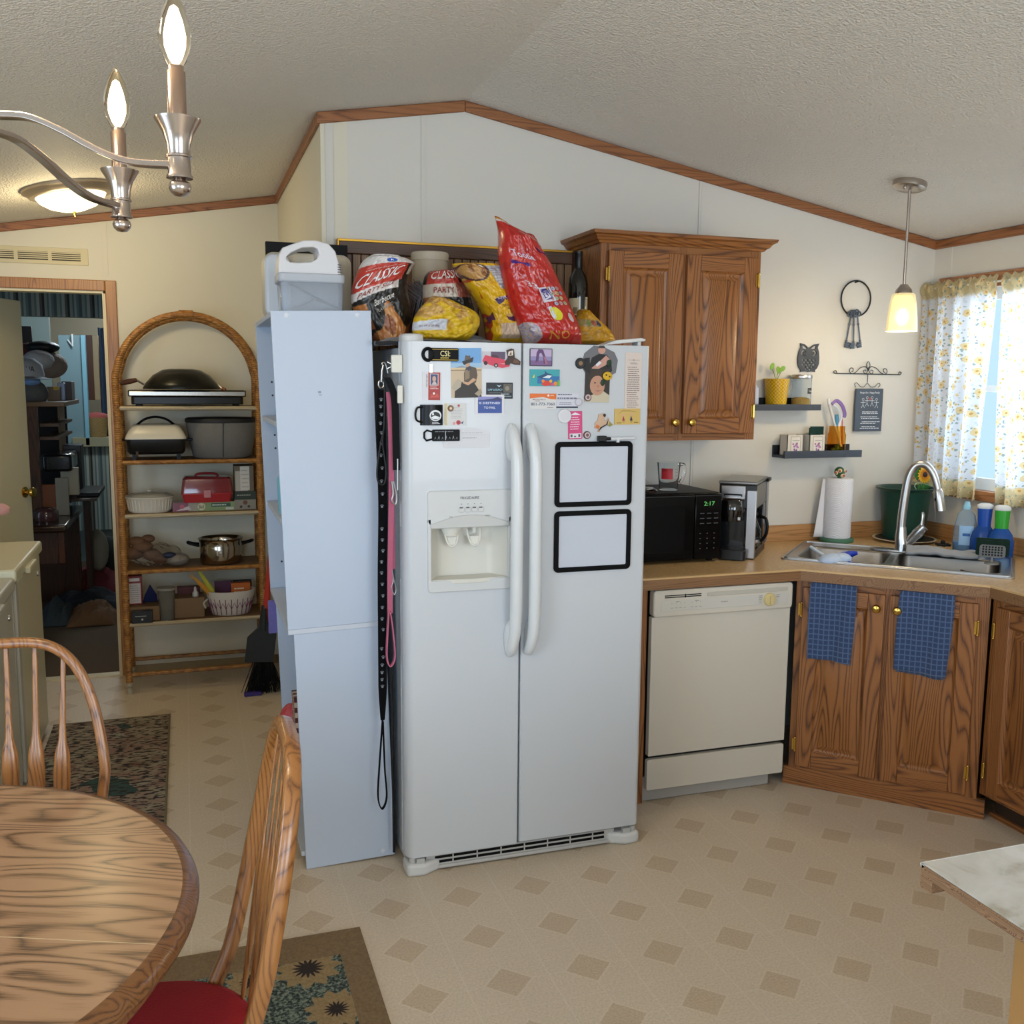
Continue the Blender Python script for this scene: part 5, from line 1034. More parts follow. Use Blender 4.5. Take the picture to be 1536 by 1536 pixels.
# big yellow cereal bag
def c_b4(u, v):
    n = noise.noise(Vector((u*6, v*9, 3)))
    if (u-.22)**2/.050+(v-.80)**2/.014 < 1: return '#b88a4e' if n > 0 else ('#8a5a2e' if n > -.3 else '#d9cfc0')
    if (u-.22)**2/.075+(v-.80)**2/.019 < 1: return '#4a2a2f'
    if u > .86+.05*math.sin(v*6): return '#c6b39a'
    if .55 < v < .86 and .48+(.86-v)*.2 < u < .84: return '#b3b1b4' if (int(v*90) % 3) else '#8f8d92'
    if .05 < v < .20 and .25 < u < .75: return '#c3a88d'
    if u < .10 and v < .7: return '#b3431f' if n > .05 else '#d9a916'
    return '#d9a916' if n > -.3 else '#c9950f'
bag('cereal_bag', 'tall golden-yellow cereal bag reading SUPER SIZE, just left of the red bag', 'snack bag', [(729, 515), (728, 490), (723, 470), (712, 448), (697, 425), (684, 405), (678, 396)], [(788, 515), (785, 490), (779, 465), (773, 440), (766, 418), (757, 402), (742, 396)], 3.30, .075, c_b4, nu=80, nv=100, seed=12, wr=.006,
    prints=[('shape', 'print_band', '#3b2458', [(.30, .46), (.75, .53), (.77, .47), (.33, .40)]), ('text', 'print', '#e0d4e4', 'SUPER SIZE', .36, .455, .72, .48, .0), ('text', 'print', '#8c2f1c', 'GREAT TASTE', .42, .375, .80, .40, 0), ('text', 'print', '#3a2a20', 'GREAT PRICE', .48, .345, .80, .362, 0),
            ('shape', 'bowl', '#4a2340', [(.42, .28), (.88, .31), (.84, .24), (.62, .21), (.46, .23)]), ('shape', 'bowl_cereal', '#c09a5c', [(.42, .28), (.62, .33), (.88, .315), (.8, .27), (.5, .25)]), ('shape', 'print_band', '#5e3550', [(.0, .28), (.14, .33), (.16, .24), (.03, .19)])])
# red cereal bag
def c_b5(u, v):
    n = noise.noise(Vector((u*6, v*9, 13)))
    if (u-.10)**2/.022+(v-.10)**2/.010 < 1: return ('#b49a9a', '#8a7d92', '#b8a27c', '#9aa0b0')[int(abs(noise.noise(Vector((u*70, v*110, 2))))*12) % 4]
    if v > .955: return '#d8c9c6' if v < .97 else ('#b98a24' if u < .6 and v < .985 else '#a92f26')
    return '#b92620' if n > -.35 else '#a91f1b'
b5L = [(786, 516), (779, 494), (768, 468), (759, 440), (752, 410), (748, 380), (749, 352), (742, 324)]
b5R = [(873, 516), (868, 492), (856, 464), (842, 434), (828, 404), (815, 382), (795, 357), (763, 338)]
rings = []
for i in range(12):
    u, v = .62+.085*(i % 3)+.04*((i//3) % 2)+.0*i, .43-.035*(i//3)
    rings.append(('shape', 'cereal_ring', ('#b8a272', '#9aa3b8', '#b98f8a', '#a8b090')[i % 4], circ(u, v, .034, 12, .014))); rings.append(('shape', 'cereal_ring', '#7c2a26', circ(u, v, .013, 8, .0055)))
bag('cereal_bag', 'tall glossy red cereal bag leaning left, the highest thing on the refrigerator', 'snack bag', b5L, b5R, 3.22, .075, c_b5, nu=80, nv=120, seed=21, wr=.006, rough=.25, coat=.35, flat_top=.16,
    prints=[('text', 'print', '#d9cfe0', 'Tootie', .16, .68, .55, .735, -.5, -.12), ('shape', 'print_band', '#4a2a78', [(.12, .66), (.44, .62), (.45, .59), (.13, .63)]), ('text', 'print', '#e2d2d2', '33', .28, .46, .44, .50, -.3, -.2), ('text', 'print', '#d9b9a8', 'FRUITIES', .55, .84, .95, .885, -1.2, -.2), ('shape', 'print_band', '#43306a', [(.70, .76), (.97, .70), (.97, .67), (.74, .72)]),
            ('shape', 'print_panel', '#d8d3e0', [(.44, .44), (.66, .445), (.68, .345), (.45, .335)]), ('shape', 'print_panel', '#3d2a74', [(.47, .43), (.63, .435), (.65, .36), (.48, .35)]), ('shape', 'balloon', '#d5c92a', circ(.58, .25, .10, 16, .05)), ('shape', 'balloon', '#c9c6d2', [(.48, .30), (.55, .31), (.56, .22), (.5, .21)]), ('shape', 'balloon', '#cdbcb8', circ(.82, .22, .045, 12, .035)),
            ('text', 'print', '#c98a35', 'N', .36, .05, .52, .12, 0), ('text', 'print', '#c98a35', 'O', .54, .055, .68, .12, 0)]+rings)
b6L = [(768+22, 381+4), (783, 368), (786, 352), (795, 350)]
bag('cereal_bag', 'smaller folded red cereal bag behind the top of the tall red one', 'snack bag', [(800, 420), (792, 395), (784, 372), (783, 355), (789, 350)], [(832, 418), (826, 400), (815, 380), (805, 362), (797, 352)], 3.33, .03, lambda u, v: '#ac2623', nu=24, nv=30, seed=31, coat=.6)
def c_b7(u, v):
    n = noise.noise(Vector((u*6, v*9, 23)))
    if .42 < v < .60 and u < .72: return '#a9905a'
    return '#c9930f' if n > -.2 else '#b5800d'
bag('cereal_bag', 'yellow cereal bag lying against the wall cabinet, right of the red bag', 'snack bag', [(850, 516), (858, 495), (866, 475), (870, 464)], [(925, 516), (915, 497), (893, 478), (877, 465)], 3.36, .05, c_b7, nu=40, nv=40, seed=41,
    prints=[('shape', 'print_dot', '#7a8a4a', circ(.30, .50, .07, 14, .07)), ('shape', 'print_dot', '#a9583a', circ(.47, .50, .07, 14, .07)), ('shape', 'print_dot', '#4a3f5e', circ(.64, .50, .07, 14, .07))])
# wine bottle
q = AY(868, 377, 3.6); zb_ = q.z-.305; r = .038
wb_ = root('wine_bottle', 'dark glass wine bottle with a cream label beside the wall cabinet', 'bottle', (q.x+.0, 3.6, zb_))
obj('bottle_body', MB().lathe([(.034, 0), (r, .006), (r, .18), (.034, .205), (.016, .235), (.0145, .245), (.014, .29), (.0155, .292), (.0155, .303), (.013, .305)], q.x, 3.6, zb_, 36), M('#070a08', .08, coat=.5), wb_, smooth=60)
def lab(a0, a1, z0, z1, r_=.0385):
    mb = MB(); mb.grid(lambda u, v: Vector((q.x+math.sin(a0+(a1-a0)*u)*r_, 3.6-math.cos(a0+(a1-a0)*u)*r_, zb_+z0+(z1-z0)*v)), 14, 2); return mb
obj('label', lab(-1.5, -.25, .06, .125), M('#bfb08f', .6), wb_, recalc=False); obj('label', lab(.5, .95, .05, .13), M('#b8a987', .6), wb_, recalc=False)
obj('label_print', lab(-.9, -.4, .065, .09, .0388), M('#7b6a4d', .6), wb_, recalc=False); obj('foil_cap', MB().lathe([(.0158, .24), (.0152, .291), (.0162, .2925), (.0162, .304), (.0, .3056)], q.x, 3.6, zb_, 28), M('#0d0d0f', .35), wb_)
thing('bottle_riser', 'dark flat box under the wine bottle', 'box', MB().box(q.x-.055, 3.50, FT+.001, q.x+.038, 3.68, zb_-.001), M('#2a1a12', .6), bevel=.003)
# ---------------------------------------------------------------- worktop things
mwx0, mwx1, mwy, mwh = 1.60, 2.070, 3.49, .285
mwr = root('microwave', 'black countertop microwave with a green clock display', 'microwave', (mwx0, mwy, CT))
obj('case', MB().box(0, .02, .010, mwx1-mwx0, .36, mwh), M('#0a0a0b', .45, ior=1.25), mwr, local=True, bevel=.006)
mw = mwx1-mwx0
obj('door', MB().box(0, 0, .012, mw*.735, .022, mwh-.003), M('#060607', .10, ior=1.25), mwr, local=True, bevel=.004); cp = obj('control_panel', MB().box(mw*.74, 0, .012, mw, .022, mwh-.003), M('#060607', .14, ior=1.25), mwr, local=True, bevel=.004)
obj('door_window', MB().box(.03, -.001, .05, mw*.64, .0, mwh-.05), M('#0c0c0d', .2, ior=1.2), mwr, local=True)
obj('top_trim', MB().box(0, -.001, mwh-.012, mw, .0, mwh-.010), M('#3a3a3d', .3), mwr, local=True)
A_ = Art((mwx0+mw*.74, mwy-.0006, CT+.012), mw*.26, mwh, base=None, th=0); w_ = mw*.26
m_, N, L, b = newmat('display_green'); b.inputs['Base Color'].default_value = (.01, .03, .01, 1); b.inputs['Emission Color'].default_value = (.12, .55, .12, 1); b.inputs['Emission Strength'].default_value = .9
A_.text(m_, '2:17', w_*.32, mwh*.775, w_*.72, mwh*.835)
for r in range(8):
    for c in range(3):
        if r in (3,): continue
        A_.rect('#55565a', w_*(.18+.26*c), mwh*(.66-.072*r), w_*(.18+.26*c+(.16 if r < 3 else .05)), mwh*(.66-.072*r)+.003)
A_.done('panel_print', None, None, cp)
for x in (.03, mw-.04):
    obj('foot', MB().box(x, .03, 0, x+.02, .05, .011).box(x, .30, 0, x+.02, .32, .011), BLACK, mwr, local=True)
# measuring cup on the microwave
cy = 3.62; c0, c1 = AY(986, 732, cy), AY(1020, 694, cy); zc0 = CT+mwh+.002; r0 = (c1.x-c0.x)/2*.86
mc = root('measuring_cup', 'glass measuring cup with red markings standing on the microwave', 'measuring cup', ((c0.x+c1.x)/2, cy, zc0))
hh = .112
mb = MB().lathe([(0, .004), (r0*.78, .004), (r0*.82, .008), (r0*1.06, hh), (r0*1.12, hh+.002), (r0*1.1, hh-.002), (r0*.87, .004), (r0*.84, 0), (0, 0)], n=40)
obj('cup_body', mb, CLEARP, mc, local=True, smooth=60); 
obj('handle', MB().tube(crv([(r0*1.02, 0, hh*.92), (r0*1.6, 0, hh*.9), (r0*1.65, 0, hh*.55), (r0*1.2, 0, hh*.25)], 6), .007, 10), GLASS, mc, local=True, smooth=60)
mb = MB(); mb.grid(lambda u, v: Vector((math.sin(-1.2+1.1*u)*r0*1.03, -math.cos(-1.2+1.1*u)*r0*1.03, hh*.42+.045*v)), 12, 3); obj('red_mark', mb, M('#b3202a', .5), mc, local=True, recalc=False)
mb = MB()
for i in range(5): mb.grid(lambda u, v, i=i: Vector((math.sin(.1+.35*u)*r0*1.03, -math.cos(.1+.35*u)*r0*1.03, hh*(.3+.12*i)+.0015*v)), 4, 1)
obj('scale_mark', mb, M('#a02a30', .5), mc, local=True, recalc=False)
q = AY(974, 728, 3.58); thing('glass_dish', 'clear glass dish cover lying at the left end of the microwave top', 'dish cover', MB().lathe([(.06, 0), (.062, .004), (.045, .014), (.015, .018), (.012, .022), (.012, .03), (0, .03)], q.x-.02, 3.60, zc0, 32), GLASS)
# coffee maker, turned about 40 degrees
n0 = Vector((2.222, 3.475, CT)); dL_ = Vector((-.145, .125, 0)); wL = dL_.length; ang = math.atan2(-dL_.y, -dL_.x)
cm = root('coffee_maker', 'black and steel dual coffee maker turned towards the room, right of the microwave', 'coffee maker', tuple(n0), rot=(0, 0, ang))
# local frame: front face along -x from the near corner, right side goes back along +y
HH = .325; F1 = .155; SD = .30
CBK = M('#0c0c0e', .25, coat=.3); CST = M('#a9a5a4', .3, 1.0)
obj('base', MB().rbox(-F1, .0, 0, 0, SD, .035, .01, 3, ax='z').rbox(-F1+.01, -.055, 0, -.03, .05, .045, .02, 4, ax='z'), M('#161618', .35), cm, local=True, bevel=.004)
obj('tower', MB().box(-F1, .02, .035, -.045, SD, HH-.10).box(-.045, SD-.09, .03, .0, SD, HH-.1), CBK, cm, local=True, bevel=.004)
obj('head', MB().box(-F1, .0, HH-.115, 0, SD-.02, HH-.012), M('#17191c', .3, coat=.2), cm, local=True, bevel=.006)
obj('steel_band', MB().box(-.04, -.004, .004, 0.001, .012, HH-.035), CST, cm, local=True, bevel=.003)
obj('lid', MB().box(-F1-.002, -.004, HH-.013, .002, SD, HH), M('#8b8986', .3, .8), cm, local=True, bevel=.004); obj('front_plate', MB().box(-F1+.01, -.006, HH-.075, -.045, .0, HH-.018), CST, cm, local=True, bevel=.003)
obj('brew_head', MB().lathe([(.045, 0), (.052, .04), (.052, .085), (.04, .095)], -.10, -.0, HH-.165, 28), M('#0a0a0b', .08, coat=.8), cm, local=True, smooth=60)
obj('brew_handle', MB().tube([(-F1+.025, -.008, HH-.06), (-F1+.025, -.018, HH-.055), (-.06, -.018, HH-.055), (-.06, -.008, HH-.06)], .003, 8), BLACK, cm, local=True)
obj('label_tag', MB().box(-.065, -.0545, HH-.155, -.055, -.052, HH-.143), M('#cfcfd2', .5), cm, local=True)
obj('reservoir', MB().box(-.10, SD-.025, .03, .004, SD+.035, HH-.02), M('#8f8f9a', .12, 0, .5, ior=1.2), cm, local=True, bevel=.006)
obj('reservoir_cap', MB().box(-.10, SD-.035, HH-.022, .012, SD+.045, HH-.008), BLACK, cm, local=True, bevel=.003)
cf = obj('carafe', MB().lathe([(0, 0), (.052, 0), (.062, .02), (.06, .07), (.045, .105), (.04, .125), (.044, .13)], -.055, .13, .037, 32), GLASS, cm, local=True, smooth=60)
obj('carafe_lid', MB().lathe([(.045, .128), (.045, .145), (.02, .15)], -.055, .13, .037, 24), BLACK, cf, local=True)
obj('carafe_handle', MB().tube(crv([(-.015, .12, .165), (.025, .115, .16), (.030, .115, .10), (.005, .12, .06)], 5), .007, 8), BLACK, cf, local=True)
obj('carafe_band', MB().lathe([(.0615, .018), (.063, .02), (.0625, .032), (.061, .034)], -.055, .13, .037, 32), CST, cf, local=True)
# paper towel on its stand
q = AZ(1254, 812, CT)
pt = root('paper_towel', 'roll of white paper towels on a green wooden stand', 'paper towel', (q.x, q.y, CT))
obj('stand_base', MB().lathe([(.078, 0), (.08, .008), (.077, .018), (.065, .02)], n=40, sy=.95), M('#3d6b52', .5), pt, local=True)
def towelmat():
    m, N, L, b = newmat('paper_quilt'); b.inputs['Base Color'].default_value = (*lin('#e3e1e4'), 1); b.inputs['Roughness'].default_value = .85
    tc = N.new('ShaderNodeTexCoord'); wv = N.new('ShaderNodeTexWave'); wv.wave_type = 'BANDS'; wv.bands_direction = 'DIAGONAL'; wv.inputs['Scale'].default_value = 75; wv.inputs['Distortion'].default_value = 3; L.new(tc.outputs['Object'], wv.inputs['Vector'])
    bp = N.new('ShaderNodeBump'); bp.inputs['Strength'].default_value = .5; bp.inputs['Distance'].default_value = .004; L.new(wv.outputs[0], bp.inputs['Height']); L.new(bp.outputs[0], b.inputs['Normal']); return m
TWM = towelmat()
obj('roll', MB().lathe([(.060, 0), (.062, .004), (.0635, .27), (.062, .276), (.020, .276), (.020, 0)], z0=.021, n=48), TWM, pt, local=True, smooth=50)
mb = MB(); mb.grid(lambda u, v: Vector((-.060-.045*u*(1.0-.75*v)**1.3, .02+.01*u, .021+.272*v)), 8, 10); obj('loose_sheet', mb, M('#dddcdf', .85), pt, local=True, recalc=False, solid=.001)
obj('pole', MB().tube([(0, 0, .02), (0, 0, .305)], .009, 12), M('#3d6b52', .5), pt, local=True)
fn = obj('finial', MB().ball((0, 0, .325), (.024, .024, .024), 16, 10), M('#2f5236', .5), pt, local=True)
mb = MB(); mb2 = MB()
for i in range(7): a = -2.9+i*.75; mb.ball((.017*math.cos(a), .017*math.sin(a), .322+.012*math.sin(i*2.3)), (.011, .010, .011), 10, 6); mb2.ball((.026*math.cos(a), .026*math.sin(a), .322+.012*math.sin(i*2.3)), .006, 8, 6)
obj('rose', mb, M('#cdb98a', .5), fn, local=True); obj('rose_heart', mb2, M('#a9574a', .5), fn, local=True)
# plate, green pot, sunflower pick
q = AZ(1356, 811, CT)
thing('plate', 'cream plate with a dark rim under the green pot', 'plate', MB().lathe([(.0, 0), (.09, 0), (.138, .010), (.142, .014), (.138, .015), (.09, .005), (0, .005)], q.x, q.y, CT+.0005, 56).lathe([(.124, .0125), (.130, .0137), (.129, .0145), (.123, .0133)], q.x, q.y, CT+.001, 56, mi=1), [M('#cfc6ae', .3), M('#20201f', .4)], smooth=60)
px_, py_ = q.x+.01, q.y+.02
pg = root('plant_pot', 'large dark green plastic plant pot in the corner behind the faucet', 'plant pot', (px_, py_, CT+.007))
obj('pot_body', MB().lathe([(0, 0), (.090, 0), (.092, .004), (.113, .225), (.117, .232), (.131, .236), (.134, .244), (.130, .246), (.115, .240), (.107, .22), (.088, .01), (0, .01)], n=56), M('#173f34', .35), pg, local=True, smooth=60)
obj('soil', MB().lathe([(0, .196), (.103, .196)], n=32), M('#2a2018', .95, bump=.6), pg, local=True)
yy = py_-.02; q = AY(1387, 712, yy)
sf = root('sunflower_decoration', 'yellow and orange sunflower decoration standing in the green pot', 'flower', (q.x, yy, CT+.21))
mb = MB(); mb2 = MB()
for i in range(18):
    a = 2*PI*i/18; R_ = Matrix.Translation(q) @ Matrix.Rotation(a, 4, 'Y')
    mb.add([R_ @ Vector(p) for p in ((-.004, .0, .012), (.004, .0, .012), (.0075, -.003, .030), (0, -.004, .045), (-.0075, -.003, .030))], [(0, 1, 2, 3, 4)])
    mb2.add([R_ @ Vector(p) for p in ((-.004, -.002, .010), (.004, -.002, .010), (0, -.004, .030))], [(0, 1, 2)])
obj('petal', mb, M('#e6b02a', .6), sf, recalc=False, solid=.0012); obj('inner_petal', mb2, M('#d9801f', .6), sf, recalc=False, solid=.0012); obj('flower_centre', MB().ball((q.x, yy-.003, q.z), (.013, .006, .013), 14, 8), M('#23222a', .8), sf)
mb = MB()
for dx_, dz_, s_ in ((-.042, .006, 1.2), (-.034, -.01, 1), (-.03, .022, .9), (.005, -.055, 1.2), (.022, -.062, 1.2), (-.02, -.06, 1)): mb.ball((q.x+dx_, yy+.004, q.z+dz_), (.013*s_, .003, .017*s_), 10, 6)
obj('leaf', mb, M('#2b6a2c', .6), sf); obj('stem', MB().tube([(q.x, yy+.002, CT+.2), (q.x, yy+.002, q.z)], .003, 8), M('#3c7a3a', .6), sf)
mb = MB().tube(crv([AY(1375, 735, yy), AY(1372, 728, yy), AY(1380, 724, yy), AY(1400, 730, yy)], 4), .003, 6); obj('pick_wire', mb, M('#8aa78e', .5), sf)
# small plant pots etc: soap bottles
def bottle(name, label, px, py, prof, mats, z_=CT, sy=.62, rz=-.78):
    q = AZ(px, py, z_); r_ = root(name, label, 'bottle', (q.x, q.y, z_), rz)
    for nm, p, mt_ in zip([m[0] for m in mats], prof, [m[1] for m in mats]):
        obj(nm, MB().lathe(p, n=32, sy=sy), mt_, r_, local=True, smooth=60)
    return r_
SPW = M('#d9dde0', .35)
b1 = bottle('dish_soap_bottle', 'clear dish soap bottle with blue soap in its base and a pale blue cap', 1446, 828,
    [[(0, .001), (.043, .001), (.048, .01), (.05, .06), (.047, .11), (.036, .165), (.022, .185), (.014, .190)], [(0, .003), (.042, .003), (.0465, .01), (.0485, .045), (0, .045)], [(.015, .188), (.016, .205), (.012, .207), (.010, .222), (0, .222)]],
    [('bottle_body', M('#cfe4f2', .08, 0, .8, ior=1.15)), ('soap', M('#1d86c9', .2)), ('cap', M('#8fc4da', .4))])
mb = MB(); mb.grid(lambda u, v: Vector((math.sin(-.5+1.2*u)*.0505, -math.cos(-.5+1.2*u)*.0505*.64, .035+.085*v)), 10, 3); obj('label', mb, M('#9cc2e6', .5), b1, local=True, recalc=False)
mb = MB(); mb.grid(lambda u, v: Vector((math.sin(-.2+.6*u)*.051, -math.cos(-.2+.6*u)*.051*.645, .075+.012*v)), 6, 1); obj('label_print', mb, M('#2f62a8', .5), b1, local=True, recalc=False)
prof_ = [(0, .001), (.048, .001), (.052, .008), (.052, .07), (.044, .10), (.026, .125)]
neck = [(.026, .122), (.027, .15), (.030, .20), (.030, .205)]; head = [(.030, .202), (.033, .208), (.031, .218), (.018, .224), (0, .225)]
b2 = bottle('dish_spray', 'blue dish spray bottle with a blue neck and white top', 1473, 832, [prof_, neck, head], [('bottle_body', M('#1550a8', .15, 0, .35)), ('neck', M('#1248a4', .35)), ('spray_top', SPW)], sy=.7)
b3 = bottle('dish_spray', 'blue dish spray bottle with a bright green neck, rightmost on the worktop', 1499, 836, [prof_, neck, head], [('bottle_body', M('#1a5cb4', .15, 0, .35)), ('neck', M('#2f9e2c', .35)), ('spray_top', SPW)], sy=.7)
for b_, c_ in ((b2, '#d3e2f0'), (b3, '#7fb0dc')):
    mb = MB(); mb.grid(lambda u, v: Vector((math.sin(-.2+.9*u)*.0525, -math.cos(-.2+.9*u)*.0525*.72, .02+.055*v*(1-.3*abs(2*u-1)))), 10, 3); obj('label', mb, M(c_, .5), b_, local=True, recalc=False)
# sponge holder, dish cloth, star scraper, brushes
q = AZ(1487, 848, CT)
sh = root('sponge_holder', 'grey slotted sponge holder on the sink rim', 'holder', (q.x, q.y, CT+.006), -PI/4)
outer_ = rrect(-.048, .028, .048, .078, .012, 4); holes = [rrect(x-.0035, z-.0035, x+.0035, z+.0035, .001, 1) for x in [-.034+.0113*i for i in range(7)] for z in (.037, .048, .059, .069)]
obj('tray', holed(outer_, holes, 0, .004, mat=Matrix.Rotation(PI/2, 4, 'X')), M('#6d6c6b', .5), sh, local=True, smooth=20)
obj('foot', MB().lathe([(.028, 0), (.026, .006), (.006, .010), (.005, .03)], n=20).box(-.03, -.002, .026, .03, .03, .031), M('#7b7a78', .5), sh, local=True)
sp_ = root('sponge', 'dark green scouring sponge standing in the grey holder', 'sponge', (q.x, q.y, CT+.038), -PI/4)
obj('scour_pad', MB().rbox(-.062, .004, 0, .062, .013, .072, .008, 3), M('#0f2d22', .95, bump=.8, bscale=300), sp_, local=True, bevel=.002); obj('foam', MB().rbox(-.062, .013, 0, .062, .030, .070, .008, 3), M('#1d7a52', .9), sp_, local=True, bevel=.003)
q0 = AZ(1412, 833, CT+.012)
def dcl(u, v):
    p = Vector((-.14+.28*u, -.045+.10*v+.015*math.sin(u*6), 0)); p.z = .008+.030*abs(math.sin(v*PI))*(.5+.5*noise.noise(Vector((u*4, v*3, 2))))+.010*noise.noise(Vector((u*6, v*4, 7)))+.006
    return Matrix.Translation((q0.x, q0.y, CT+.005)) @ Matrix.Rotation(-.72, 4, 'Z') @ p
thing('dish_cloth', 'grey folded dish cloth on the sink rim behind the right basin', 'cloth', MB().grid(dcl, 40, 18), M('#9a9ca0', .95, bump=.6, bscale=260), solid=.012, recalc=False)
q = AZ(1414, 822, CT+.02); p_ = []
for i in range(12): r_, a = (.036 if i % 2 == 0 else .022), 2*PI*i/12; p_.append((q.x+r_*math.cos(a), q.y+r_*math.sin(a)))
thing('sink_strainer', 'black star-shaped sink stopper lying on the grey cloth', 'stopper', MB().prism(p_, CT+.030, CT+.040, 'z').lathe([(.008, .04), (.010, .052), (0, .055)], q.x, q.y, CT, 12), BLACKM, bevel=.003)
q = AZ(1238, 840, CT)
br = root('dish_brush', 'clear and blue soap-filled dish brush leaning in the left basin', 'brush', (q.x, q.y, CT-.01))
d1, d2 = AZ(1216, 820, CT+.045), AZ(1242, 838, CT+.012)
obj('handle', MB().tube([d1, d1.lerp(d2, .6), d2], [.006, .007, .010], 10), M('#c9d3dc', .3), br)
obj('brush_head', MB().ball(d2+Vector((.02, -.01, -.005)), (.070, .045, .028), 18, 10).ball(d2+Vector((.05, -.02, .0)), (.045, .04, .026), 12, 8), M('#b8c8de', .3, bump=.3), br)
e0 = AZ(1262, 838, CT+.01)
bb_ = root('blue_sponge_holder', 'bright blue plastic dish scrubber lying across the left basin', 'scrubber', tuple(e0))
obj('scrubber_body', MB().tube([e0, AZ(1272, 832, CT+.02), AZ(1286, 829, CT+.03)], [.020, .017, .008], 10).tube([e0, AZ(1268, 845, CT-.01), AZ(1277, 847, CT-.0)], [.022, .016, .012], 10).ball(AZ(1268, 833, CT+.016), (.036, .024, .016), 14, 8), M('#1434a8', .35), bb_, smooth=60)
obj('scrubber_pad', MB().tube([AZ(1252, 838, CT), AZ(1264, 848, CT-.02)], [.02, .018], 12), M('#c5d3e6', .4), bb_)

# ---------------------------------------------------------------- towels over the cabinet doors
def towelm(seed):
    m, N, L, b = newmat('terry_blue_%d' % seed); tc = N.new('ShaderNodeTexCoord'); sp = N.new('ShaderNodeSeparateXYZ'); L.new(tc.outputs['Object'], sp.inputs[0])
    def g(o, s, t): return mathn(N, L, 'LESS_THAN', mathn(N, L, 'ABSOLUTE', mathn(N, L, 'SUBTRACT', mathn(N, L, 'FRACT', mathn(N, L, 'MULTIPLY', o, s)), .5)), t)
    ln_ = mathn(N, L, 'MAXIMUM', g(sp.outputs[0], 52, .11), g(sp.outputs[2], 48, .11))
    n = N.new('ShaderNodeTexNoise'); n.inputs['Scale'].default_value = 400; L.new(tc.outputs['Object'], n.inputs['Vector'])
    c = mixc(N, L, n.outputs[0], '#26375a', '#3b4f74'); c = mixc(N, L, ln_, c, '#52678a'); L.new(c, b.inputs['Base Color']); b.inputs['Roughness'].default_value = .95; b.inputs['Sheen Weight'].default_value = .2
    bp = N.new('ShaderNodeBump'); bp.inputs['Strength'].default_value = .7; bp.inputs['Distance'].default_value = .003; L.new(n.outputs[0], bp.inputs['Height']); L.new(bp.outputs[0], b.inputs['Normal']); return m
def towel(label, x0, x1, ztop, zbot, sk_, seed):
    p = WM[sb.name] @ Vector(((x0+x1)/2, -.02, ztop)); r_ = root('hand_towel', label, 'towel', tuple(p), -PI/4, group=None)
    w_ = x1-x0; h = ztop-zbot
    def fr_(u, v):
        x = -w_/2+w_*u; s = v*(h+.05)
        if s < .04: y = .006-.004*math.sin(s/.04*PI/2); z = .002*math.sin(s/.04*PI); y = .02*(1-s/.04)-.008; return Vector((x, y, .004))
        z = -(s-.04); y = -.010-.008*math.sin(u*7+seed)*(v)-.004*math.sin(u*15+v*3)
        return Vector((x+sk_*(v)+.006*(u-.5)*math.sin(v*4), y, z+.006*math.sin(u*2.4+seed)*v))
    obj('towel_front', MB().grid(fr_, 24, 44), towelm(seed), r_, local=True, recalc=False, solid=.008)
    obj('towel_back_layer', MB().grid(lambda u, v: fr_(.03+.9*u, v)+Vector((.004, .007, -.010 if seed == 2 and v > .9 else .003)), 12, 20), towelm(seed+7), r_, local=True, recalc=False, solid=.005)
towel('blue checked hand towel draped over the left sink cabinet door', .062, .232, CT-.057, CT-.057-.295, -.006, 1)
towel('blue checked hand towel draped over the right sink cabinet door', .392, .580, CT-.057, CT-.057-.295, -.012, 2)

# ---------------------------------------------------------------- on the wall by the window
YW = YB
SHM = M('#39404c', .5)
def ledge(label, px0, px1, pyt, pyb, x0=None):
    a, b_ = AY(px0, pyt, YW-.10), AY(px1, pyb, YW-.10); x0 = x0 or a.x; x1 = b_.x; z0 = b_.z; z1 = a.z
    r_ = root('picture_ledge', label, 'shelf', ((x0+x1)/2, YW, z0))
    obj('board', MB().box(x0, YW-.10, z0, x1, YW, z0+.012), SHM, r_, bevel=.001); obj('front_lip', MB().box(x0, YW-.103, z0, x1, YW-.09, z1), SHM, r_, bevel=.001); obj('back_lip', MB().box(x0, YW-.012, z0+.012, x1, YW, z0+.055), M('#191b20', .5), r_, bevel=.001)
    return x0, x1, z0+.012
ux_a, ux_b, uz = ledge('dark grey picture ledge, the upper one, holding a yellow pot and a jar', 1130, 1231, 606.5, 615.5)
lx_a, lx_b, lz = ledge('dark grey picture ledge, the lower one, holding two carved boxes and a jar', 1177, 1292, 677, 685.5)
yb = YW-.055
# yellow planter
q0, q1 = AY(1146, 606, yb), AY(1185, 567, yb); r = (q1.x-q0.x)/2*.87; cx = (q0.x+q1.x)/2; hpt = AY(1165, 568, yb).z-uz
yp_ = root('yellow_pot', 'yellow lattice-patterned pot with a small sprouting plant', 'plant pot', (cx, yb+.005, uz))
def latt():
    m, N, L, b = newmat('yellow_lattice'); tc = N.new('ShaderNodeTexCoord'); sp = N.new('ShaderNodeSeparateXYZ'); L.new(tc.outputs['Object'], sp.inputs[0])
    an = mathn(N, L, 'ARCTAN2', sp.outputs[0], sp.outputs[1]); a = mathn(N, L, 'MULTIPLY', an, 3.2); z = mathn(N, L, 'MULTIPLY', sp.outputs[2], 62)
    def g(o): return mathn(N, L, 'ABSOLUTE', mathn(N, L, 'SUBTRACT', mathn(N, L, 'FRACT', o), .5))
    d = mathn(N, L, 'MINIMUM', g(mathn(N, L, 'ADD', a, z)), g(mathn(N, L, 'SUBTRACT', a, z)))
    L.new(ramp(N, L, d, [(.03, '#7a5c10'), (.10, '#d0a81e')]), b.inputs['Base Color']); b.inputs['Roughness'].default_value = .25; return m
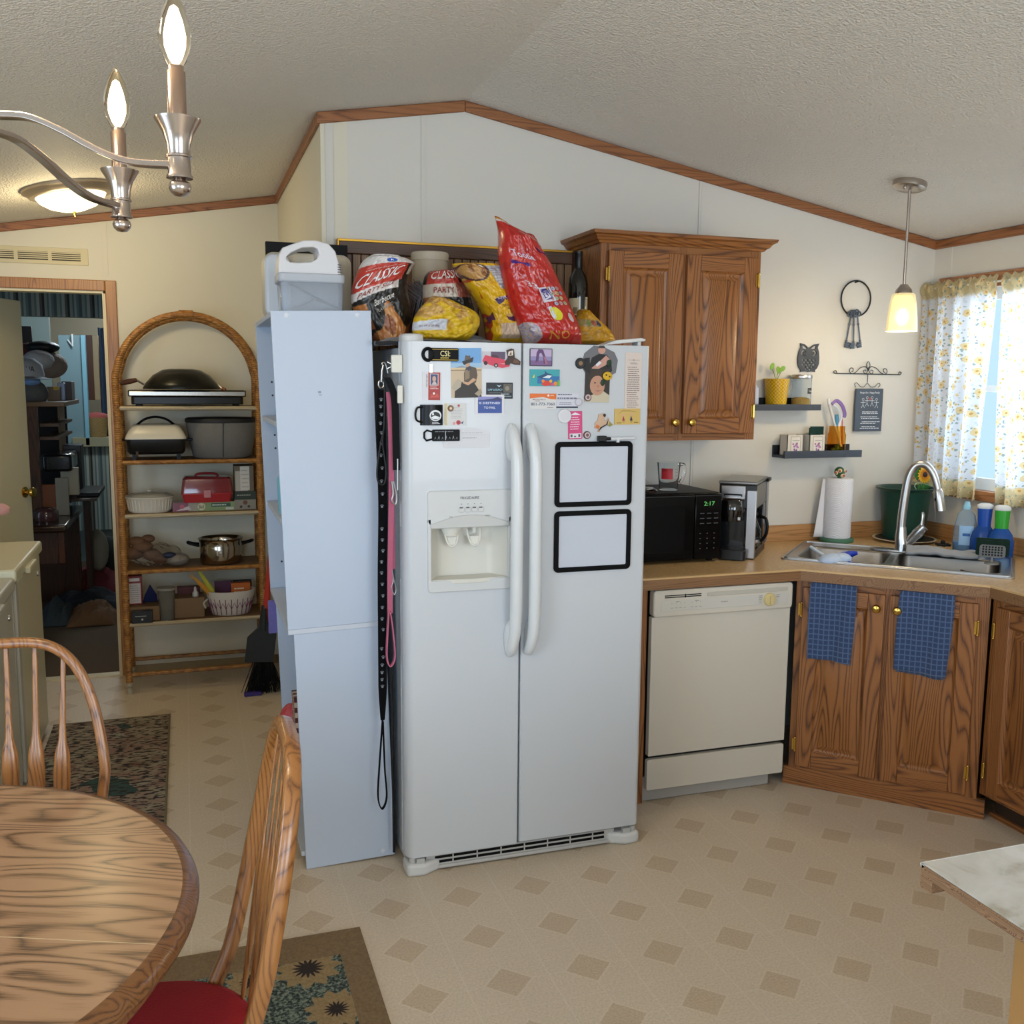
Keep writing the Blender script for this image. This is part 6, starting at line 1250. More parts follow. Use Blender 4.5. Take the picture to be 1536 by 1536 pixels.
obj('pot_body', MB().lathe([(0, 0), (r*.78, 0), (r*.8, .004), (r*.98, hpt-.008), (r, hpt), (r*.92, hpt), (r*.9, hpt-.01), (0, hpt-.014)], n=40), latt(), yp_, local=True, smooth=50)
mb = MB(); LF = [(-.030, .058, .5), (.003, .038, -.3), (.024, .045, 1.0)]
for x, z, t_ in LF: mb.tube(crv([(-.004, 0, hpt-.012), (x*.6, 0, hpt+z*.45), (x, 0, hpt+z*.8)], 4), .0016, 6)
obj('stem', mb, M('#6f9a45', .6), yp_, local=True)
for x, z, t_ in LF: obj('leaf', MB().ball((0, 0, 0), (.011, .003, .017), 12, 8, mat=Matrix.Translation((x, -.004, hpt+z*.8+.008)) @ Matrix.Rotation(t_, 4, 'Y')), M('#7fae3c', .5), yp_, local=True)
obj('soil', MB().lathe([(0, hpt-.012), (r*.88, hpt-.012)], n=24), M('#3a2c1f', .95), yp_, local=True)
# glass jar
q0, q1 = AY(1185, 606, yb), AY(1218, 562, yb); r = (q1.x-q0.x)/2*.84; cx = (q0.x+q1.x)/2; h = AY(1200, 562, yb).z-uz
gj = root('glass_jar', 'glass storage jar with a steel lid and a black label', 'jar', (cx, yb, uz))
obj('jar_body', MB().lathe([(0, .001), (r*.95, .001), (r, .006), (r, h-.022), (r*.95, h-.016), (r*.92, h-.016), (r*.93, .006), (0, .006)], n=36), CLEARP, gj, local=True, smooth=60)
obj('contents', MB().lathe([(0, .007), (r*.9, .007), (r*.9, .038), (r*.5, .046), (0, .040)], n=28), M('#c39a4c', .9, bump=.8, bscale=200), gj, local=True)
obj('lid', MB().lathe([(r*1.02, h-.018), (r*1.04, h-.016), (r*1.04, h-.004), (r, h), (0, h)], n=36), STEEL, gj, local=True)
mb = MB(); mb.grid(lambda u, v: Vector((math.sin(.05+1.0*u)*r*1.015, -math.cos(.05+1.0*u)*r*1.015, h*.42+.026*v)), 8, 2); lb_ = obj('label', mb, M('#17181a', .5), gj, local=True, recalc=False)
mb = MB(); vs_, fs_ = text_geo('Tuscan'); mb.add([Vector((math.sin(.15+.75*a)*r*1.03, -math.cos(.15+.75*a)*r*1.03, h*.42+.008+.010*b)) for a, b in vs_], fs_); obj('label_print', mb, M('#d8d8d4', .5), lb_, local=True, recalc=False)
q = AY(1134, 585, yb); thing('white_bottle', 'white bottle half hidden by the wall cabinet at the left of the upper ledge', 'bottle', MB().lathe([(0, 0), (.022, 0), (.024, .004), (.024, .085), (.010, .10), (.010, .115), (0, .115)], ux_a+.026, yb, uz+.0005, 24), M('#c3ccdd', .35))
# owl trivet hanging on the wall
oc, ow, oh = AY(1212, 538, YW-.01), .083, .125
oz = AY(1212, 558, YW-.01).z; oh = AY(1212, 515, YW-.01).z-oz; ox0, ox1 = AY(1197, 540, YW-.01).x, AY(1229, 540, YW-.01).x; ow = ox1-ox0
def O(x, z): return (ox0+ow*x, oz+oh*z)
sil = [O(*p) for p in ((.08, 1.0), (.28, .97), (.42, .88), (.5, .84), (.58, .88), (.74, .97), (.97, 1.0), (.9, .86), (.97, .7), (1.0, .5), (1.0, .3), (.92, .14), (.82, .06), (.84, 0), (.66, .02), (.5, .0), (.34, .02), (.14, .0), (.16, .06), (.06, .16), (.0, .32), (.0, .5), (.04, .7), (.12, .86))]
hl = [[(p[0], p[1]) for p in circ(O(.26, .66)[0], O(.26, .66)[1], ow*.115, 16)], circ(O(.74, .66)[0], O(.74, .66)[1], ow*.115, 16)]
for r_ in range(5):
    for c_ in range(4-(r_ % 2)):
        x, z = .24+.173*c_+(.087 if r_ % 2 else 0), .44-.082*r_
        if r_ == 4 and c_ in (0, 3): continue
        hl.append([O(x-.06, z-.012), O(x-.04, z-.045), O(x, z-.06), O(x+.04, z-.045), O(x+.06, z-.012), O(x, z+.012)][::1])
hl += [[O(.17, .93), O(.2, .82), O(.36, .80), O(.42, .82), O(.3, .9)], [O(.83, .93), O(.8, .82), O(.64, .80), O(.58, .82), O(.7, .9)]]
OM = M('#3f434a', .5)
ow_ = root('owl_trivet', 'dark grey cast-iron owl trivet hanging on the wall', 'trivet', ((ox0+ox1)/2, YW, oz))
obj('owl_body', holed(sil, hl, 0, .006, mat=Matrix.Translation((0, YW-.004, 0)) @ Matrix.Rotation(PI/2, 4, 'X')), OM, ow_, smooth=20)
for x in (.30, .70): c = O(x, .66); obj('pupil', MB().prism(circ(c[0], c[1], ow*.07, 14), YW-.0095, YW-.004, 'y').box(c[0]-ow*.07, YW-.009, c[1]-ow*.14, c[0]+ow*.0, YW-.005, c[1]-ow*.05), OM, ow_)
obj('foot', MB().box(O(.3, 0)[0], YW-.01, oz+.006, O(.3, 0)[0]+.006, YW, oz+.012).box(O(.7, 0)[0], YW-.01, oz+.006, O(.7, 0)[0]+.006, YW, oz+.012), OM, ow_)
# key ring
kc = AY(1284, 448, YW-.012); kr = AY(1306, 448, YW-.012).x-kc.x
k_ = root('key_ring', 'large black iron ring with three grey skeleton keys on the wall', 'key ring', (kc.x, YW, kc.z-kr))
IR = M('#23282a', .45, .4); KG = M('#5a6370', .5, .4)
obj('ring', MB().tube([(kc.x+kr*math.cos(2*PI*i/40), YW-.012, kc.z+kr*math.sin(2*PI*i/40)) for i in range(40)], .0036, 10, closed=True), IR, k_)
obj('nail', MB().tube([(kc.x, YW, kc.z+kr-.006), (kc.x, YW-.02, kc.z+kr-.004)], .004, 8), IR, k_)
for i, (pt, pb) in enumerate((((1277, 472), (1268, 521)), ((1281, 472), (1280, 523)), ((1286, 471), (1291, 521)))):
    a, b_ = AY(*pt, YW-.014-.004*i), AY(*pb, YW-.014-.004*i); d_ = (b_-a).normalized(); s_ = Vector((d_.z, 0, -d_.x)); y_ = Vector((0, -1, 0))
    mb = MB().tube([a+d_*.008, b_], .0036, 8); r_ = .0125
    for ox_, oz__ in ((-.009, .0), (.009, 0), (0, -.009)): c = a+s_*ox_+d_*(oz__); mb.tube([c+s_*(.010*math.cos(2*PI*j/14))+d_*(.010*math.sin(2*PI*j/14)) for j in range(14)], .0036, 6, closed=True)
    for t_ in (.30, .8): mb.ball(a.lerp(b_, t_), .0056, 8, 6)
    sgn = -1 if i == 0 else 1
    q_ = b_-d_*.004
    for k2, l_ in ((0, .017), (.009, .022), (.018, .017)): mb.tube([q_-d_*k2-s_*.004*sgn, q_-d_*k2+s_*l_*sgn], .0048, 6)
    mb.tube([q_+s_*.008*sgn, q_-d_*.018+s_*.008*sgn], .003, 6)
    obj('key', mb, KG, k_)
# scroll hanger and sign
hm = root('scroll_hanger', 'black wrought-iron scroll bar hanging on the wall above the recipe sign', 'hanger', (AY(1302, 560, YW).x, YW, AY(1302, 562, YW).z))
yh = YW-.012
def HP(*L__): return [AY(a, b_, yh) for a, b_ in L__]
IRN = M('#2c3437', .5, .3)
obj('bar', MB().tube(HP((1252, 560), (1350, 562)), .0022, 8).tube(crv(HP((1252, 560), (1250.5, 557), (1254, 556), (1255, 559)), 4), .002, 6).tube(crv(HP((1350, 562), (1352, 559), (1349, 558), (1348, 561)), 4), .002, 6), IRN, hm)
for s_ in (-1, 1):
    X = lambda d_, y_: AY(1302.5+s_*d_, y_+ (0.02*s_*d_), yh)
    obj('scroll', MB().tube(crv([X(0, 556), X(4, 550), X(12, 552), X(18, 558), X(24, 561), X(28, 558), X(27, 553), X(23, 553), X(23, 557), X(25, 558)], 5), .0018, 6), IRN, hm)
    obj('scroll', MB().tube(crv([X(0, 551), X(1, 556), X(3, 560), X(6, 560), X(7, 556), X(4, 555), X(3.5, 557)], 5), .0016, 6), IRN, hm)
obj('top_loop', MB().tube(crv(HP((1302, 556), (1300, 547), (1302.5, 542.5), (1305, 547), (1303, 556)), 5), .0018, 6), IRN, hm)
sg = root('recipe_sign', 'slate-blue plaque titled Recipe for a Happy Family hanging from scroll wire', 'sign', (AY(1300, 646, YW).x, YW, AY(1300, 647, YW).z))
a, b_ = AY(1279, 647, yh), AY(1323, 583, yh)
obj('plaque', MB().box(a.x, yh-.012, a.z, b_.x, yh-.001, b_.z), M('#4a5563', .6), sg, bevel=.002)
obj('sign_wire', MB().tube(crv(HP((1284, 581), (1282, 576), (1285, 574), (1288, 577), (1291, 580), (1296, 580), (1301, 575), (1306, 580), (1312, 580), (1316, 576), (1319, 575), (1320, 578), (1317, 581)), 4), .0015, 6).tube(HP((1302, 560), (1301, 574)), .0018, 6), IRN, sg)
A_ = Art((a.x, yh-.012, a.z), b_.x-a.x, b_.z-a.z, base=None, th=.0003); w_, h = A_.w, A_.h; PW = '#d7dbe0'
A_.text(PW, 'Recipe for a Happy Family', w_*.14, h*.87, w_*.86, h*.93)
for x, z in ((.26, .68), (.40, .72), (.58, .72), (.74, .68)):
    t = .0011; X_, Z_ = w_*x, h*z
    A_.poly(PW, circ(X_, Z_+h*.07, .0062, 12)).poly('#4a5563', circ(X_, Z_+h*.07, .0048, 12)).rect(PW, X_-t, Z_-h*.06, X_+t, Z_+h*.03)
    A_.poly(PW, [(X_-w_*.09, Z_-.001), (X_-w_*.09, Z_+.001), (X_+w_*.09, Z_+.001), (X_+w_*.09, Z_-.001)]).poly(PW, [(X_-.0008, Z_-h*.05), (X_+.0008, Z_-h*.05), (X_-w_*.05, Z_-h*.13), (X_-w_*.065, Z_-h*.13)]).poly(PW, [(X_-.0008, Z_-h*.05), (X_+.0008, Z_-h*.05), (X_+w_*.065, Z_-h*.13), (X_+w_*.05, Z_-h*.13)])
A_.circ('#b84a4a', w_*.49, h*.76, .0055)
for i in range(4): A_.lines(PW, w_*.16, h*(.40-.115*i), w_*.92, h*(.475-.115*i), 2, .42, 20+i)
A_.done('sign_print', None, None, sg)
# carved boxes on the lower ledge
for i, (pa, pb, lab_) in enumerate(((1173, 1203, 'small white wooden box with a purple printed motif, the left of the pair'), (1206, 1236, 'small white wooden box with a purple motif, the right one, holding scouring pads'))):
    a, b_ = AY(pa, 678, yb-.02), AY(pb, 652, yb-.02); wq = (b_.x-a.x)*.70; x1 = b_.x; x0 = x1-.085
    r_ = root('wooden_box', lab_, 'box', ((x0+x1)/2, yb, lz))
    hz = b_.z-lz
    obj('box_body', MB().box(x0, YW-.088, lz, x1, YW-.03, lz+.003).box(x0, YW-.088, lz, x1, YW-.084, lz+hz).box(x0, YW-.034, lz, x1, YW-.03, lz+hz).box(x0, YW-.088, lz, x0+.004, YW-.03, lz+hz).box(x1-.004, YW-.088, lz, x1, YW-.03, lz+hz), M('#cfc7ba', .7), r_, bevel=.0005)
    ar = Art((x0, YW-.0882, lz), x1-x0, hz, base=None, th=.0003); w_, h = ar.w, ar.h; X0 = w_*.38
    ar.rect('#6b655c', w_*.22, h*.08, w_*.82, h*.92).rect('#d6cfc4', w_*.24, h*.10, w_*.80, h*.90)
    rd = random.Random(3)
    for k in range(16): ar.circ(('#8a5a9a', '#b07ab0', '#5f4a80', '#a8688a')[k % 4], w_*(.36+.32*rd.random()), h*(.2+.42*rd.random()), .0045)
    ar.rect('#7b7568', w_*.3, h*.72, w_*.74, h*.74).rect('#4b463c', w_*.3, h*.12, w_*.74, h*.15)
    ar.done('box_print', None, None, r_)
q0, q1 = AY(1212, 652, yb), AY(1236, 640, yb)
SPD = M('#173a34', .95, bump=.7, bscale=300)
thing('scouring_pad', 'dark green scouring pad in the right wooden box, the front one', 'scouring pad', MB().box(q0.x, YW-.070, lz+.01, q0.x+.045, YW-.060, q1.z-.004), SPD, group='scouring pads in the box')
thing('scouring_pad', 'dark green scouring pad in the right wooden box, the rear taller one', 'scouring pad', MB().box(q0.x+.018, YW-.054, lz+.01, q1.x, YW-.044, q1.z+.001), SPD, group='scouring pads in the box')
# amber jar with brushes
q0, q1 = AY(1241, 677, yb), AY(1269, 638, yb); cx = (q0.x+q1.x)/2; r = (q1.x-q0.x)/2*.86; h = q1.z-lz
aj = root('amber_jar', 'amber glass jar full of brushes on the lower ledge', 'jar', (cx, yb, lz))
AM = M('#f9cf80', .05, 0, 1.0, ior=1.06)
obj('jar_body', MB().lathe([(0, .002), (r*.95, .002), (r, .01), (r, h*.68), (r*.85, h*.80), (r*.86, h*.84), (r*.86, h*.98), (r*.8, h*.98), (r*.8, h*.8), (r*.93, h*.66), (r*.93, .01), (0, .007)], n=32), AM, aj, local=True, smooth=60)
obj('jar_filling', MB().ball((-r*.4, 0, .02), (.014, .012, .012), 10, 6).ball((r*.1, -.005, .03), (.012, .012, .018), 10, 6).ball((r*.5, 0, .018), (.012, .012, .012), 10, 6), M('#3a5a2a', .7), aj, local=True)
def brush(name, label, mats, fns):
    r_ = root(name, label, 'brush', (cx, yb, lz+.012))
    for nm, mb, mt_ in fns: obj(nm, mb, mt_, r_)
Q = lambda a, b_, dy=0: AY(a, b_, yb+dy)
brush('bottle_brush', 'white-handled brush leaning left in the amber jar', None, [('handle', MB().tube([Q(1262, 670), Q(1250, 630), Q(1243, 604)], [.0045, .006, .0065], 10), M('#d9d3cb', .4)), ('handle_tip', MB().tube([Q(1243.5, 606), Q(1242.5, 598)], [.0072, .006], 10), M('#e3e3e3', .3))])
brush('scrub_brush', 'purple and white curved scrub brush in the amber jar', None, [('brush_head', MB().strip(crv([Q(1248, 606, -.01), Q(1255, 601, -.01), Q(1263, 608, -.01), Q(1267, 620, -.01), Q(1266, 626, -.01)], 5), .013, .014, side=(.5, 1, -.2)), M('#7b5fa0', .5)), ('handle', MB().tube(crv([Q(1248, 607), Q(1256, 612), Q(1262, 626), Q(1258, 640), Q(1260, 668)], 5), .005, 8), M('#d8dce4', .3))])
brush('thin_brush', 'pink-handled thin brush in the amber jar', None, [('handle', MB().tube([Q(1263, 670, .01), Q(1263.5, 627, .01)], [.0025, .0028], 8), M('#d8607a', .4))])
brush('blue_brush', 'blue bottle brush standing in the middle of the amber jar', None, [('bristles', MB().tube([Q(1256, 640, .012), Q(1255, 622, .012)], [.011, .008], 12), M('#4d8fb4', .7)), ('handle', MB().tube([Q(1258, 670, .012), Q(1256, 640, .012)], .003, 8), M('#c8d0d8', .4))])

# ---------------------------------------------------------------- curtains on their rod
def floral():
    m = bpy.data.materials.new('floral_voile'); m.use_nodes = True; N = m.node_tree.nodes; L = m.node_tree.links; N.clear()
    out = N.new('ShaderNodeOutputMaterial'); uv = N.new('ShaderNodeAttribute'); uv.attribute_name = 'Col'
    d = N.new('ShaderNodeBsdfDiffuse'); t = N.new('ShaderNodeBsdfTranslucent'); mx_ = N.new('ShaderNodeMixShader'); mx_.inputs[0].default_value = .52
    sp = N.new('ShaderNodeSeparateXYZ'); L.new(uv.outputs['Color'], sp.inputs[0]); cb = N.new('ShaderNodeCombineXYZ'); L.new(sp.outputs[0], cb.inputs[0]); L.new(sp.outputs[1], cb.inputs[1])
    nz = N.new('ShaderNodeTexNoise'); nz.inputs['Scale'].default_value = 60; L.new(cb.outputs[0], nz.inputs['Vector'])
    wp = nd(N, 'ShaderNodeVectorMath', operation='MULTIPLY_ADD'); L.new(nz.outputs['Color'], wp.inputs[0]); wp.inputs[1].default_value = (.012, .012, 0); L.new(cb.outputs[0], wp.inputs[2])
    def spots(scale, off, rad, keep):
        mp = N.new('ShaderNodeMapping'); mp.inputs['Location'].default_value = (off, off*.7, 0); L.new(wp.outputs[0], mp.inputs[0])
        v = N.new('ShaderNodeTexVoronoi'); v.voronoi_dimensions = '2D'; v.inputs['Scale'].default_value = scale; v.inputs['Randomness'].default_value = .75; L.new(mp.outputs[0], v.inputs['Vector'])
        s2 = N.new('ShaderNodeSeparateColor'); L.new(v.outputs['Color'], s2.inputs[0])
        on = mathn(N, L, 'LESS_THAN', s2.outputs[0], keep)
        return mathn(N, L, 'MULTIPLY', mathn(N, L, 'LESS_THAN', v.outputs['Distance'], rad), on), v.outputs['Distance'], on
    l1, _, _ = spots(42, .11, .22, .6); l2, _, _ = spots(56, .43, .2, .5)
    f1, d1, on1 = spots(17, 0, .27, .72); f2, d2, on2 = spots(33, .31, .22, .45)
    cen1 = mathn(N, L, 'MULTIPLY', mathn(N, L, 'LESS_THAN', d1, .085), on1); cen2 = mathn(N, L, 'MULTIPLY', mathn(N, L, 'LESS_THAN', d2, .07), on2)
    base = mixc(N, L, sp.outputs[2], '#dfe3ea', '#c9bb93')
    near = mathn(N, L, 'MULTIPLY', mathn(N, L, 'LESS_THAN', d1, .55), on1)
    c = mixc(N, L, mathn(N, L, 'MULTIPLY', mathn(N, L, 'MAXIMUM', l1, l2), mathn(N, L, 'ADD', mathn(N, L, 'MULTIPLY', near, .6), .2)), base, '#7d9690')
    c = mixc(N, L, f1, c, '#dfcb9c'); c = mixc(N, L, f2, c, '#e0cfa4'); c = mixc(N, L, cen1, c, '#c79e5c'); c = mixc(N, L, cen2, c, '#a88455')
    L.new(c, d.inputs[0]); L.new(c, t.inputs[0]); L.new(d.outputs[0], mx_.inputs[1]); L.new(t.outputs[0], mx_.inputs[2]); L.new(mx_.outputs[0], out.inputs[0]); return m
FLO = floral(); XC = XR-.055
zt_c, zb_c = AX(1420, 425, XC).z, AX(1420, 742, XC).z
def curtain(label, yt0, yt1, yb0, yb1, seed, nf, ztop, zbot):
    r_ = root('curtain', label, 'curtain', (XC, (yt0+yt1)/2, zbot))
    Wd_ = abs(yt1-yt0)*1.25
    def fn(u, v):
        y0 = yt0+(yb0-yt0)*(1-v)**1.2; y1 = yt1+(yb1-yt1)*(1-v)**1.2; y = y0+(y1-y0)*u
        am = .010+.014*(1-v)
        if v > .93: am = .006
        x = XC - am*math.sin(u*nf*2*PI+seed+.6*math.sin(v*3+seed)) - .007*math.sin(u*nf*4.4*PI+seed*2)
        z = zbot+(ztop-zbot)*v
        if v > .93: x -= .012*math.sin((v-.93)/.07*PI)*(1+.6*math.sin(u*130+seed)); z += .006*math.sin(u*95)
        return Vector((x, y, z))
    def cc(u, v): return (u*Wd_+seed*.13, v*(ztop-zbot), 1.0 if (v > .93 or v < .075) else 0.0)
    mb = MB(); mb.grid(fn, 150, 60, 0, cc); obj('panel', mb, FLO, r_, smooth=80, recalc=False)
    mb = MB(); n_ = int(abs(yb1-yb0)/.011)
    for i in range(n_+1): p = fn(i/n_, 0); mb.tube([p+Vector((0, -.004, 0)), p+Vector((0, 0, -.006)), p+Vector((0, .004, 0))], .0016, 5)
    obj('lace_trim', mb, M('#c9b98c', .7), r_)
T0, T1, B0, B1 = AX(1385, 430, XC-.0).y, AX(1499, 425, XC).y, AX(1376, 738, XC).y, AX(1466, 748, XC).y
T0 = min(T0, 3.872); B0 = min(B0, 3.872)
T2, B2 = AX(1505, 425, XC).y, AX(1493, 748, XC).y
curtain('sheer floral curtain panel, the left one in the corner by the window', T0, T1, B0, B1, 1.0, 4, zt_c+.01, zb_c)
curtain('sheer floral curtain panel, the right one cut off by the picture edge', T2, T2-.75, B2, B2-.72, 3.3, 6, zt_c+.01, zb_c-.004)
thing('curtain_rod', 'thin white rod carrying the floral curtains', 'curtain rod', MB().tube([(XC, 3.874, zt_c-.018), (XC, 2.35, zt_c-.018)], .005, 10).box(XC, 3.84, zt_c-.024, XR-.016, 3.85, zt_c-.012), M('#e2e2e2', .4))
# pendant lamp
pr = Vector((2.748, 3.30, 0)); ca = AY(1365, 281, 3.3); sb_z = AY(1352, 497, 3.3).z; st_z = AY(1354, 440, 3.3).z; czp = cz(2.748)
pd = root('pendant_lamp', 'pendant lamp with a brushed nickel rod and frosted glass shade over the sink', 'pendant lamp', (2.748, 3.30, sb_z))
TL = Matrix.Translation((2.748, 3.3, czp)) @ Matrix.Rotation(math.atan(.18), 4, 'Y')
obj('canopy', MB().lathe([(.064, 0), (.066, -.008), (.064, -.022), (.05, -.030), (.0, -.031)], n=40, mat=TL).ball((0, 0, -.034), .008, 10, 6, mat=TL @ Matrix.Translation((-.035, -.02, 0))), NICKEL, pd, smooth=50)
obj('rod', MB().tube([(2.748, 3.3, czp-.03), (2.748, 3.3, st_z+.03)], .006, 12), NICKEL, pd)
obj('socket_cap', MB().lathe([(0, .035), (.014, .035), (.020, .026), (.030, .014), (.033, .002), (.033, -.006), (0, -.006)], 2.748, 3.3, st_z, 32), NICKEL, pd, smooth=50)
m_, N, L, b = newmat('frosted_shade'); b.inputs['Base Color'].default_value = (*lin('#f2e6b8'), 1); b.inputs['Roughness'].default_value = .5; b.inputs['Transmission Weight'].default_value = .55; b.inputs['IOR'].default_value = 1.2; b.inputs['Emission Color'].default_value = (*lin('#ffeaae'), 1); b.inputs['Emission Strength'].default_value = .42
rb_ = (AY(1378, 493, 3.3).x-AY(1352, 493, 3.3).x)*.71
hS = st_z-sb_z
obj('shade', MB().lathe([(rb_*.60, hS), (rb_*.74, hS-.006), (rb_*.84, hS*.75), (rb_*.96, hS*.3), (rb_*1.0, 0), (rb_*.97, 0), (rb_*.93, hS*.3), (rb_*.8, hS*.75), (rb_*.70, hS-.012)], 2.748, 3.3, sb_z, 40), m_, pd, smooth=60, recalc=False)
m2, N, L, b = newmat('pendant_bulb'); b.inputs['Base Color'].default_value = (1, 1, 1, 1); b.inputs['Emission Color'].default_value = (1, .86, .6, 1); b.inputs['Emission Strength'].default_value = 9
obj('bulb', MB().ball((2.748, 3.3, sb_z+hS*.38), (.024, .024, .032), 18, 12), m2, pd)
bulb('pendant_light', (2.748, 3.30, sb_z-.03), 7, WARM, .03)
# lamp's own glow on the wall comes from this bulb
# ---------------------------------------------------------------- rattan etagere
RY0, RY1 = 5.30, 5.60
RAT = wood('#b07c3c', '#8d5e29', '#5a3a18', 'z', rings=3, across=30, rough=.5)
def rattan():
    m, N, L, b = newmat('rattan_wrap'); tc = N.new('ShaderNodeTexCoord'); n = N.new('ShaderNodeTexNoise'); n.inputs['Scale'].default_value = 30; n.inputs['Detail'].default_value = 4; L.new(tc.outputs['Object'], n.inputs['Vector'])
    w_ = N.new('ShaderNodeTexWave'); w_.bands_direction = 'Z'; w_.inputs['Scale'].default_value = 28; w_.inputs['Distortion'].default_value = 4; w_.inputs['Detail Scale'].default_value = 2; L.new(tc.outputs['Object'], w_.inputs['Vector'])
    c = ramp(N, L, n.outputs[0], [(.3, '#7a4c1e'), (.55, '#a8712f'), (.75, '#bd8a45')]); c = mixc(N, L, mathn(N, L, 'MULTIPLY', mathn(N, L, 'SUBTRACT', 1.0, w_.outputs[0]), .35), c, '#5e3a17')
    L.new(c, b.inputs['Base Color']); b.inputs['Roughness'].default_value = .4
    bp = N.new('ShaderNodeBump'); bp.inputs['Strength'].default_value = .5; bp.inputs['Distance'].default_value = .004; L.new(w_.outputs[0], bp.inputs['Height']); L.new(bp.outputs[0], b.inputs['Normal']); return m
RTN = rattan()
def E_(px, py, y=RY0): return AY(px, py, y)
et = root('rattan_shelf', 'arched rattan shelf unit with five shelves against the cream wall', 'shelf unit', (.02, 5.45, 0))
xl, xr = -.322, .365
def archpts(y, z0=.0):
    xc = (xl+xr)/2; rr = (xr-xl)/2; zc_ = 1.952-rr-.0; pts = [(xl, y, z0), (xl, y, .4), (xl, y, .9), (xl, y, 1.35), (xl-.004, y, zc_)]
    pts += [(xc-rr*math.cos(a), y, zc_+rr*math.sin(a)) for a in [PI*i/16 for i in range(1, 16)]]+[(xr+.004, y, zc_), (xr, y, 1.35), (xr, y, .9), (xr, y, .4), (xr, y, z0)]
    return pts
for y, nm in ((RY0, 'front_arch'), (RY1, 'back_arch')):
    obj(nm, MB().tube(crv(archpts(y, .045), 4), .0175, 12, up=(0, 1, 0)), RTN, et)
    for x in (xl, xr): obj('foot', MB().lathe([(.012, 0), (.014, .03), (.010, .034), (.018, .045), (.018, .06)], x, y, 0, 14), M('#a9a08a', .4), et)
obj('wrap_knot', MB().tube([((xl+xr)/2-.035, RY0-.001, 1.953), ((xl+xr)/2+.035, RY0-.001, 1.953)], .021, 12), RTN, et)
SZ = [1.488, 1.214, .939, .649, .372]
WCL = wood('#b9a98a', '#a08e6e', '#7a6648', 'x', rings=2, across=30, rough=.6)
for i, z in enumerate(SZ):
    wm = RTN if i in (1, 3) else WCL
    obj('shelf', MB().box(xl+.012, RY0+.01, z-.012, xr-.012, RY1-.01, z), M('#6b4c2c', .6), et)
    obj('shelf_rail', MB().tube([(xl+.01, RY0, z-.008), (xr-.01, RY0, z-.008)], .011, 10), wm, et)
    obj('side_rail', MB().tube([(xl, RY0, z-.01), (xl, RY1, z-.01)], .009, 8), RTN, et); obj('side_rail', MB().tube([(xr, RY0, z-.01), (xr, RY1, z-.01)], .009, 8), RTN, et)
for y in (RY0, RY1): obj('stretcher', MB().tube([(xl, y, .10), (xr, y, .10)], .011, 10), RTN, et)
for x in (xl, xr): obj('stretcher', MB().tube([(x, RY0, .10), (x, RY1, .10)], .010, 10), RTN, et)
ys = 5.42
def sh_(px, py, y=ys): return AY(px, py, y)
# top shelf: griddle and upturned wok
z0 = SZ[0]+.001; a, b_ = sh_(195, 604), sh_(366, 583); 
gd = root('electric_griddle', 'black electric griddle with a silver edge on the top rattan shelf', 'griddle', ((a.x+b_.x)/2, ys, z0))
obj('griddle_base', MB().rbox(a.x+.01, ys-.10, z0+.010, b_.x-.01, ys+.13, z0+.05, .02, 4, ax='z').box(a.x+.03, ys-.08, z0, a.x+.06, ys+.1, z0+.012).box(b_.x-.06, ys-.08, z0, b_.x-.03, ys+.1, z0+.012), M('#101011', .4), gd, bevel=.004)
obj('silver_edge', MB().rbox(a.x, ys-.112, z0+.052, b_.x, ys-.095, z0+.078, .006, 3), M('#a9a49c', .25, 1.0), gd, bevel=.004)
obj('plate', MB().rbox(a.x-.004, ys-.11, z0+.050, b_.x+.004, ys+.15, z0+.082, .02, 4, ax='z'), M('#0d0d0d', .4, ior=1.3), gd, bevel=.004)
wx = sh_(272, 560); zw = z0+.0835; rw = (sh_(330, 573).x-sh_(214, 573).x)/2
wk = root('wok', 'black wok upside down on the griddle with a wooden handle at its left', 'wok', (wx.x, ys+.02, zw))
obj('wok_body', MB().lathe([(rw, .004), (rw*1.01, .008), (rw*.93, .035), (rw*.74, .075), (rw*.5, .102), (rw*.3, .108), (0, .108)], wx.x, ys+.02, zw, 48), M('#0e0f0b', .3, ior=1.35), wk, smooth=60)
h0, h1, h2 = Vector((wx.x-rw*.96, ys-.02, zw+.028)), sh_(205, 570, ys-.03), sh_(180, 575, ys-.05)
obj('handle_shaft', MB().tube([h0, h1], .006, 8), STEEL, wk); obj('handle', MB().tube([h1, h1.lerp(h2, .4), h2], [.010, .014, .011], 12, flat=.8), M('#5b3420', .45), wk)
obj('helper_handle', MB().tube([Vector((wx.x+rw*.95, ys, zw+.025)), Vector((wx.x+rw*1.08, ys-.02, zw+.004))], .004, 8), STEEL, wk); obj('helper_grip', MB().tube([Vector((wx.x+rw*1.05, ys-.02, zw+.008)), Vector((wx.x+rw*1.13, ys-.03, zw+.0))], .009, 8), M('#7a3f28', .5), wk)
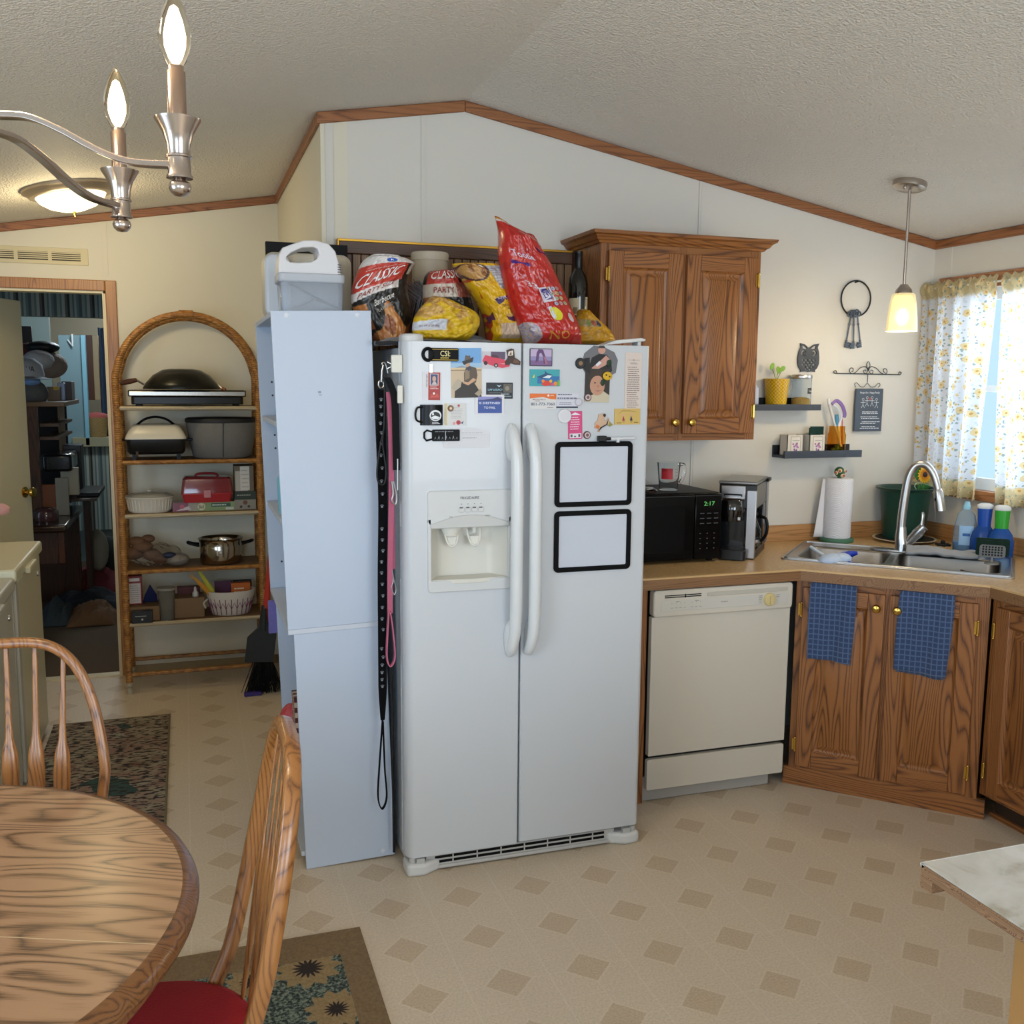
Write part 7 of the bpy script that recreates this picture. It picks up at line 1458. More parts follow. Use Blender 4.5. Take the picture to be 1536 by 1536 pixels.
# second shelf: electric skillet, round insulated bag
z0 = SZ[1]+.001; a, b_ = sh_(190, 688), sh_(279, 636); cx = (a.x+b_.x)/2; hw = (b_.x-a.x)/2; zl_ = sh_(230, 657).z; zt1 = sh_(230, 636).z
es = root('electric_skillet', 'black electric skillet with a cream lid on the second rattan shelf', 'skillet', (cx, ys, z0))
def loft(levels, x, y, mi=0):
    mb = MB(); vs = []; k = None
    for hx_, hy_, r_, z in levels:
        p = rrect(x-hx_, y-hy_, x+hx_, y+hy_, r_, 5); k = len(p); vs += [(u, v, z) for u, v in p]
    fs = [(i*k+j, i*k+(j+1) % k, (i+1)*k+(j+1) % k, (i+1)*k+j) for i in range(len(levels)-1) for j in range(k)]+[tuple(range(k))[::-1], tuple(range((len(levels)-1)*k, len(levels)*k))]
    return mb.add(vs, fs, mi)
obj('pan', loft([(hw*.86, .10, .03, z0+.03), (hw*.94, .115, .03, z0+.045), (hw*.98, .12, .03, zl_)], cx, ys), M('#0f0f10', .35), es, smooth=50)
obj('lid', loft([(hw, .123, .035, zl_), (hw, .123, .035, zl_+.006), (hw*.92, .112, .035, zl_+.03), (hw*.80, .09, .04, zt1-.006), (hw*.70, .075, .04, zt1)], cx, ys), M('#cfc6b2', .3), es, smooth=60)
obj('lid_handle', MB().tube(crv([(cx-hw*.62, ys-.03, zt1-.004), (cx-hw*.35, ys-.03, zt1+.026), (cx, ys-.03, zt1+.038), (cx+hw*.35, ys-.03, zt1+.026), (cx+hw*.62, ys-.03, zt1-.004)], 5), .006, 8), BLACK, es)
for x in (cx-hw*.72, cx+hw*.72):
    for y in (ys-.10, ys+.08): obj('leg', MB().box(x-.010, y, z0, x+.010, y+.015, z0+.04), BLACK, es)
for s in (-1, 1): obj('side_handle', MB().box(cx+s*hw*.96, ys-.05, zl_-.012, cx+s*(hw+.03), ys+.05, zl_), BLACK, es, bevel=.003)
obj('probe_socket', MB().tube([(cx-hw*.62, ys-.10, z0+.02), (cx-hw*.62, ys-.115, z0+.045)], .006, 8), STEEL, es)
a, b_ = sh_(280, 688), sh_(388, 625); cx = (a.x+b_.x)/2-.005; rw = (b_.x-a.x)/2; hb_ = b_.z-z0
ib = root('insulated_bag', 'round grey quilted carrying bag with a black zip on the second rattan shelf', 'bag', (cx, ys+.02, z0))
obj('bag_body', MB().lathe([(0, 0), (rw*.72, 0), (rw*.80, .01), (rw*.90, hb_*.45), (rw*.97, hb_*.86), (rw*.95, hb_*.9)], cx, ys+.02, z0, 40, sy=.8), M('#716e69', .8, bump=.3, bscale=60), ib, smooth=60)
obj('zip_band', MB().lathe([(rw*.955, hb_*.86), (rw*.99, hb_*.88), (rw*.99, hb_*.95), (rw*.94, hb_*.98), (0, hb_)], cx, ys+.02, z0, 40, sy=.8), M('#17181a', .6), ib, smooth=50)
obj('seam', MB().tube([(cx+rw*.02, ys+.02-rw*.8, z0+hb_*.88), (cx+.0, ys+.02-rw*.66, z0+.01)], .0022, 6), M('#33322f', .7), ib)
# third shelf
z0 = SZ[2]+.001; a, b_ = sh_(188, 770), sh_(261, 734); cx = (a.x+b_.x)/2; rw = (b_.x-a.x)/2
cd_ = root('casserole_dish', 'cream fluted casserole dish with a glass lid on the third rattan shelf', 'casserole dish', (cx, ys, z0))
hh = sh_(220, 744).z-z0
obj('dish_body', MB().lathe([(0, 0), (rw*.82, 0), (rw*.86, .008), (rw*.93, hh*.85), (rw*.99, hh*.9), (rw, hh), (rw*.94, hh), (rw*.8, .01), (0, .01)], cx, ys, z0, 48, sy=.85), M('#d8cebb', .35), cd_, smooth=60)
mb = MB()
for i in range(34): a_ = 2*PI*i/34; mb.tube([(cx+rw*.855*math.cos(a_), ys+rw*.855*.85*math.sin(a_), z0+.01), (cx+rw*.925*math.cos(a_), ys+rw*.925*.85*math.sin(a_), z0+hh*.83)], .003, 5)
obj('fluting', mb, M('#dcd3c2', .35), cd_)
ld_ = obj('lid', MB().lathe([(rw*.98, hh), (rw*.97, hh+.004), (rw*.7, hh+.018), (rw*.3, hh+.024), (0, hh+.025)], cx, ys, z0, 40, sy=.85), M('#cfc9b8', .08, 0, .6, ior=1.2), cd_, smooth=60); obj('lid_knob', MB().lathe([(.012, hh+.024), (.016, hh+.034), (0, hh+.038)], cx, ys, z0, 16), M('#d0c8b4', .3), ld_)
def sbox(name, label, cat, px0, px1, py0, py1, zb, mat, y=ys, d=.12, prints=None, **k):
    a, b_ = AY(px0, py1, y-d/2), AY(px1, py0, y-d/2); ht = b_.z-a.z
    r_ = root(name, label, cat, ((a.x+b_.x)/2, y, zb)); obj('box_body', MB().box(a.x, y-d/2, zb, b_.x, y+d/2, zb+ht), mat, r_, bevel=.0015)
    if prints:
        ar = Art((a.x, y-d/2-.0004, zb), b_.x-a.x, ht, base=None, th=.0003); prints(ar, ar.w, ar.h); ar.done('box_print', None, None, r_)
    return r_, zb+ht, a.x, b_.x
_, zf, fx_a, fx_b = sbox('foil_box', 'long green and mauve food wrap box under the red carrier', 'box', 259, 352, 750, 766, z0, M('#a39b8a', .45), prints=lambda A, w, h: (A.rect('#7f4a5c', 0, 0, w*.25, h), A.poly('#c7b9bb', [(w*.05, h*.1), (w*.25, h*.6), (w*.3, h*.2)]), A.circ('#b5576a', w*.15, h*.55, h*.25), A.rect('#8a9a66', w*.4, 0, w, h), A.circ('#d0cba6', w*.46, h*.5, h*.42), A.text('#3b4a3a', 'Ball', w*.42, h*.3, w*.5, h*.68), A.rect('#33594a', w*.62, h*.45, w*.93, h*.85), A.lines('#c9cfb8', w*.63, h*.5, w*.92, h*.8, 1, .5), A.rect('#d0cdbf', w*.85, h*.08, w*.98, h*.35)))
a, b_ = sh_(272, 748), sh_(348, 709); cx = (a.x+b_.x)/2; hw = (b_.x-a.x)/2
rc = root('cake_carrier', 'red plastic carrier box with a clear lid on the third rattan shelf', 'food container', (cx, ys, zf))
hm_ = (b_.z-a.z)
obj('carrier_base', loft([(hw*.90, .075, .015, zf), (hw*.95, .085, .015, zf+hm_*.32), (hw, .09, .015, zf+hm_*.34), (hw, .09, .015, zf+hm_*.38)], cx, ys), M('#b02a30', .3), rc)
obj('carrier_lid', loft([(hw*.99, .089, .015, zf+hm_*.39), (hw*.98, .087, .02, zf+hm_*.6), (hw*.93, .08, .02, zf+hm_*.93), (hw*.86, .07, .02, zf+hm_)], cx, ys), M('#8e3438', .12, 0, .25, coat=.5), rc)
obj('carrier_handle', MB().tube(crv([(cx-.06, ys, zf+hm_*.98), (cx-.04, ys, zf+hm_*1.1), (cx+.04, ys, zf+hm_*1.1), (cx+.06, ys, zf+hm_*.98)], 4), .006, 8), M('#8f2a2e', .3), rc); obj('latch', MB().box(cx-.018, ys-.094, zf+hm_*.2, cx+.018, ys-.086, zf+hm_*.5), M('#b9757a', .3), rc, bevel=.002)
_, zf2, _, _ = sbox('tin_box', 'small brown and white box with three dark dots, right end of the third shelf', 'box', 352, 384, 749, 765, z0, M('#8e8677', .5), prints=lambda A, w, h: (A.circ('#6a4630', w*.5, h*.72, h*.22), A.circ('#3a2c24', w*.3, h*.3, h*.13), A.circ('#3a2c24', w*.66, h*.32, h*.13)))
_, zf3, _, _ = sbox('green_box', 'small dark green box stacked on the brown and white box', 'box', 352, 384, 736, 749, zf2+.0005, M('#2b3529', .5), prints=lambda A, w, h: A.lines('#8d8f7c', w*.1, h*.3, w*.9, h*.8, 1, .3))
sbox('carton', 'upright tan carton with a white strip, topmost at the right end of the third shelf', 'box', 352, 380, 697, 736, zf3+.0005, M('#6f6250', .6), prints=lambda A, w, h: (A.rect('#b1a99b', w*.05, h*.02, w*.7, h*.8), A.rect('#cfcabf', w*.3, h*.05, w*.78, h*.98), A.lines('#9b958a', w*.34, h*.1, w*.75, h*.9, 5, .2)))
# fourth shelf: bag of potatoes, steel pot
z0 = SZ[3]+.001
pb = root('potato_bag', 'clear plastic bag of brown potatoes on the fourth rattan shelf', 'bag', (sh_(235, 840).x, ys, z0))
rd = random.Random(4); 
for (px, py, r_, w_) in ((200, 830, .045, 'large brown potato at the far left of'), (214, 820, .045, 'large brown potato in the middle of'), (228, 832, .04, 'brown potato right of the middle of'), (240, 838, .036, 'low brown potato towards the right of'), (205, 812, .035, 'upper left brown potato in'), (252, 836, .034, 'rightmost brown potato in'), (222, 808, .03, 'topmost small brown potato in')):
    c = sh_(px, py, ys+.03*(rd.random()-.5)); c.z = max(c.z, z0+r_*.75); thing('potato', w_+' the clear bag on the rattan shelf', 'potato', MB().ball(c, (r_*1.15, r_*.8, r_*.75), 16, 10), M('#6b4a32', .8, bump=.4, bscale=30), group='potatoes in the plastic bag')
mb = MB(); cc_ = sh_(228, 826)
def pbag(u, v):
    a_ = 2*PI*u; r1 = (.125+.02*noise.noise(Vector((math.cos(a_)*2, math.sin(a_)*2, v*4))))*(math.sin(PI*min(.97, max(.03, v)))**.6); return Vector((cc_.x+.01+r1*math.cos(a_)*1.0, ys+r1*.62*math.sin(a_), z0+.002+.115*v+.02*noise.noise(Vector((math.cos(a_)*3, math.sin(a_)*3, v*6)))))
mb.grid(pbag, 40, 20); obj('plastic_wrap', mb, M('#e9e2da', .12, 0, .96, ior=1.03, bump=.8, bscale=30), pb, recalc=False, smooth=70)
c = sh_(262, 828, ys-.05)
br_ = root('bread_bag', 'pale plastic bag with a dark blue label beside the potatoes', 'bag', (c.x, ys-.05, z0))
obj('bag_body', MB().ball((c.x+.015, ys-.04, z0+.035), (.06, .05, .034), 18, 10), M('#8d8378', .35, 0, .3, bump=.9, bscale=30), br_); obj('label', MB().ball((c.x-.028, ys-.055, z0+.062), (.036, .03, .016), 12, 8), M('#232b44', .5), br_)
a, b_ = sh_(298, 842), sh_(364, 803); cx = (a.x+b_.x)/2; rw = (b_.x-a.x)/2; hp_ = b_.z-z0-.008
sp2 = root('saucepan', 'shiny steel cooking pot with black handles on the fourth rattan shelf', 'pot', (cx, ys, z0))
obj('pot_body', MB().lathe([(0, 0), (rw*.86, 0), (rw*.93, .008), (rw*.94, hp_*.7), (rw*.90, hp_*.78), (rw*.97, hp_*.95), (rw*1.03, hp_), (rw*.99, hp_+.002), (rw*.93, hp_*.93), (rw*.87, hp_*.78), (rw*.9, .01), (0, .01)], cx, ys, z0, 48, sy=.9), M('#aaa49a', .12, 1.0), sp2, smooth=60)
for s in (-1, 1): obj('pot_handle', MB().tube(crv([(cx+s*rw*.95, ys-.03, z0+hp_*.75), (cx+s*(rw+.045), ys-.03, z0+hp_*.86), (cx+s*(rw+.05), ys+.0, z0+hp_*.88), (cx+s*(rw+.03), ys+.02, z0+hp_*.8), (cx+s*rw*.95, ys+.03, z0+hp_*.75)], 4), .008 if s < 0 else .006, 10), BLACK, sp2)
# fifth shelf
z0 = SZ[4]+.001
sbox('cardboard_tray', 'low cardboard tray under the red box at the left end of the fifth shelf', 'box', 193, 239, 905, 929, z0, M('#7d5f3d', .7), d=.16)
_, zr, _, _ = sbox('red_carton', 'tall red and white printed carton at the left end of the fifth shelf', 'box', 193, 212, 861, 905, z0+.078, M('#7e2023', .45), d=.06, prints=lambda A, w, h: (A.rect('#c6bbb4', w*.08, h*.05, w*.9, h*.75), A.lines('#6f6a68', w*.14, h*.1, w*.84, h*.7, 8, .25), A.rect('#d1c9c4', w*.1, h*.82, w*.85, h*.93)))
sbox('black_box', 'small black box with white print in front of the cardboard tray', 'box', 198, 228, 909, 929, z0, M('#141414', .4), y=ys-.11, d=.04, prints=lambda A, w, h: (A.lines('#a9a9a2', w*.15, h*.5, w*.85, h*.68, 1, .3), A.circ('#b5b5ac', w*.5, h*.32, h*.08)))
q = sh_(226, 905); thing('snack_pouch', 'dark blue pointed snack pouch behind the cardboard tray', 'bag', MB().add([(q.x-.04, ys+.02, z0+.078), (q.x+.035, ys+.02, z0+.078), (q.x+.035, ys-.0, z0+.12), (q.x, ys+.01, z0+.175), (q.x-.03, ys+.0, z0+.12), (q.x-.04, ys+.05, z0+.078), (q.x+.035, ys+.05, z0+.078), (q.x, ys+.03, z0+.175)], [(0, 1, 2, 3, 4), (5, 6, 7), (0, 1, 6, 5), (1, 2, 3, 7, 6), (0, 4, 3, 7, 5)]), M('#1c2652', .3, coat=.4), bevel=.003)
q = sh_(251, 926, ys-.08); cpb = root('clear_container', 'tall clear plastic container on the fifth rattan shelf', 'container', (q.x, ys-.08, z0))
obj('container_body', MB().lathe([(0, .0), (.034, 0), (.042, .13), (.044, .165), (.040, .165), (.032, .004), (0, .004)], q.x, ys-.08, z0, 28), M('#b9b4aa', .1, 0, .8, ior=1.1), cpb, smooth=60); obj('container_rim', MB().lathe([(.044, .16), (.047, .163), (.047, .172), (.041, .172)], q.x, ys-.08, z0, 28), M('#8f8b83', .3), cpb)
_, zc2, _, _ = sbox('cardboard_box', 'open brown cardboard box in the middle of the fifth shelf', 'box', 262, 306, 890, 922, z0, M('#806547', .75), d=.14)
q = sh_(293, 890); dbt = root('dropper_bottle', 'white nozzle bottle standing up out of the cardboard box', 'bottle', (q.x, ys, zc2)); obj('bottle_body', MB().lathe([(.016, 0), (.016, .018), (.012, .024), (.008, .03), (.007, .045), (.004, .052), (0, .052)], q.x, ys-.03, zc2+.0005, 16), M('#c9c6bd', .35), dbt)
sbox('red_tin', 'dark red tin behind the cardboard box', 'box', 266, 300, 877, 890, zc2, M('#5a1c1e', .4), y=ys+.05, d=.04)
a, b_ = sh_(309, 920), sh_(388, 880); cx = (a.x+b_.x)/2-.01; rw = (b_.x-a.x)/2*.95; hb_ = (b_.z-z0)
fb_ = root('fabric_basket', 'white fabric basket with plum zigzag lines on the fifth rattan shelf', 'basket', (cx, ys-.02, z0))
obj('basket_body', MB().lathe([(0, 0), (rw*.70, 0), (rw*.75, .006), (rw*.92, hb_*.72), (rw*.97, hb_), (rw*.92, hb_), (rw*.86, hb_*.7), (rw*.7, .01), (0, .01)], cx, ys-.02, z0, 48, sy=.75), M('#d8cfc4', .85), fb_, smooth=50)
mb = MB()
def bp_(a_, t_): r_ = rw*(.755+.165*min(1, t_/.72)); return Vector((cx+r_*math.cos(a_), ys-.02+r_*.75*math.sin(a_), z0+hb_*t_))
for i in range(12):
    a1, a2, a3 = -PI+PI*i/6*.5+.13*0, -PI+PI*(i+.5)/12*1.0, -PI+PI*(i+1)/12
    b0 = -PI+PI*i/12; b1 = b0+PI/24; b2 = b0+PI/12
    mb.tube([bp_(b0, .70), bp_(b0, .05)], .0022, 5); mb.tube([bp_(b0, .30), bp_(b1, .55), bp_(b2, .30)], .0018, 5)
obj('zigzag_lines', mb, M('#7c3a58', .7), fb_)
obj('basket_loop', MB().tube(crv([(cx-rw*.9, ys-.06, z0+hb_*.7), (cx-rw*1.06, ys-.07, z0+hb_*.55), (cx-rw*.98, ys-.07, z0+hb_*.35)], 4), .005, 8), M('#bdb4a8', .8), fb_)
sbox('orange_box', 'small orange box standing in the fabric basket', 'box', 347, 375, 864, 888, z0+hb_*.62, M('#c9661c', .45), y=ys-.01, d=.04, prints=lambda A, w, h: (A.lines('#ead9b8', w*.15, h*.3, w*.8, h*.75, 2, .4), A.rect('#8a3f6a', 0, 0, w, h*.12)))
sbox('black_pouch', 'black pouch behind the orange box in the fabric basket', 'bag', 349, 377, 855, 880, z0+hb_*.62, M('#16161a', .5), y=ys+.035, d=.02)
sbox('purple_folder', 'mauve plastic folder in the back of the fabric basket', 'folder', 322, 348, 866, 890, z0+hb_*.62, M('#5f3450', .4), y=ys+.05, d=.01)
for pxa, pya, pxb, pyb, col, lab_ in ((309, 884, 290, 866, '#c98a22', 'orange plastic utensil with a ring end leaning out of the fabric basket'), (314, 880, 298, 856, '#b9b53a', 'yellow-green plastic utensil with a ring end leaning out of the fabric basket')):
    a, b_ = sh_(pxa, pya, ys-.06), sh_(pxb, pyb, ys-.06); d_ = (b_-a).normalized()
    thing('plastic_utensil', lab_, 'utensil', MB().tube([a+Vector((.02, 0, -.03)), a, a.lerp(b_, .5), b_], [.010, .013, .011, .006], 10, flat=.4).tube([b_+d_*.010+Vector((.010*math.cos(t), 0, .010*math.sin(t))) for t in [2*PI*i/14 for i in range(14)]], .0028, 6, closed=True), M(col, .4))
# dustpan and broom leaning by the bookcase
by = 5.10
def D_(px, py, y=by): return AY(px, py, y)
bm_ = root('broom', 'black-bristled broom with a red handle leaning behind the bookcase', 'broom', (D_(392, 1035).x, by, 0))
obj('handle', MB().tube([D_(410, 790), D_(405, 835), D_(398, 975)], .012, 10), M('#a32a20', .4), bm_)
mb = MB(); rd = random.Random(9)
zb1 = D_(395, 985).z
for i in range(170):
    x0 = D_(396, 1000).x+(rd.random()-.5)*.08; yy = by+.0+rd.random()*.05; mb.tube([(x0, yy, zb1), (x0+(rd.random()-.5)*.16, yy+(rd.random()-.5)*.05, .004)], [.003, .0015], 4)
obj('bristles', mb, M('#0d0f12', .6), bm_, kind='stuff'); obj('head', MB().box(D_(384, 1000).x, by-.01, zb1-.02, D_(408, 1000).x, by+.05, zb1+.04), M('#8a2530', .5), bm_, bevel=.01)
dp = root('dustpan', 'dark grey long-handled dustpan hanging over the broom', 'dustpan', (D_(390, 970).x, by-.04, .2))
P3 = [(392, 918), (399, 918), (403, 940), (415, 948), (410, 993), (367, 994), (371, 957), (387, 942)]
obj('pan', MB().prism([(D_(a, b_, by-.05).x, D_(a, b_, by-.05).z) for a, b_ in P3], by-.055, by-.03, 'y'), M('#23282a', .45), dp, bevel=.004)
obj('pan_neck', MB().tube([D_(396, 908, by-.045), D_(394, 945, by-.045)], [.012, .022], 10), M('#1f2425', .45), dp)
obj('handle', MB().tube([D_(407, 820, by-.045), D_(399, 912, by-.045)], [.013, .015], 10), M('#b22f22', .4), dp)
q = D_(378, 1040); thing('purple_broom_end', 'purple plastic brush edge on the floor under the dustpan', 'brush', MB().rbox(D_(366, 1040).x, by-.03, .0, D_(392, 1040).x, by+.0, .02, .004), M('#3d2f7a', .5), bevel=.003)
a, b_ = AY(403, 950, 3.85), AY(414, 900, 3.85)
thing('treat_bag', 'small purple and white packet hanging behind the bookcase, above the dustpan', 'packet', MB().rbox(a.x, 3.842, a.z, b_.x+.01, 3.858, b_.z, .004), M('#6a61a0', .45, bump=.4), bevel=.003)
# ---------------------------------------------------------------- chest freezers at the left
FX = -.64
def freezer(label, y0, y1, z, lidh, col, hy):
    r_ = root('chest_freezer', label, 'freezer', (FX, y0, 0)); m = M(col, .38)
    obj('cabinet_body', MB().box(FX-.62, y0+.012, .03, FX-.012, y1-.012, z-lidh-.006), m, r_, bevel=.01)
    obj('lid', MB().box(FX-.62, y0, z-lidh, FX, y1, z), m, r_, bevel=.012, seg=3)
    obj('lid_gasket', MB().box(FX-.61, y0+.02, z-lidh-.012, FX-.02, y1-.02, z-lidh+.004), M('#8a8676', .6), r_)
    obj('lid_handle', MB().box(FX-.004, hy-.10, z-lidh-.006, FX+.018, hy+.10, z-lidh+.022), m, r_, bevel=.006)
    obj('corner_trim', MB().box(FX-.02, y0+.008, .03, FX-.006, y0+.06, z-lidh-.006), M('#b9b5a6', .4), r_, bevel=.004)
    obj('lock', MB().lathe([(.012, 0), (.010, .006), (0, .006)], n=16, mat=Matrix.Translation((FX-.011, y1-.12, z-lidh-.08)) @ Matrix.Rotation(PI/2, 4, 'Y')), STEEL, r_)
    obj('base', MB().box(FX-.6, y0+.03, 0, FX-.04, y1-.03, .032), BLACKM, r_)
    return r_
freezer('cream chest freezer standing against the far wall by the doorway', 4.125, 4.86, .893, .052, '#cfc8a9', 4.45)
freezer('slightly lower grey-cream chest freezer at the left edge, nearest the table', 3.30, 4.095, .868, .05, '#c3bfae', 3.66)
q = AX(8, 768, -.75); py = q.y
pl = root('pink_plush', 'pale pink plush paws reaching in at the left edge above the freezer', 'plush toy', (-.95, py, .895))
PK = M('#c48f86', .9, sheen=.3)
a = AY(6, 764, py); b_ = AY(2, 773, py)
obj('plush_body', MB().ball((-1.0, py+.02, 1.0), (.12, .11, .105), 20, 12), PK, pl, smooth=60)
obj('paw', MB().tube([(-.98, py, 1.02), a+Vector((-.06, 0, .0)), a, a+Vector((.022, 0, -.004))], [.03, .026, .026, .012], 12), PK, pl, smooth=60); obj('paw', MB().tube([(-.98, py-.03, 1.0), b_+Vector((-.06, -.02, -.01)), b_+Vector((-.004, -.02, -.004))], [.03, .024, .012], 12), PK, pl, smooth=60)

# ---------------------------------------------------------------- the room beyond the doorway
BYF, BX0, BX1, BZ = 9.4, -3.4, .9, 2.45
BW = wallmat('#7d8b87', 'wall_paint_bluegrey')
CARP = M('#5b4a39', .95, bump=.8, bscale=220)
struct('floor', MB().box(BX0, YF+.05, -.1, BX1, BYF, .001), CARP, smooth=0)
def stripes():
    m, N, L, b = newmat('striped_wallpaper'); tc = N.new('ShaderNodeTexCoord'); sp = N.new('ShaderNodeSeparateXYZ'); L.new(tc.outputs['Object'], sp.inputs[0])
    v = mathn(N, L, 'FRACT', mathn(N, L, 'MULTIPLY', mathn(N, L, 'ADD', sp.outputs[0], sp.outputs[1]), 6.2))
    L.new(ramp(N, L, v, [(0, '#2b2620'), (.09, '#8f9388'), (.20, '#5e6a66'), (.27, '#9ba095'), (.36, '#6d7874'), (.46, '#4f5a57'), (.58, '#8f9388'), (.70, '#6b756f'), (.78, '#a5a699'), (.9, '#5a5a4f')], 'CONSTANT'), b.inputs['Base Color']); b.inputs['Roughness'].default_value = .7; return m
STR = stripes()
hx0, hx1 = AY(124, 560, BYF).x, .2        # a further doorway in the far wall
struct('wall_distant', MB().box(BX0, BYF, 0, BX1, BYF+.1, 1.02).box(BX0, BYF, 1.02, hx0-.25, BYF+.1, BZ).box(hx0-.25, BYF, 2.25, BX1, BYF+.1, BZ), BW, smooth=0)
struct('wall_left_back', MB().box(BX0-.1, YF+W, 0, BX0, BYF, BZ), BW, smooth=0); struct('wall_right_back', MB().box(BX1, YF+W, 0, BX1+.1, BYF+2, BZ), BW, smooth=0)
struct('ceiling', MB().box(BX0, YF+W, BZ, BX1, BYF+2.1, BZ+.05), M('#6d6a62', .8), smooth=0)
# striped valance over the partition and striped lower wall
py_ = 7.6
xa, xb = AY(20, 470, py_).x, AY(175, 470, py_).x+.5
struct('wall_partition', MB().box(xa-1.2, py_, AY(120, 476, py_).z, xb, py_+.08, BZ), STR, smooth=0)
struct('wall_lower', MB().box(AY(112, 700, BYF-.1).x, BYF-.14, .30, BX1, BYF-.09, AY(150, 669, BYF-.1).z), STR, smooth=0)
struct('trim_7', MB().box(AY(112, 700, BYF-.1).x, BYF-.20, AY(150, 669, BYF-.1).z, BX1, BYF-.02, AY(150, 657, BYF-.1).z+.01), M('#9d9374', .5), bevel=.004)
# further small room seen over the ledge: blue door, brown cupboard, basket
KY = 11.2
struct('wall_kitchenette', MB().box(-3, KY, 0, 1.2, KY+.1, 3.0).box(-3.1, BYF+.1, 0, -3.0, KY, 3.0).box(-3, BYF+.1, 2.6, 1.2, KY, 2.65), M('#a39c86', .7), smooth=0)
struct('floor', MB().box(-3, BYF+.05, -.1, 1.2, KY, .001), CARP, smooth=0)
a, b_ = AY(95, 660, 9.25), AY(128, 503, 9.25)
bdr = root('panel_door', 'pale blue door standing open in the far doorway', 'door', (b_.x, 9.25, .8))
obj('door_leaf', MB().box(a.x, 9.25, 1.05, b_.x-.03, 9.28, b_.z), M('#7f979c', .5), bdr, bevel=.003); obj('door_edge', MB().box(b_.x-.035, 9.2, 1.05, b_.x, 9.28, b_.z-.0), M('#83b4c4', .45), bdr, bevel=.003)
obj('towel_hook', MB().tube([(b_.x-.14, 9.24, 1.95), (b_.x-.10, 9.2, 1.9), (b_.x-.10, 9.2, 2.0)], .008, 6), WHITE, bdr)
a, b_ = AY(127, 600, 9.9), AY(147, 503, 9.9)
kb = root('brown_cupboard', 'reddish-brown wall cupboard with a cream edge in the far room', 'cupboard', (a.x, 9.9, a.z)); obj('cupboard_body', MB().box(a.x-.05, 9.9, a.z, AY(141, 560, 9.9).x, 10.2, b_.z), M('#5e2f18', .45), kb, bevel=.003); obj('cupboard_edge', MB().box(AY(141, 560, 9.9).x, 9.86, a.z, b_.x, 9.96, b_.z), M('#b79a72', .4), kb, bevel=.004)
a, b_ = AY(127, 658, 9.2), AY(162, 630, 9.2); cx = (a.x+b_.x)/2; rw = (b_.x-a.x)/2; zb0 = AY(150, 657, BYF-.1).z+.012
wbk = root('wicker_basket', 'tall wicker basket heaped with pink cloth on the far ledge', 'basket', (cx, 9.3, zb0)); hb_ = b_.z-zb0+.02
obj('basket_body', MB().lathe([(0, 0), (rw*.78, 0), (rw, hb_), (rw*.9, hb_), (rw*.7, .01), (0, .01)], cx, 9.3, zb0, 28), checker('#8f6f40', '#a08050', 90), wbk)
obj('basket_cloth', MB().ball((cx, 9.3, zb0+hb_), (rw*1.08, rw*.9, .045), 20, 10), M('#a04a45', .8, bump=1, bscale=14), wbk)
a, b_ = AY(152, 660, 9.3), AY(160, 572, 9.6)
thing('blue_robe', 'grey-blue robe hanging in the far room beside the cupboard', 'robe', MB().grid(lambda u, v: Vector((AY(151, 560, 10.1).x+.30*u, 10.1+.03*math.sin(u*18), 1.05+1.05*v)), 24, 4), M('#44526b', .9), solid=.02, recalc=False)
# desk with hutch
DWD = wood('#4a2a1a', '#3a2014', '#1f110b', 'z', rings=4, across=10, rough=.35); DWX = wood('#3c2519', '#2f1c13', '#1c110c', 'x', rings=3, across=10, rough=.2)
Yd = 6.9
dk = root('desk_hutch', 'dark wooden desk with a tall shelf hutch in the room beyond the doorway', 'desk', (AY(80, 800, Yd).x, Yd, 0))
P = lambda px, py, y=Yd: AY(px, py, y)
xL = P(20, 700).x; x1_ = P(59, 700).x; x2 = P(98, 700, 7.7).x
ztop = P(90, 603, 7.3).z; zdesk = P(90, 783).z
obj('desktop', MB().box(xL, Yd-.15, zdesk-.05, P(104, 783).x, Yd+.9, zdesk), DWX, dk, bevel=.015, seg=3)
obj('drawer_front', MB().box(P(40, 800).x, Yd-.02, P(60, 846).z, P(87, 800).x, Yd+.0, zdesk-.06), wood('#4d2a19', '#3a1e12', '#23120b', 'z', rings=5, across=14), dk, bevel=.003)
obj('drawer_stile', MB().box(P(87, 800).x, Yd-.03, P(60, 846).z, P(97, 800).x, Yd+.0, zdesk-.06), M('#5a2f1c', .4), dk, bevel=.004)
obj('desk_side', MB().box(xL, Yd+.85, 0, P(98, 800).x, Yd+.9, zdesk-.05), DWD, dk); obj('desk_leg', MB().box(P(128, 800, 7.6).x, 7.55, 0, P(137, 800, 7.6).x, 7.7, P(128, 745, 7.6).z), M('#3a2218', .5), dk, bevel=.004)
obj('side_top', MB().box(P(92, 750, 7.6).x, 7.3, P(128, 745, 7.6).z, P(150, 745, 7.6).x, 8.1, P(128, 741, 7.6).z), DWX, dk, bevel=.004)
obj('hutch_side', MB().box(P(31, 700, 7.0).x, 7.0, zdesk, P(60, 700, 7.0).x, 7.05, P(60, 610, 7.0).z), DWD, dk, bevel=.003)
obj('hutch_side', MB().box(P(88, 650, 7.6).x, 7.6, zdesk+.3, P(91, 650, 7.6).x, 7.9, P(91, 610, 7.6).z), M('#7a5a3a', .5), dk)
obj('hutch_top', MB().box(P(31, 610, 7.0).x, 7.0, P(60, 610, 7.0).z, P(104, 603, 7.3).x, 7.95, P(60, 610, 7.0).z+.03), M('#6b5037', .5), dk, bevel=.003)
obj('hutch_back', MB().box(P(31, 700, 8.0).x, 7.95, zdesk, P(105, 700, 8.0).x, 7.98, P(60, 610, 7.0).z), M('#1c1310', .7), dk)
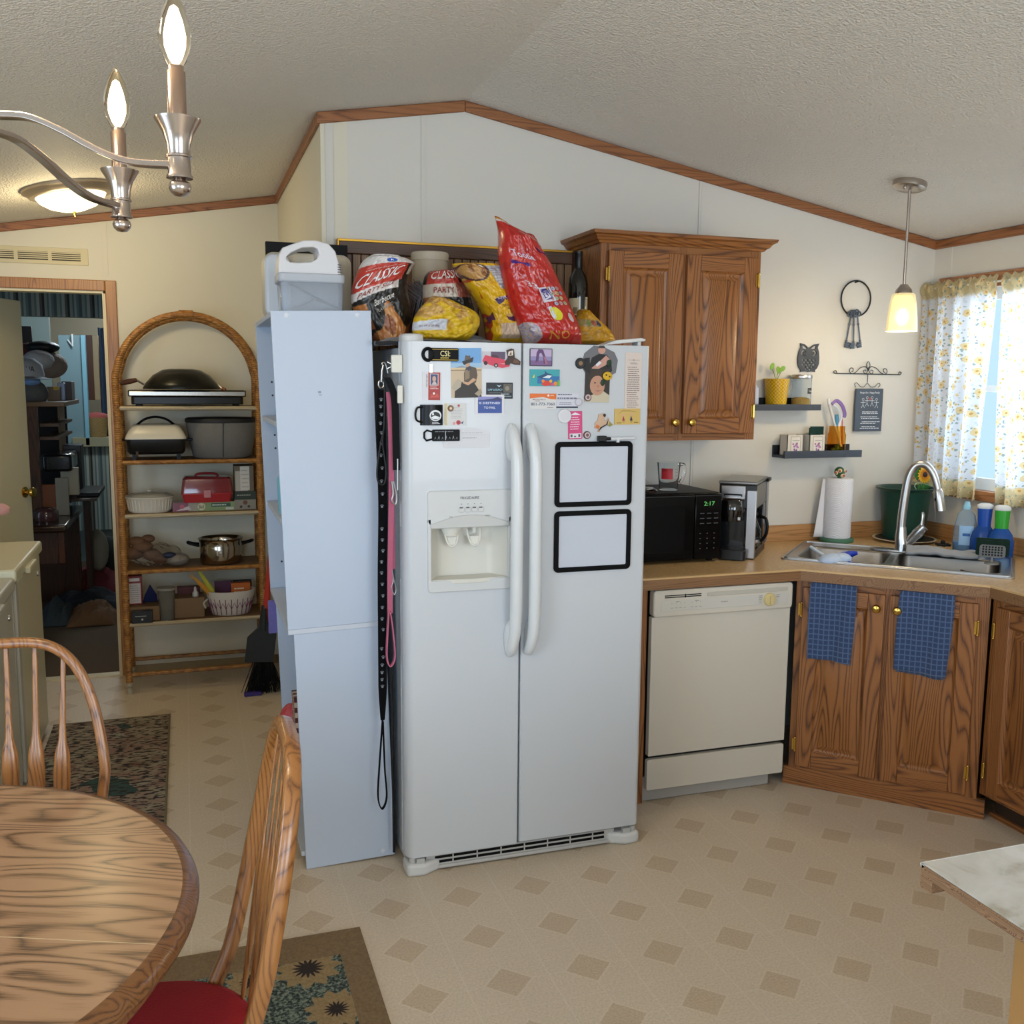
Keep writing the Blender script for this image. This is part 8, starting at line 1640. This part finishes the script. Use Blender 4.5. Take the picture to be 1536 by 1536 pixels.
for pya in (660, 640): obj('hutch_shelf', MB().box(P(60, pya, 7.1).x, 7.1, P(60, pya, 7.1).z, P(88, pya, 7.1).x, 7.95, P(60, pya, 7.1).z+.02), M('#5a4432', .5), dk)
zh = P(60, 610, 7.0).z+.031
def blob(name, label, cat, px, py, y, r, col, rough=.8, bump=.6, bs=30, z=None, **k):
    c = AY(px, py, y)
    if z is not None: c.z = z+r[2]
    return thing(name, label, cat, MB().ball(c, r, 22, 14), M(col, rough, bump=bump, bscale=bs), smooth=60, **k)
def tbox(name, label, cat, px0, px1, py0, y, d, zb, mat):
    x0 = AY(px0, py0, y).x; x1 = AY(px1, py0, y).x; z1 = AY(px0, py0, y).z
    return thing(name, label, cat, MB().box(x0, y, zb, x1, y+d, z1), mat, bevel=.004)
# heap on top of the hutch
c = AY(42, 553, 7.2)
cp_ = root('baseball_cap', 'white baseball cap with dark letters on top of the dark desk hutch', 'cap', (c.x, 7.2, zh+.05))
mb = MB(); mb.lathe([(.001, .12), (.04, .115), (.085, .075), (.095, .02), (.097, 0)], n=28, mat=Matrix.Translation(c-Vector((0, 0, .05)))); obj('crown', mb, M('#a9aab0', .8), cp_, smooth=60, recalc=False, solid=.004)
obj('brim', MB().lathe([(.09, -.004), (.135, -.016), (.13, -.020), (.088, -.008)], n=28, sx=1, sy=.95, mat=Matrix.Translation(c-Vector((0, 0.02, .05)))), M('#9b9da5', .8), cp_, smooth=60)
ar = Art(c+Vector((.0, -.088, -.02)), .06, .04, base=None, th=.002, rot=0); ar.text('#1b1c20', 'UA', 0, 0, .05, .035); ar.done('cap_letters', None, None, cp_)
thing('storage_carton', 'dark carton under the white cap on the desk hutch', 'box', MB().box(c.x-.12, 7.12, zh, c.x+.06, 7.3, zh+.12), M('#1a1c22', .5), bevel=.004)
blob('plush_roll', 'white fluffy blanket roll behind the cap on the hutch', 'blanket', 58, 540, 7.5, (.10, .10, .07), '#b9b4b4', bump=.9)
blob('plush_roll', 'beige fleecy roll at the top right of the hutch heap', 'blanket', 76, 548, 7.6, (.11, .10, .09), '#8d7a6c', bump=1, bs=60)
blob('beaded_hat', 'black beaded hat on top of the heap above the hutch', 'hat', 64, 521, 7.6, (.11, .09, .045), '#17191c', .5)
blob('red_bag', 'dark red cloth bag behind the fluffy roll', 'bag', 44, 529, 7.7, (.08, .08, .07), '#571f22')
tbox('tan_box', 'tan parcel box with a yellow label on the desk hutch', 'box', 70, 88, 580, 7.3, .2, zh, M('#7d6c5c', .6)); tbox('grey_box', 'grey-brown box at the right end of the desk hutch', 'box', 92, 107, 572, 7.5, .2, zh, M('#5f5450', .6))
tbox('clear_bag', 'bluish clear plastic bag between two boxes on the hutch', 'bag', 86, 97, 574, 7.42, .1, zh, M('#8f9ac0', .2, 0, .3)); thing('yellow_label', 'small yellow sticker on the tan parcel box', 'label', MB().box(AY(80, 585, 7.29).x, 7.292, AY(80, 585, 7.29).z, AY(88, 579, 7.29).x, 7.299, AY(80, 580, 7.29).z), M('#b99a22', .5))
blob('papers', 'crumpled grey papers at the left of the hutch top', 'papers', 48, 590, 7.15, (.10, .05, .09), '#4c4d50', .6, 1, 20); blob('foil_wrap', 'shiny blue and silver foil on the hutch top below the cap', 'foil', 46, 572, 7.13, (.06, .04, .03), '#7296c8', .15, 1, 30)
tbox('photo_stand', 'dark narrow frame standing behind the cap at the left', 'frame', 30, 47, 489, 7.9, .04, zh, M('#120d0b', .4))
# on the desk
zd_ = zdesk+.001
tbox('router_case', 'off-white upright plastic case on the dark desk', 'case', 90, 117, 702, 7.3, .05, AY(90, 743, 7.3).z-.0, M('#a9a28e', .45))
c = AY(68, 760, 7.0); thing('glass_jar_group', 'purple-brown glass candle dish with bright glints on the dark desk', 'candle', MB().lathe([(0, 0), (.075, 0), (.08, .03), (.078, .06), (.05, .085), (0, .09)], c.x, 7.0, zd_, 24), M('#4d3436', .12, coat=.6), smooth=60)
tbox('photo_stand', 'small orange-brown wooden frame on the desk', 'frame', 60, 93, 727, 7.25, .02, zd_, M('#7a4423', .4)); tbox('grey_book', 'pale grey booklet leaning beside the white case', 'book', 82, 102, 717, 7.22, .02, zd_, M('#8d8980', .5))
thing('laptop', 'closed black laptop on the side desk', 'laptop', MB().box(AY(117, 735, 7.5).x, 7.4, P(128, 741, 7.6).z+.001, AY(152, 730, 7.6).x, 7.9, P(128, 741, 7.6).z+.03), BLACK, bevel=.005)
tbox('black_drive', 'dark blue-black tower behind the white case', 'tower', 92, 121, 668, 7.7, .2, P(128, 741, 7.6).z, M('#10131c', .4))
thing('silver_tray', 'crumpled silver plastic over a black printer on the desk', 'printer', MB().box(P(62, 700, 7.2).x, 7.2, zdesk+.30, P(108, 700, 7.2).x, 7.6, zdesk+.42), M('#1a1a1c', .2, coat=.5), bevel=.02)
# heaps on the carpet
def heap(name, label, cat, px0, px1, pyt, pyb, y, mat, seed, d=.35):
    a, b_ = AY(px0, pyb, y), AY(px1, pyt, y); z0 = max(0.003, 0)
    hgt = max(.05, b_.z)
    def fn(u, v):
        e = (math.sin(PI*min(.999, max(.001, u)))**.5)*(math.sin(PI*min(.999, max(.001, v)))**.5)
        return Vector((a.x+(b_.x-a.x)*u, y+d*v, z0+hgt*e*(.8+.35*noise.noise(Vector((u*4, v*3, seed)))+.12*noise.noise(Vector((u*14, v*9, seed))))))
    mb = MB().grid(fn, 50, 30); n = len(mb.v); mb.box(a.x+.02, y+.02, z0-.002, b_.x-.02, y+d-.02, z0+.001)
    return thing(name, label, cat, mb, mat, smooth=70, recalc=False)
heap('blanket_heap', 'dark red knitted blanket heaped beyond the doorway', 'blanket', 92, 190, 848, 890, 7.75, M('#5e2028', .95, bump=1, bscale=40), 3, .6)
heap('clothes_heap', 'navy spotted clothes lying beyond the doorway', 'clothes', 60, 190, 885, 905, 7.25, M('#141722', .85, bump=.6, bscale=40), 8, .4)
heap('tan_garment', 'tan and blue-grey garments on the carpet nearest the doorway', 'clothes', 98, 172, 905, 930, 6.85, M('#6b4b30', .85), 12, .4); heap('blue_garment', 'blue-grey bundle on the carpet at the left of the tan garment', 'clothes', 55, 106, 902, 928, 6.9, M('#313a3f', .85), 15, .4)
thing('spotted_cushion', 'white spotted cushion propped under the side desk', 'cushion', MB().ball((AY(146, 815, 7.9).x, 7.9, AY(146, 825, 7.9).z), (.08, .05, .16), 16, 10), M('#8c877b', .85), smooth=60)
thing('dark_duffel', 'dark grey duffel bag beside the spotted cushion', 'bag', MB().ball((AY(158, 820, 8.1).x, 8.1, .22), (.14, .1, .2), 16, 10), M('#24282b', .85), smooth=60)
bulb('far_room_light', (-.6, 8.3, 2.3), 40, (.75, .9, 1.0), .15)
bulb('kitchenette_light', (-.3, 10.3, 2.45), 60, (.9, .95, 1.0), .15)
# ---------------------------------------------------------------- rugs
def rugmat(kind):
    m, N, L, b = newmat('rug_'+kind); tc = N.new('ShaderNodeTexCoord'); o = tc.outputs['Object']; sp = N.new('ShaderNodeSeparateXYZ'); L.new(o, sp.inputs[0])
    f = N.new('ShaderNodeTexNoise'); f.inputs['Scale'].default_value = 130 if kind == 'floral' else 1; f.inputs['Detail'].default_value = 3
    if kind == 'floral': L.new(o, f.inputs['Vector'])
    else:
        mp = N.new('ShaderNodeMapping'); mp.inputs['Scale'].default_value = (26, 62, 1); L.new(o, mp.inputs[0]); L.new(mp.outputs[0], f.inputs['Vector'])
    if kind == 'floral':
        c = ramp(N, L, f.outputs[0], [(.40, '#1c2622'), (.5, '#45534c'), (.62, '#7b8272')])
        def flower(cx, cy, r0, r1, dark):
            dx_ = mathn(N, L, 'SUBTRACT', sp.outputs[0], cx); dy_ = mathn(N, L, 'SUBTRACT', sp.outputs[1], cy)
            rr = mathn(N, L, 'SQRT', mathn(N, L, 'ADD', mathn(N, L, 'MULTIPLY', dx_, dx_), mathn(N, L, 'MULTIPLY', dy_, dy_))); an = mathn(N, L, 'ARCTAN2', dy_, dx_)
            out = mathn(N, L, 'ADD', r0, mathn(N, L, 'MULTIPLY', mathn(N, L, 'PINGPONG', mathn(N, L, 'MULTIPLY', an, 11/ (2*PI)*2), 1.0), -r0*.28))
            inn = mathn(N, L, 'ADD', r1, mathn(N, L, 'MULTIPLY', mathn(N, L, 'PINGPONG', mathn(N, L, 'MULTIPLY', an, 15/(2*PI)*2), 1.0), -r1*.5))
            return mathn(N, L, 'LESS_THAN', rr, out), mathn(N, L, 'LESS_THAN', rr, inn)
        for px, py, r0, r1 in ((462, 1458, .095, .046), (505, 1519, .085, .034), (378, 1478, .075, .035), (420, 1600, .08, .03), (230, 1560, .09, .045)):
            q_ = AZ(px, py); o1, i1 = flower(q_.x+.078, q_.y-2.3425, r0, r1, 0)
            c = mixc(N, L, o1, c, ramp(N, L, f.outputs[0], [(.3, '#7f6844'), (.7, '#97805a')])); c = mixc(N, L, i1, c, '#241814')
        bx = mathn(N, L, 'GREATER_THAN', mathn(N, L, 'MAXIMUM', mathn(N, L, 'SUBTRACT', mathn(N, L, 'ABSOLUTE', sp.outputs[0]), .445), mathn(N, L, 'SUBTRACT', mathn(N, L, 'ABSOLUTE', sp.outputs[1]), .265)), 0)
        c = mixc(N, L, bx, c, ramp(N, L, f.outputs[0], [(.3, '#6d573b'), (.7, '#80694a')]))
    else:
        mk = N.new('ShaderNodeTexNoise'); mk.inputs['Scale'].default_value = 3.4; mk.inputs['Detail'].default_value = 2; L.new(o, mk.inputs['Vector'])
        mk2 = N.new('ShaderNodeTexNoise'); mk2.inputs['Scale'].default_value = 2.6; L.new(tc.outputs['Object'], mk2.inputs['Vector'])
        base = ramp(N, L, mk.outputs[0], [(.35, '#6d4c3e'), (.45, '#938872'), (.56, '#86685a'), (.62, '#96937f')])
        base = mixc(N, L, mathn(N, L, 'GREATER_THAN', mk2.outputs[0], .61), base, '#2f4a44')
        c = mixc(N, L, ramp(N, L, f.outputs[0], [(.44, '#000000'), (.5, '#ffffff')]), '#2a221f', base)
    L.new(c, b.inputs['Base Color']); b.inputs['Roughness'].default_value = .95
    bp = N.new('ShaderNodeBump'); bp.inputs['Strength'].default_value = .6; bp.inputs['Distance'].default_value = .004; L.new(f.outputs[0], bp.inputs['Height']); L.new(bp.outputs[0], b.inputs['Normal']); return m
rr = thing('area_rug', 'faded green and rust patterned rug in front of the freezers', 'rug', MB().box(-.638, 3.55, .0008, -.122, 4.88, .008), rugmat('worn'), bevel=.002)
obj('binding', MB().box(-.125, 3.55, .0008, -.117, 4.885, .009).box(-.638, 4.877, .0008, -.117, 4.887, .009), M('#6d6142', .8), rr)
r2 = MB().box(-.60, 1.95, .0008, .444, 2.735, .011)
fl = obj('floral_rug', MB().add([(v.x+.078-0, v.y-2.3425, v.z) for v in r2.v], r2.f), rugmat('floral'), local=True, bevel=.003)
fl.location = (-.078, 2.3425, 0); fl['label'] = 'dark green rug with tan flowers and a brown border under the dining chair'; fl['category'] = 'rug'

# ---------------------------------------------------------------- dining table and chairs
TX, TY, TR, TZ = -.594, 1.728, .590, .755
def tabletop():
    return wood('#ad8563', '#8b6646', '#553c2d', 'x', rough=.36, rings=5.5, across=6, along=1.5, coat=.2, fine=1.0, linf=2.0)
OTB = wood('#835730', '#6b4424', '#432a17', 'x', rings=5, across=12, rough=.3, coat=.3)
tb = root('dining_table', 'round oak pedestal dining table with a dark moulded edge', 'dining table', (TX, TY, 0), -.39)
obj('tabletop', MB().lathe([(0, TZ-.006), (0, TZ), (TR-.028, TZ), (TR-.026, TZ-.003), (TR-.03, TZ-.006)], 0, 0, 0, 128), tabletop(), tb, local=True, smooth=30)
obj('edge_moulding', MB().lathe([(TR-.028, TZ-.0005), (TR-.018, TZ-.0015), (TR-.006, TZ-.008), (TR, TZ-.020), (TR-.003, TZ-.032), (TR-.016, TZ-.042), (TR-.030, TZ-.046), (TR-.034, TZ-.075), (TR-.05, TZ-.080), (TR-.05, TZ-.02)], 0, 0, 0, 128), OTB, tb, local=True, smooth=60)
obj('leaf_seam', MB().box(-TR+.045, .009, TZ-.001, TR-.03, .0102, TZ+.0003), M('#c9b28a', .5), tb, local=True)
obj('pedestal', MB().lathe([(.20, .0), (.19, .05), (.09, .09), (.07, .14), (.10, .25), (.11, .35), (.07, .45), (.06, .52), (.09, .58), (.14, .62), (.16, .68), (0, .68)], 0, 0, 0, 40), OTB, tb, local=True, smooth=50)
CHW = wood('#9f6935', '#87562a', '#60391b', 'z', rings=3, across=14, rough=.3, coat=.35); CHX = wood('#9f6935', '#87562a', '#60391b', 'x', rings=3, across=14, rough=.3, coat=.35)
CUSH = M('#a31a24', .9, bump=.3, bscale=200)
def chair(label, loc, rotz):
    """front towards -y; bow back of bent oak with five arrow spindles"""
    r_ = root('dining_chair', label, 'dining chair', loc, rotz)
    def hoop(n=64, wb=.156, wm=.2115, h=.575, lean=.147):
        pts = []
        for i in range(n+1):
            a = PI*i/n; u = math.cos(a); z = abs(math.sin(a))**.62; w_ = (1 if u >= 0 else -1)*abs(u)**.62*wm; w_ *= (wb/wm+(1-wb/wm)*min(1, z*2.2))
            pts.append((w_, -.025+lean*z**.65, .44+h*z))
        return pts
    H = hoop(); mb = MB(); k = len(H)
    # bent bow: flat oval band, wide front-to-back
    vs = []; fs = []; m = 10
    for i in range(k):
        a, b_ = Vector(H[max(0, i-1)]), Vector(H[min(k-1, i+1)]); t = (b_-a).normalized(); nrm = Vector((0, .97, -.25)); nrm = (nrm-t*nrm.dot(t)).normalized(); sd = t.cross(nrm)
        for j in range(m):
            q = 2*PI*j/m; ca, sa = math.cos(q), math.sin(q); ca = math.copysign(abs(ca)**.5, ca); sa = math.copysign(abs(sa)**.5, sa)
            vs.append(Vector(H[i])+sd*ca*.0125+nrm*sa*.0145)
    for i in range(k-1): fs += [(i*m+j, i*m+(j+1) % m, (i+1)*m+(j+1) % m, (i+1)*m+j) for j in range(m)]
    mb.add(vs, fs+[tuple(range(m))[::-1], tuple(range((k-1)*m, k*m))]); obj('bow_back', mb, CHW, r_, local=True, smooth=50)
    for s in (-2, -1, 0, 1, 2):
        xb = s*.050; xt = s*.061
        # height of the bow above xt
        zt1 = max(p[2] for p in H if abs(abs(p[0])-abs(xt)) < .02)-.006; zr = (zt1-.44)/.575; top_ = Vector((xt, -.025+.147*zr**.65, zt1)); bot = Vector((xb, .045-1.2*xb*xb, .445)); P_ = [bot.lerp(top_, t) for t in (0, .12, .3, .48, .56, .62, .7, .85, 1)]
        obj('spindle', MB().tube(P_, [.010, .012, .0165, .0190, .0165, .009, .0068, .006, .0055], 12, flat=.42, up=(1, 0, 0)), CHW, r_, local=True, smooth=60)
    seat = [(.20*math.cos(a)*(1 if math.sin(a) > 0 else 1.06), -.14+.205*math.sin(a)) for a in [2*PI*i/40 for i in range(40)]]
    seat = [(math.copysign(abs(x/.2)**.8*.21, x), y) for x, y in seat]
    obj('seat', MB().prism(seat, .405, .44, 'z'), CHX, r_, local=True, bevel=.010, seg=3, smooth=50)
    mb = MB(); vs = []; n_ = 40
    for sc_, z in ((.93, .441), (.97, .452), (.95, .466), (.86, .478), (.6, .484), (.02, .486)): vs += [(x*sc_, -.14+(y+.14)*sc_, z) for x, y in seat]
    mb.add(vs, [(a*n_+j, a*n_+(j+1) % n_, (a+1)*n_+(j+1) % n_, (a+1)*n_+j) for a in range(5) for j in range(n_)]+[tuple(range(n_))[::-1]]); cu = obj('seat_cushion', mb, CUSH, r_, local=True, smooth=70)
    for s in (-1, 1): obj('cushion_tie', MB().tube(crv([(s*.08, .005, .455), (s*.075, .025, .47), (s*.09, .03, .455), (s*.07, .02, .44)], 4), .004, 6), CUSH, cu, local=True)
    for sx, sy in ((-1, -1), (1, -1), (-1, 1), (1, 1)):
        t_ = Vector((sx*.15, -.17+sy*.13, .41)); b_ = Vector((sx*.20, -.17+sy*.19, 0)); P_ = [t_.lerp(b_, q) for q in (0, .2, .35, .5, .65, .85, 1)]
        obj('leg', MB().tube(P_, [.013, .018, .014, .019, .017, .013, .011], 14), CHW, r_, local=True, smooth=60)
    for sx in (-1, 1): obj('stretcher', MB().tube([(sx*.175, -.17-.165, .2), (sx*.175, -.17, .2), (sx*.175, -.17+.165, .2)], [.008, .012, .008], 10), CHX, r_, local=True)
    obj('stretcher', MB().tube([(-.175, -.17, .2), (0, -.17, .2), (.175, -.17, .2)], [.008, .012, .008], 10), CHX, r_, local=True)
    return r_
c1 = chair('oak bow-back dining chair with a red cushion, seen side-on at the right of the table', (.030, 1.69, 0), -PI/2)

c2 = dup(c1, loc=(-.415, 2.355, 0), label='oak bow-back dining chair on the far side of the table, seen from the front', rotz=0)

# ---------------------------------------------------------------- chandelier above the table
KS = .85; zc0 = 1.87+.0155*KS
e1, e2 = AZ(270, 281, 1.87), AZ(183, 337, 1.87); dv = e1-e2; RR = dv.length/(2*math.sin(PI/5)); pp = Vector((-dv.y, dv.x, 0)).normalized()
if pp.x > 0: pp = -pp
HC = (e1+e2)/2+pp*RR*math.cos(PI/5); HC.z = zc0
ch = root('chandelier', 'brushed nickel chandelier with lit candle bulbs, upper left', 'chandelier', tuple(HC))
NK = M('#b5a9a0', .22, 1.0)
obj('hub', MB().lathe([(0, .0), (.012, .003), (.02, .015), (.026, .03), (.02, .045), (.03, .055), (.034, .075), (.03, .095), (.018, .105), (.014, .14), (.02, .15), (.012, .17), (.010, .45), (.010, cz(HC.x)-zc0-.03)], HC.x, HC.y, zc0, 28), NK, ch, smooth=60)
obj('canopy', MB().lathe([(.01, -.04), (.05, -.03), (.065, 0.0)], HC.x, HC.y, cz(HC.x)-.006, 32), NK, ch)
a0 = math.atan2(e1.y-HC.y, e1.x-HC.x)
m_b, N, L, b = newmat('candle_glass'); b.inputs['Base Color'].default_value = (1, .93, .8, 1); b.inputs['Roughness'].default_value = .02; b.inputs['Transmission Weight'].default_value = 1; b.inputs['IOR'].default_value = 1.12
m_f, N, L, b = newmat('candle_filament'); b.inputs['Base Color'].default_value = (1, 1, 1, 1); b.inputs['Emission Color'].default_value = (1, .80, .50, 1); b.inputs['Emission Strength'].default_value = 14
for i in range(5):
    a = a0+2*PI*i/5; d_ = Vector((math.cos(a), math.sin(a), 0)); T = Vector((HC.x, HC.y, zc0))
    def Pt(r, z): return T+d_*r+Vector((0, 0, z))
    end = Pt(RR, 0); TM = Matrix.Translation(end) @ Matrix.Scale(KS, 4)
    arm = crv([Pt(.02, .078), Pt(RR*.24, .076), Pt(RR*.38, .073), Pt(RR*.52, .056), Pt(RR*.66, .033), Pt(RR*.8, .018), Pt(RR-.008, .014)], 6)
    ao = obj('arm', MB().strip(arm, .017, .008, side=tuple(Vector((-d_.y, d_.x, 0)))), NK, ch, bevel=.0015)
    cu = obj('candle_cup', MB().lathe([(0, -.029), (.009, -.0275), (.0145, -.022), (.0165, -.0155), (.0145, -.009), (.008, -.004), (.019, -.003), (.019, .0005), (.0165, .003), (.0165, .026), (.019, .027), (.019, .0295), (.0165, .031), (.0175, .045), (.0225, .062), (.0325, .079), (.0335, .082), (.030, .0815), (.0, .078)], n=28, mat=TM), NK, ch, smooth=50)
    cs = obj('candle_sleeve', MB().lathe([(.0132, .078), (.0132, .148), (.011, .150), (.011, .156), (0, .157)], n=24, mat=TM), M('#b39a88', .2, 1.0), ch, smooth=50)
    bu = obj('bulb', MB().lathe([(.010, .155), (.0155, .164), (.0215, .183), (.0235, .198), (.021, .218), (.015, .237), (.008, .252), (.003, .261), (0, .262)], n=28, mat=TM), m_b, ch, smooth=70)
    obj('glow', MB().lathe([(.004, .160), (.009, .168), (.0135, .183), (.0140, .199), (.0105, .218), (.005, .236), (0, .240)], n=20, mat=TM), m_f, bu, smooth=70)
bulb('chandelier_light', (HC.x, HC.y, zc0+.30), 20, (1.0, .82, .58), .06)
# flush ceiling light over the alcove
q = Vector((-.455, 4.90, cz(-.455)))
fl_ = root('ceiling_light', 'flush dome ceiling light glowing near the far doorway', 'ceiling light', tuple(q)); TL = Matrix.Translation(q) @ Matrix.Rotation(-math.atan(.165), 4, 'Y')
obj('pan', MB().lathe([(.20, 0), (.20, -.012), (.185, -.02), (.175, -.032), (.15, -.036)], n=48, mat=TL), M('#a89a86', .35, .6), fl_, smooth=50)
m_, N, L, b = newmat('alabaster_glass'); b.inputs['Base Color'].default_value = (*lin('#fff4d4'), 1); b.inputs['Emission Color'].default_value = (*lin('#ffeec0'), 1); b.inputs['Emission Strength'].default_value = 2.2
obj('dome', MB().lathe([(.150, -.034), (.135, -.058), (.10, -.082), (.05, -.098), (0, -.102)], n=48, mat=TL), m_, fl_, smooth=70, recalc=False)
obj('finial', MB().lathe([(.006, -.100), (.006, -.112), (.003, -.124), (0, -.125)], n=12, mat=TL), BRASS, fl_)
bulb('ceiling_light_lamp', (q.x, q.y, q.z-.16), 10, (1.0, .80, .46), .09)

# ---------------------------------------------------------------- island end at the lower right
IX, IY, IZ = 1.038, 1.132, .912
def marble():
    m, N, L, b = newmat('island_laminate'); tc = N.new('ShaderNodeTexCoord'); n = N.new('ShaderNodeTexNoise'); n.inputs['Scale'].default_value = 9; n.inputs['Detail'].default_value = 6; n.inputs['Distortion'].default_value = 1.5; L.new(tc.outputs['Object'], n.inputs['Vector'])
    L.new(ramp(N, L, n.outputs[0], [(.30, '#a89f8c'), (.45, '#c3bfb6'), (.65, '#cfccc6')]), b.inputs['Base Color']); b.inputs['Roughness'].default_value = .25; return m
it = root('island_counter', 'white marble-look counter end with a bare particleboard edge, lower right corner', 'countertop', (IX, IY, IZ))
ie = 1.0; PB = wood('#a07c5a', '#7d5c42', '#4b3628', 'y', rings=9, across=60, along=14, rough=.8, fine=1.4)
obj('laminate_top', MB().box(IX, .2, IZ-.003, IX+1.1, IY, IZ), marble(), it, bevel=.001)
obj('core', MB().box(IX, .2, IZ-.021, IX+1.1, IY, IZ-.0031).box(IX, IY-.024, IZ-.040, IX+1.1, IY, IZ-.0211), PB, it, bevel=.001)
obj('rolled_edge', MB().tube([(IX+.0, IY-.002, IZ-.004), (IX+1.1, IY-.002, IZ-.004)], .0045, 8), marble(), it)
ib = root('island_cabinet', 'oak island cabinet supporting the marble-look counter', 'cabinet', (IX+.20, .5, 0))
cx0 = 1.232
ixp = AZ(1519, 1460, .7)
PX = AY(1520, 1450, 1.085).x-IX+.004
obj('side_panel', MB().box(IX+PX, .2, .0, IX+1.0, IY-.06, IZ-.041), wood('#b98a55', '#a5773f', '#7f5a2e', 'z', rings=3, across=14), ib, bevel=.002)
obj('corner_post', MB().box(IX+PX-.004, IY-.085, .0, IX+PX+.012, IY-.045, IZ-.041), M('#b28650', .5), ib, bevel=.002)
obj('door_frame', MB().box(IX+PX-.012, .2, .05, IX+PX-.0005, IY-.11, IZ-.06), oak_z, ib, bevel=.003)
# ---------------------------------------------------------------- groups of repeats
GR = {'dining_chair': 'oak dining chairs round the table', 'whiteboard': 'whiteboards on the right door', 'round_magnet': 'round magnets on the right and left doors', 'bottle_opener': 'bottle opener magnets', 'photograph': 'photographs on the refrigerator',
      'postcard': 'picture magnets on the right door', 'business_card': 'business cards on the refrigerator', 'crisp_bag': 'crisp bags on the refrigerator', 'cereal_bag': 'cereal bags on the refrigerator', 'dog_leash': 'leashes beside the refrigerator',
      'adhesive_hook': 'adhesive hooks on the refrigerator side', 'curtain': 'floral curtains at the sink window', 'picture_ledge': 'picture ledges by the window', 'wooden_box': 'white wooden boxes on the lower ledge', 'dish_spray': 'dish spray bottles by the sink',
      'chest_freezer': 'chest freezers along the left', 'hand_towel': 'blue hand towels on the sink cabinet', 'plastic_utensil': 'plastic utensils in the fabric basket', 'splashback': 'splashback strips behind the worktop', 'plush_roll': 'rolls heaped on the hutch', 'photo_stand': 'frames beyond the doorway'}
for o in list(bpy.data.objects):
    if o.parent is None and 'label' in o:
        g = GR.get(o.name.split('.')[0])
        if g and 'group' not in o: o['group'] = g
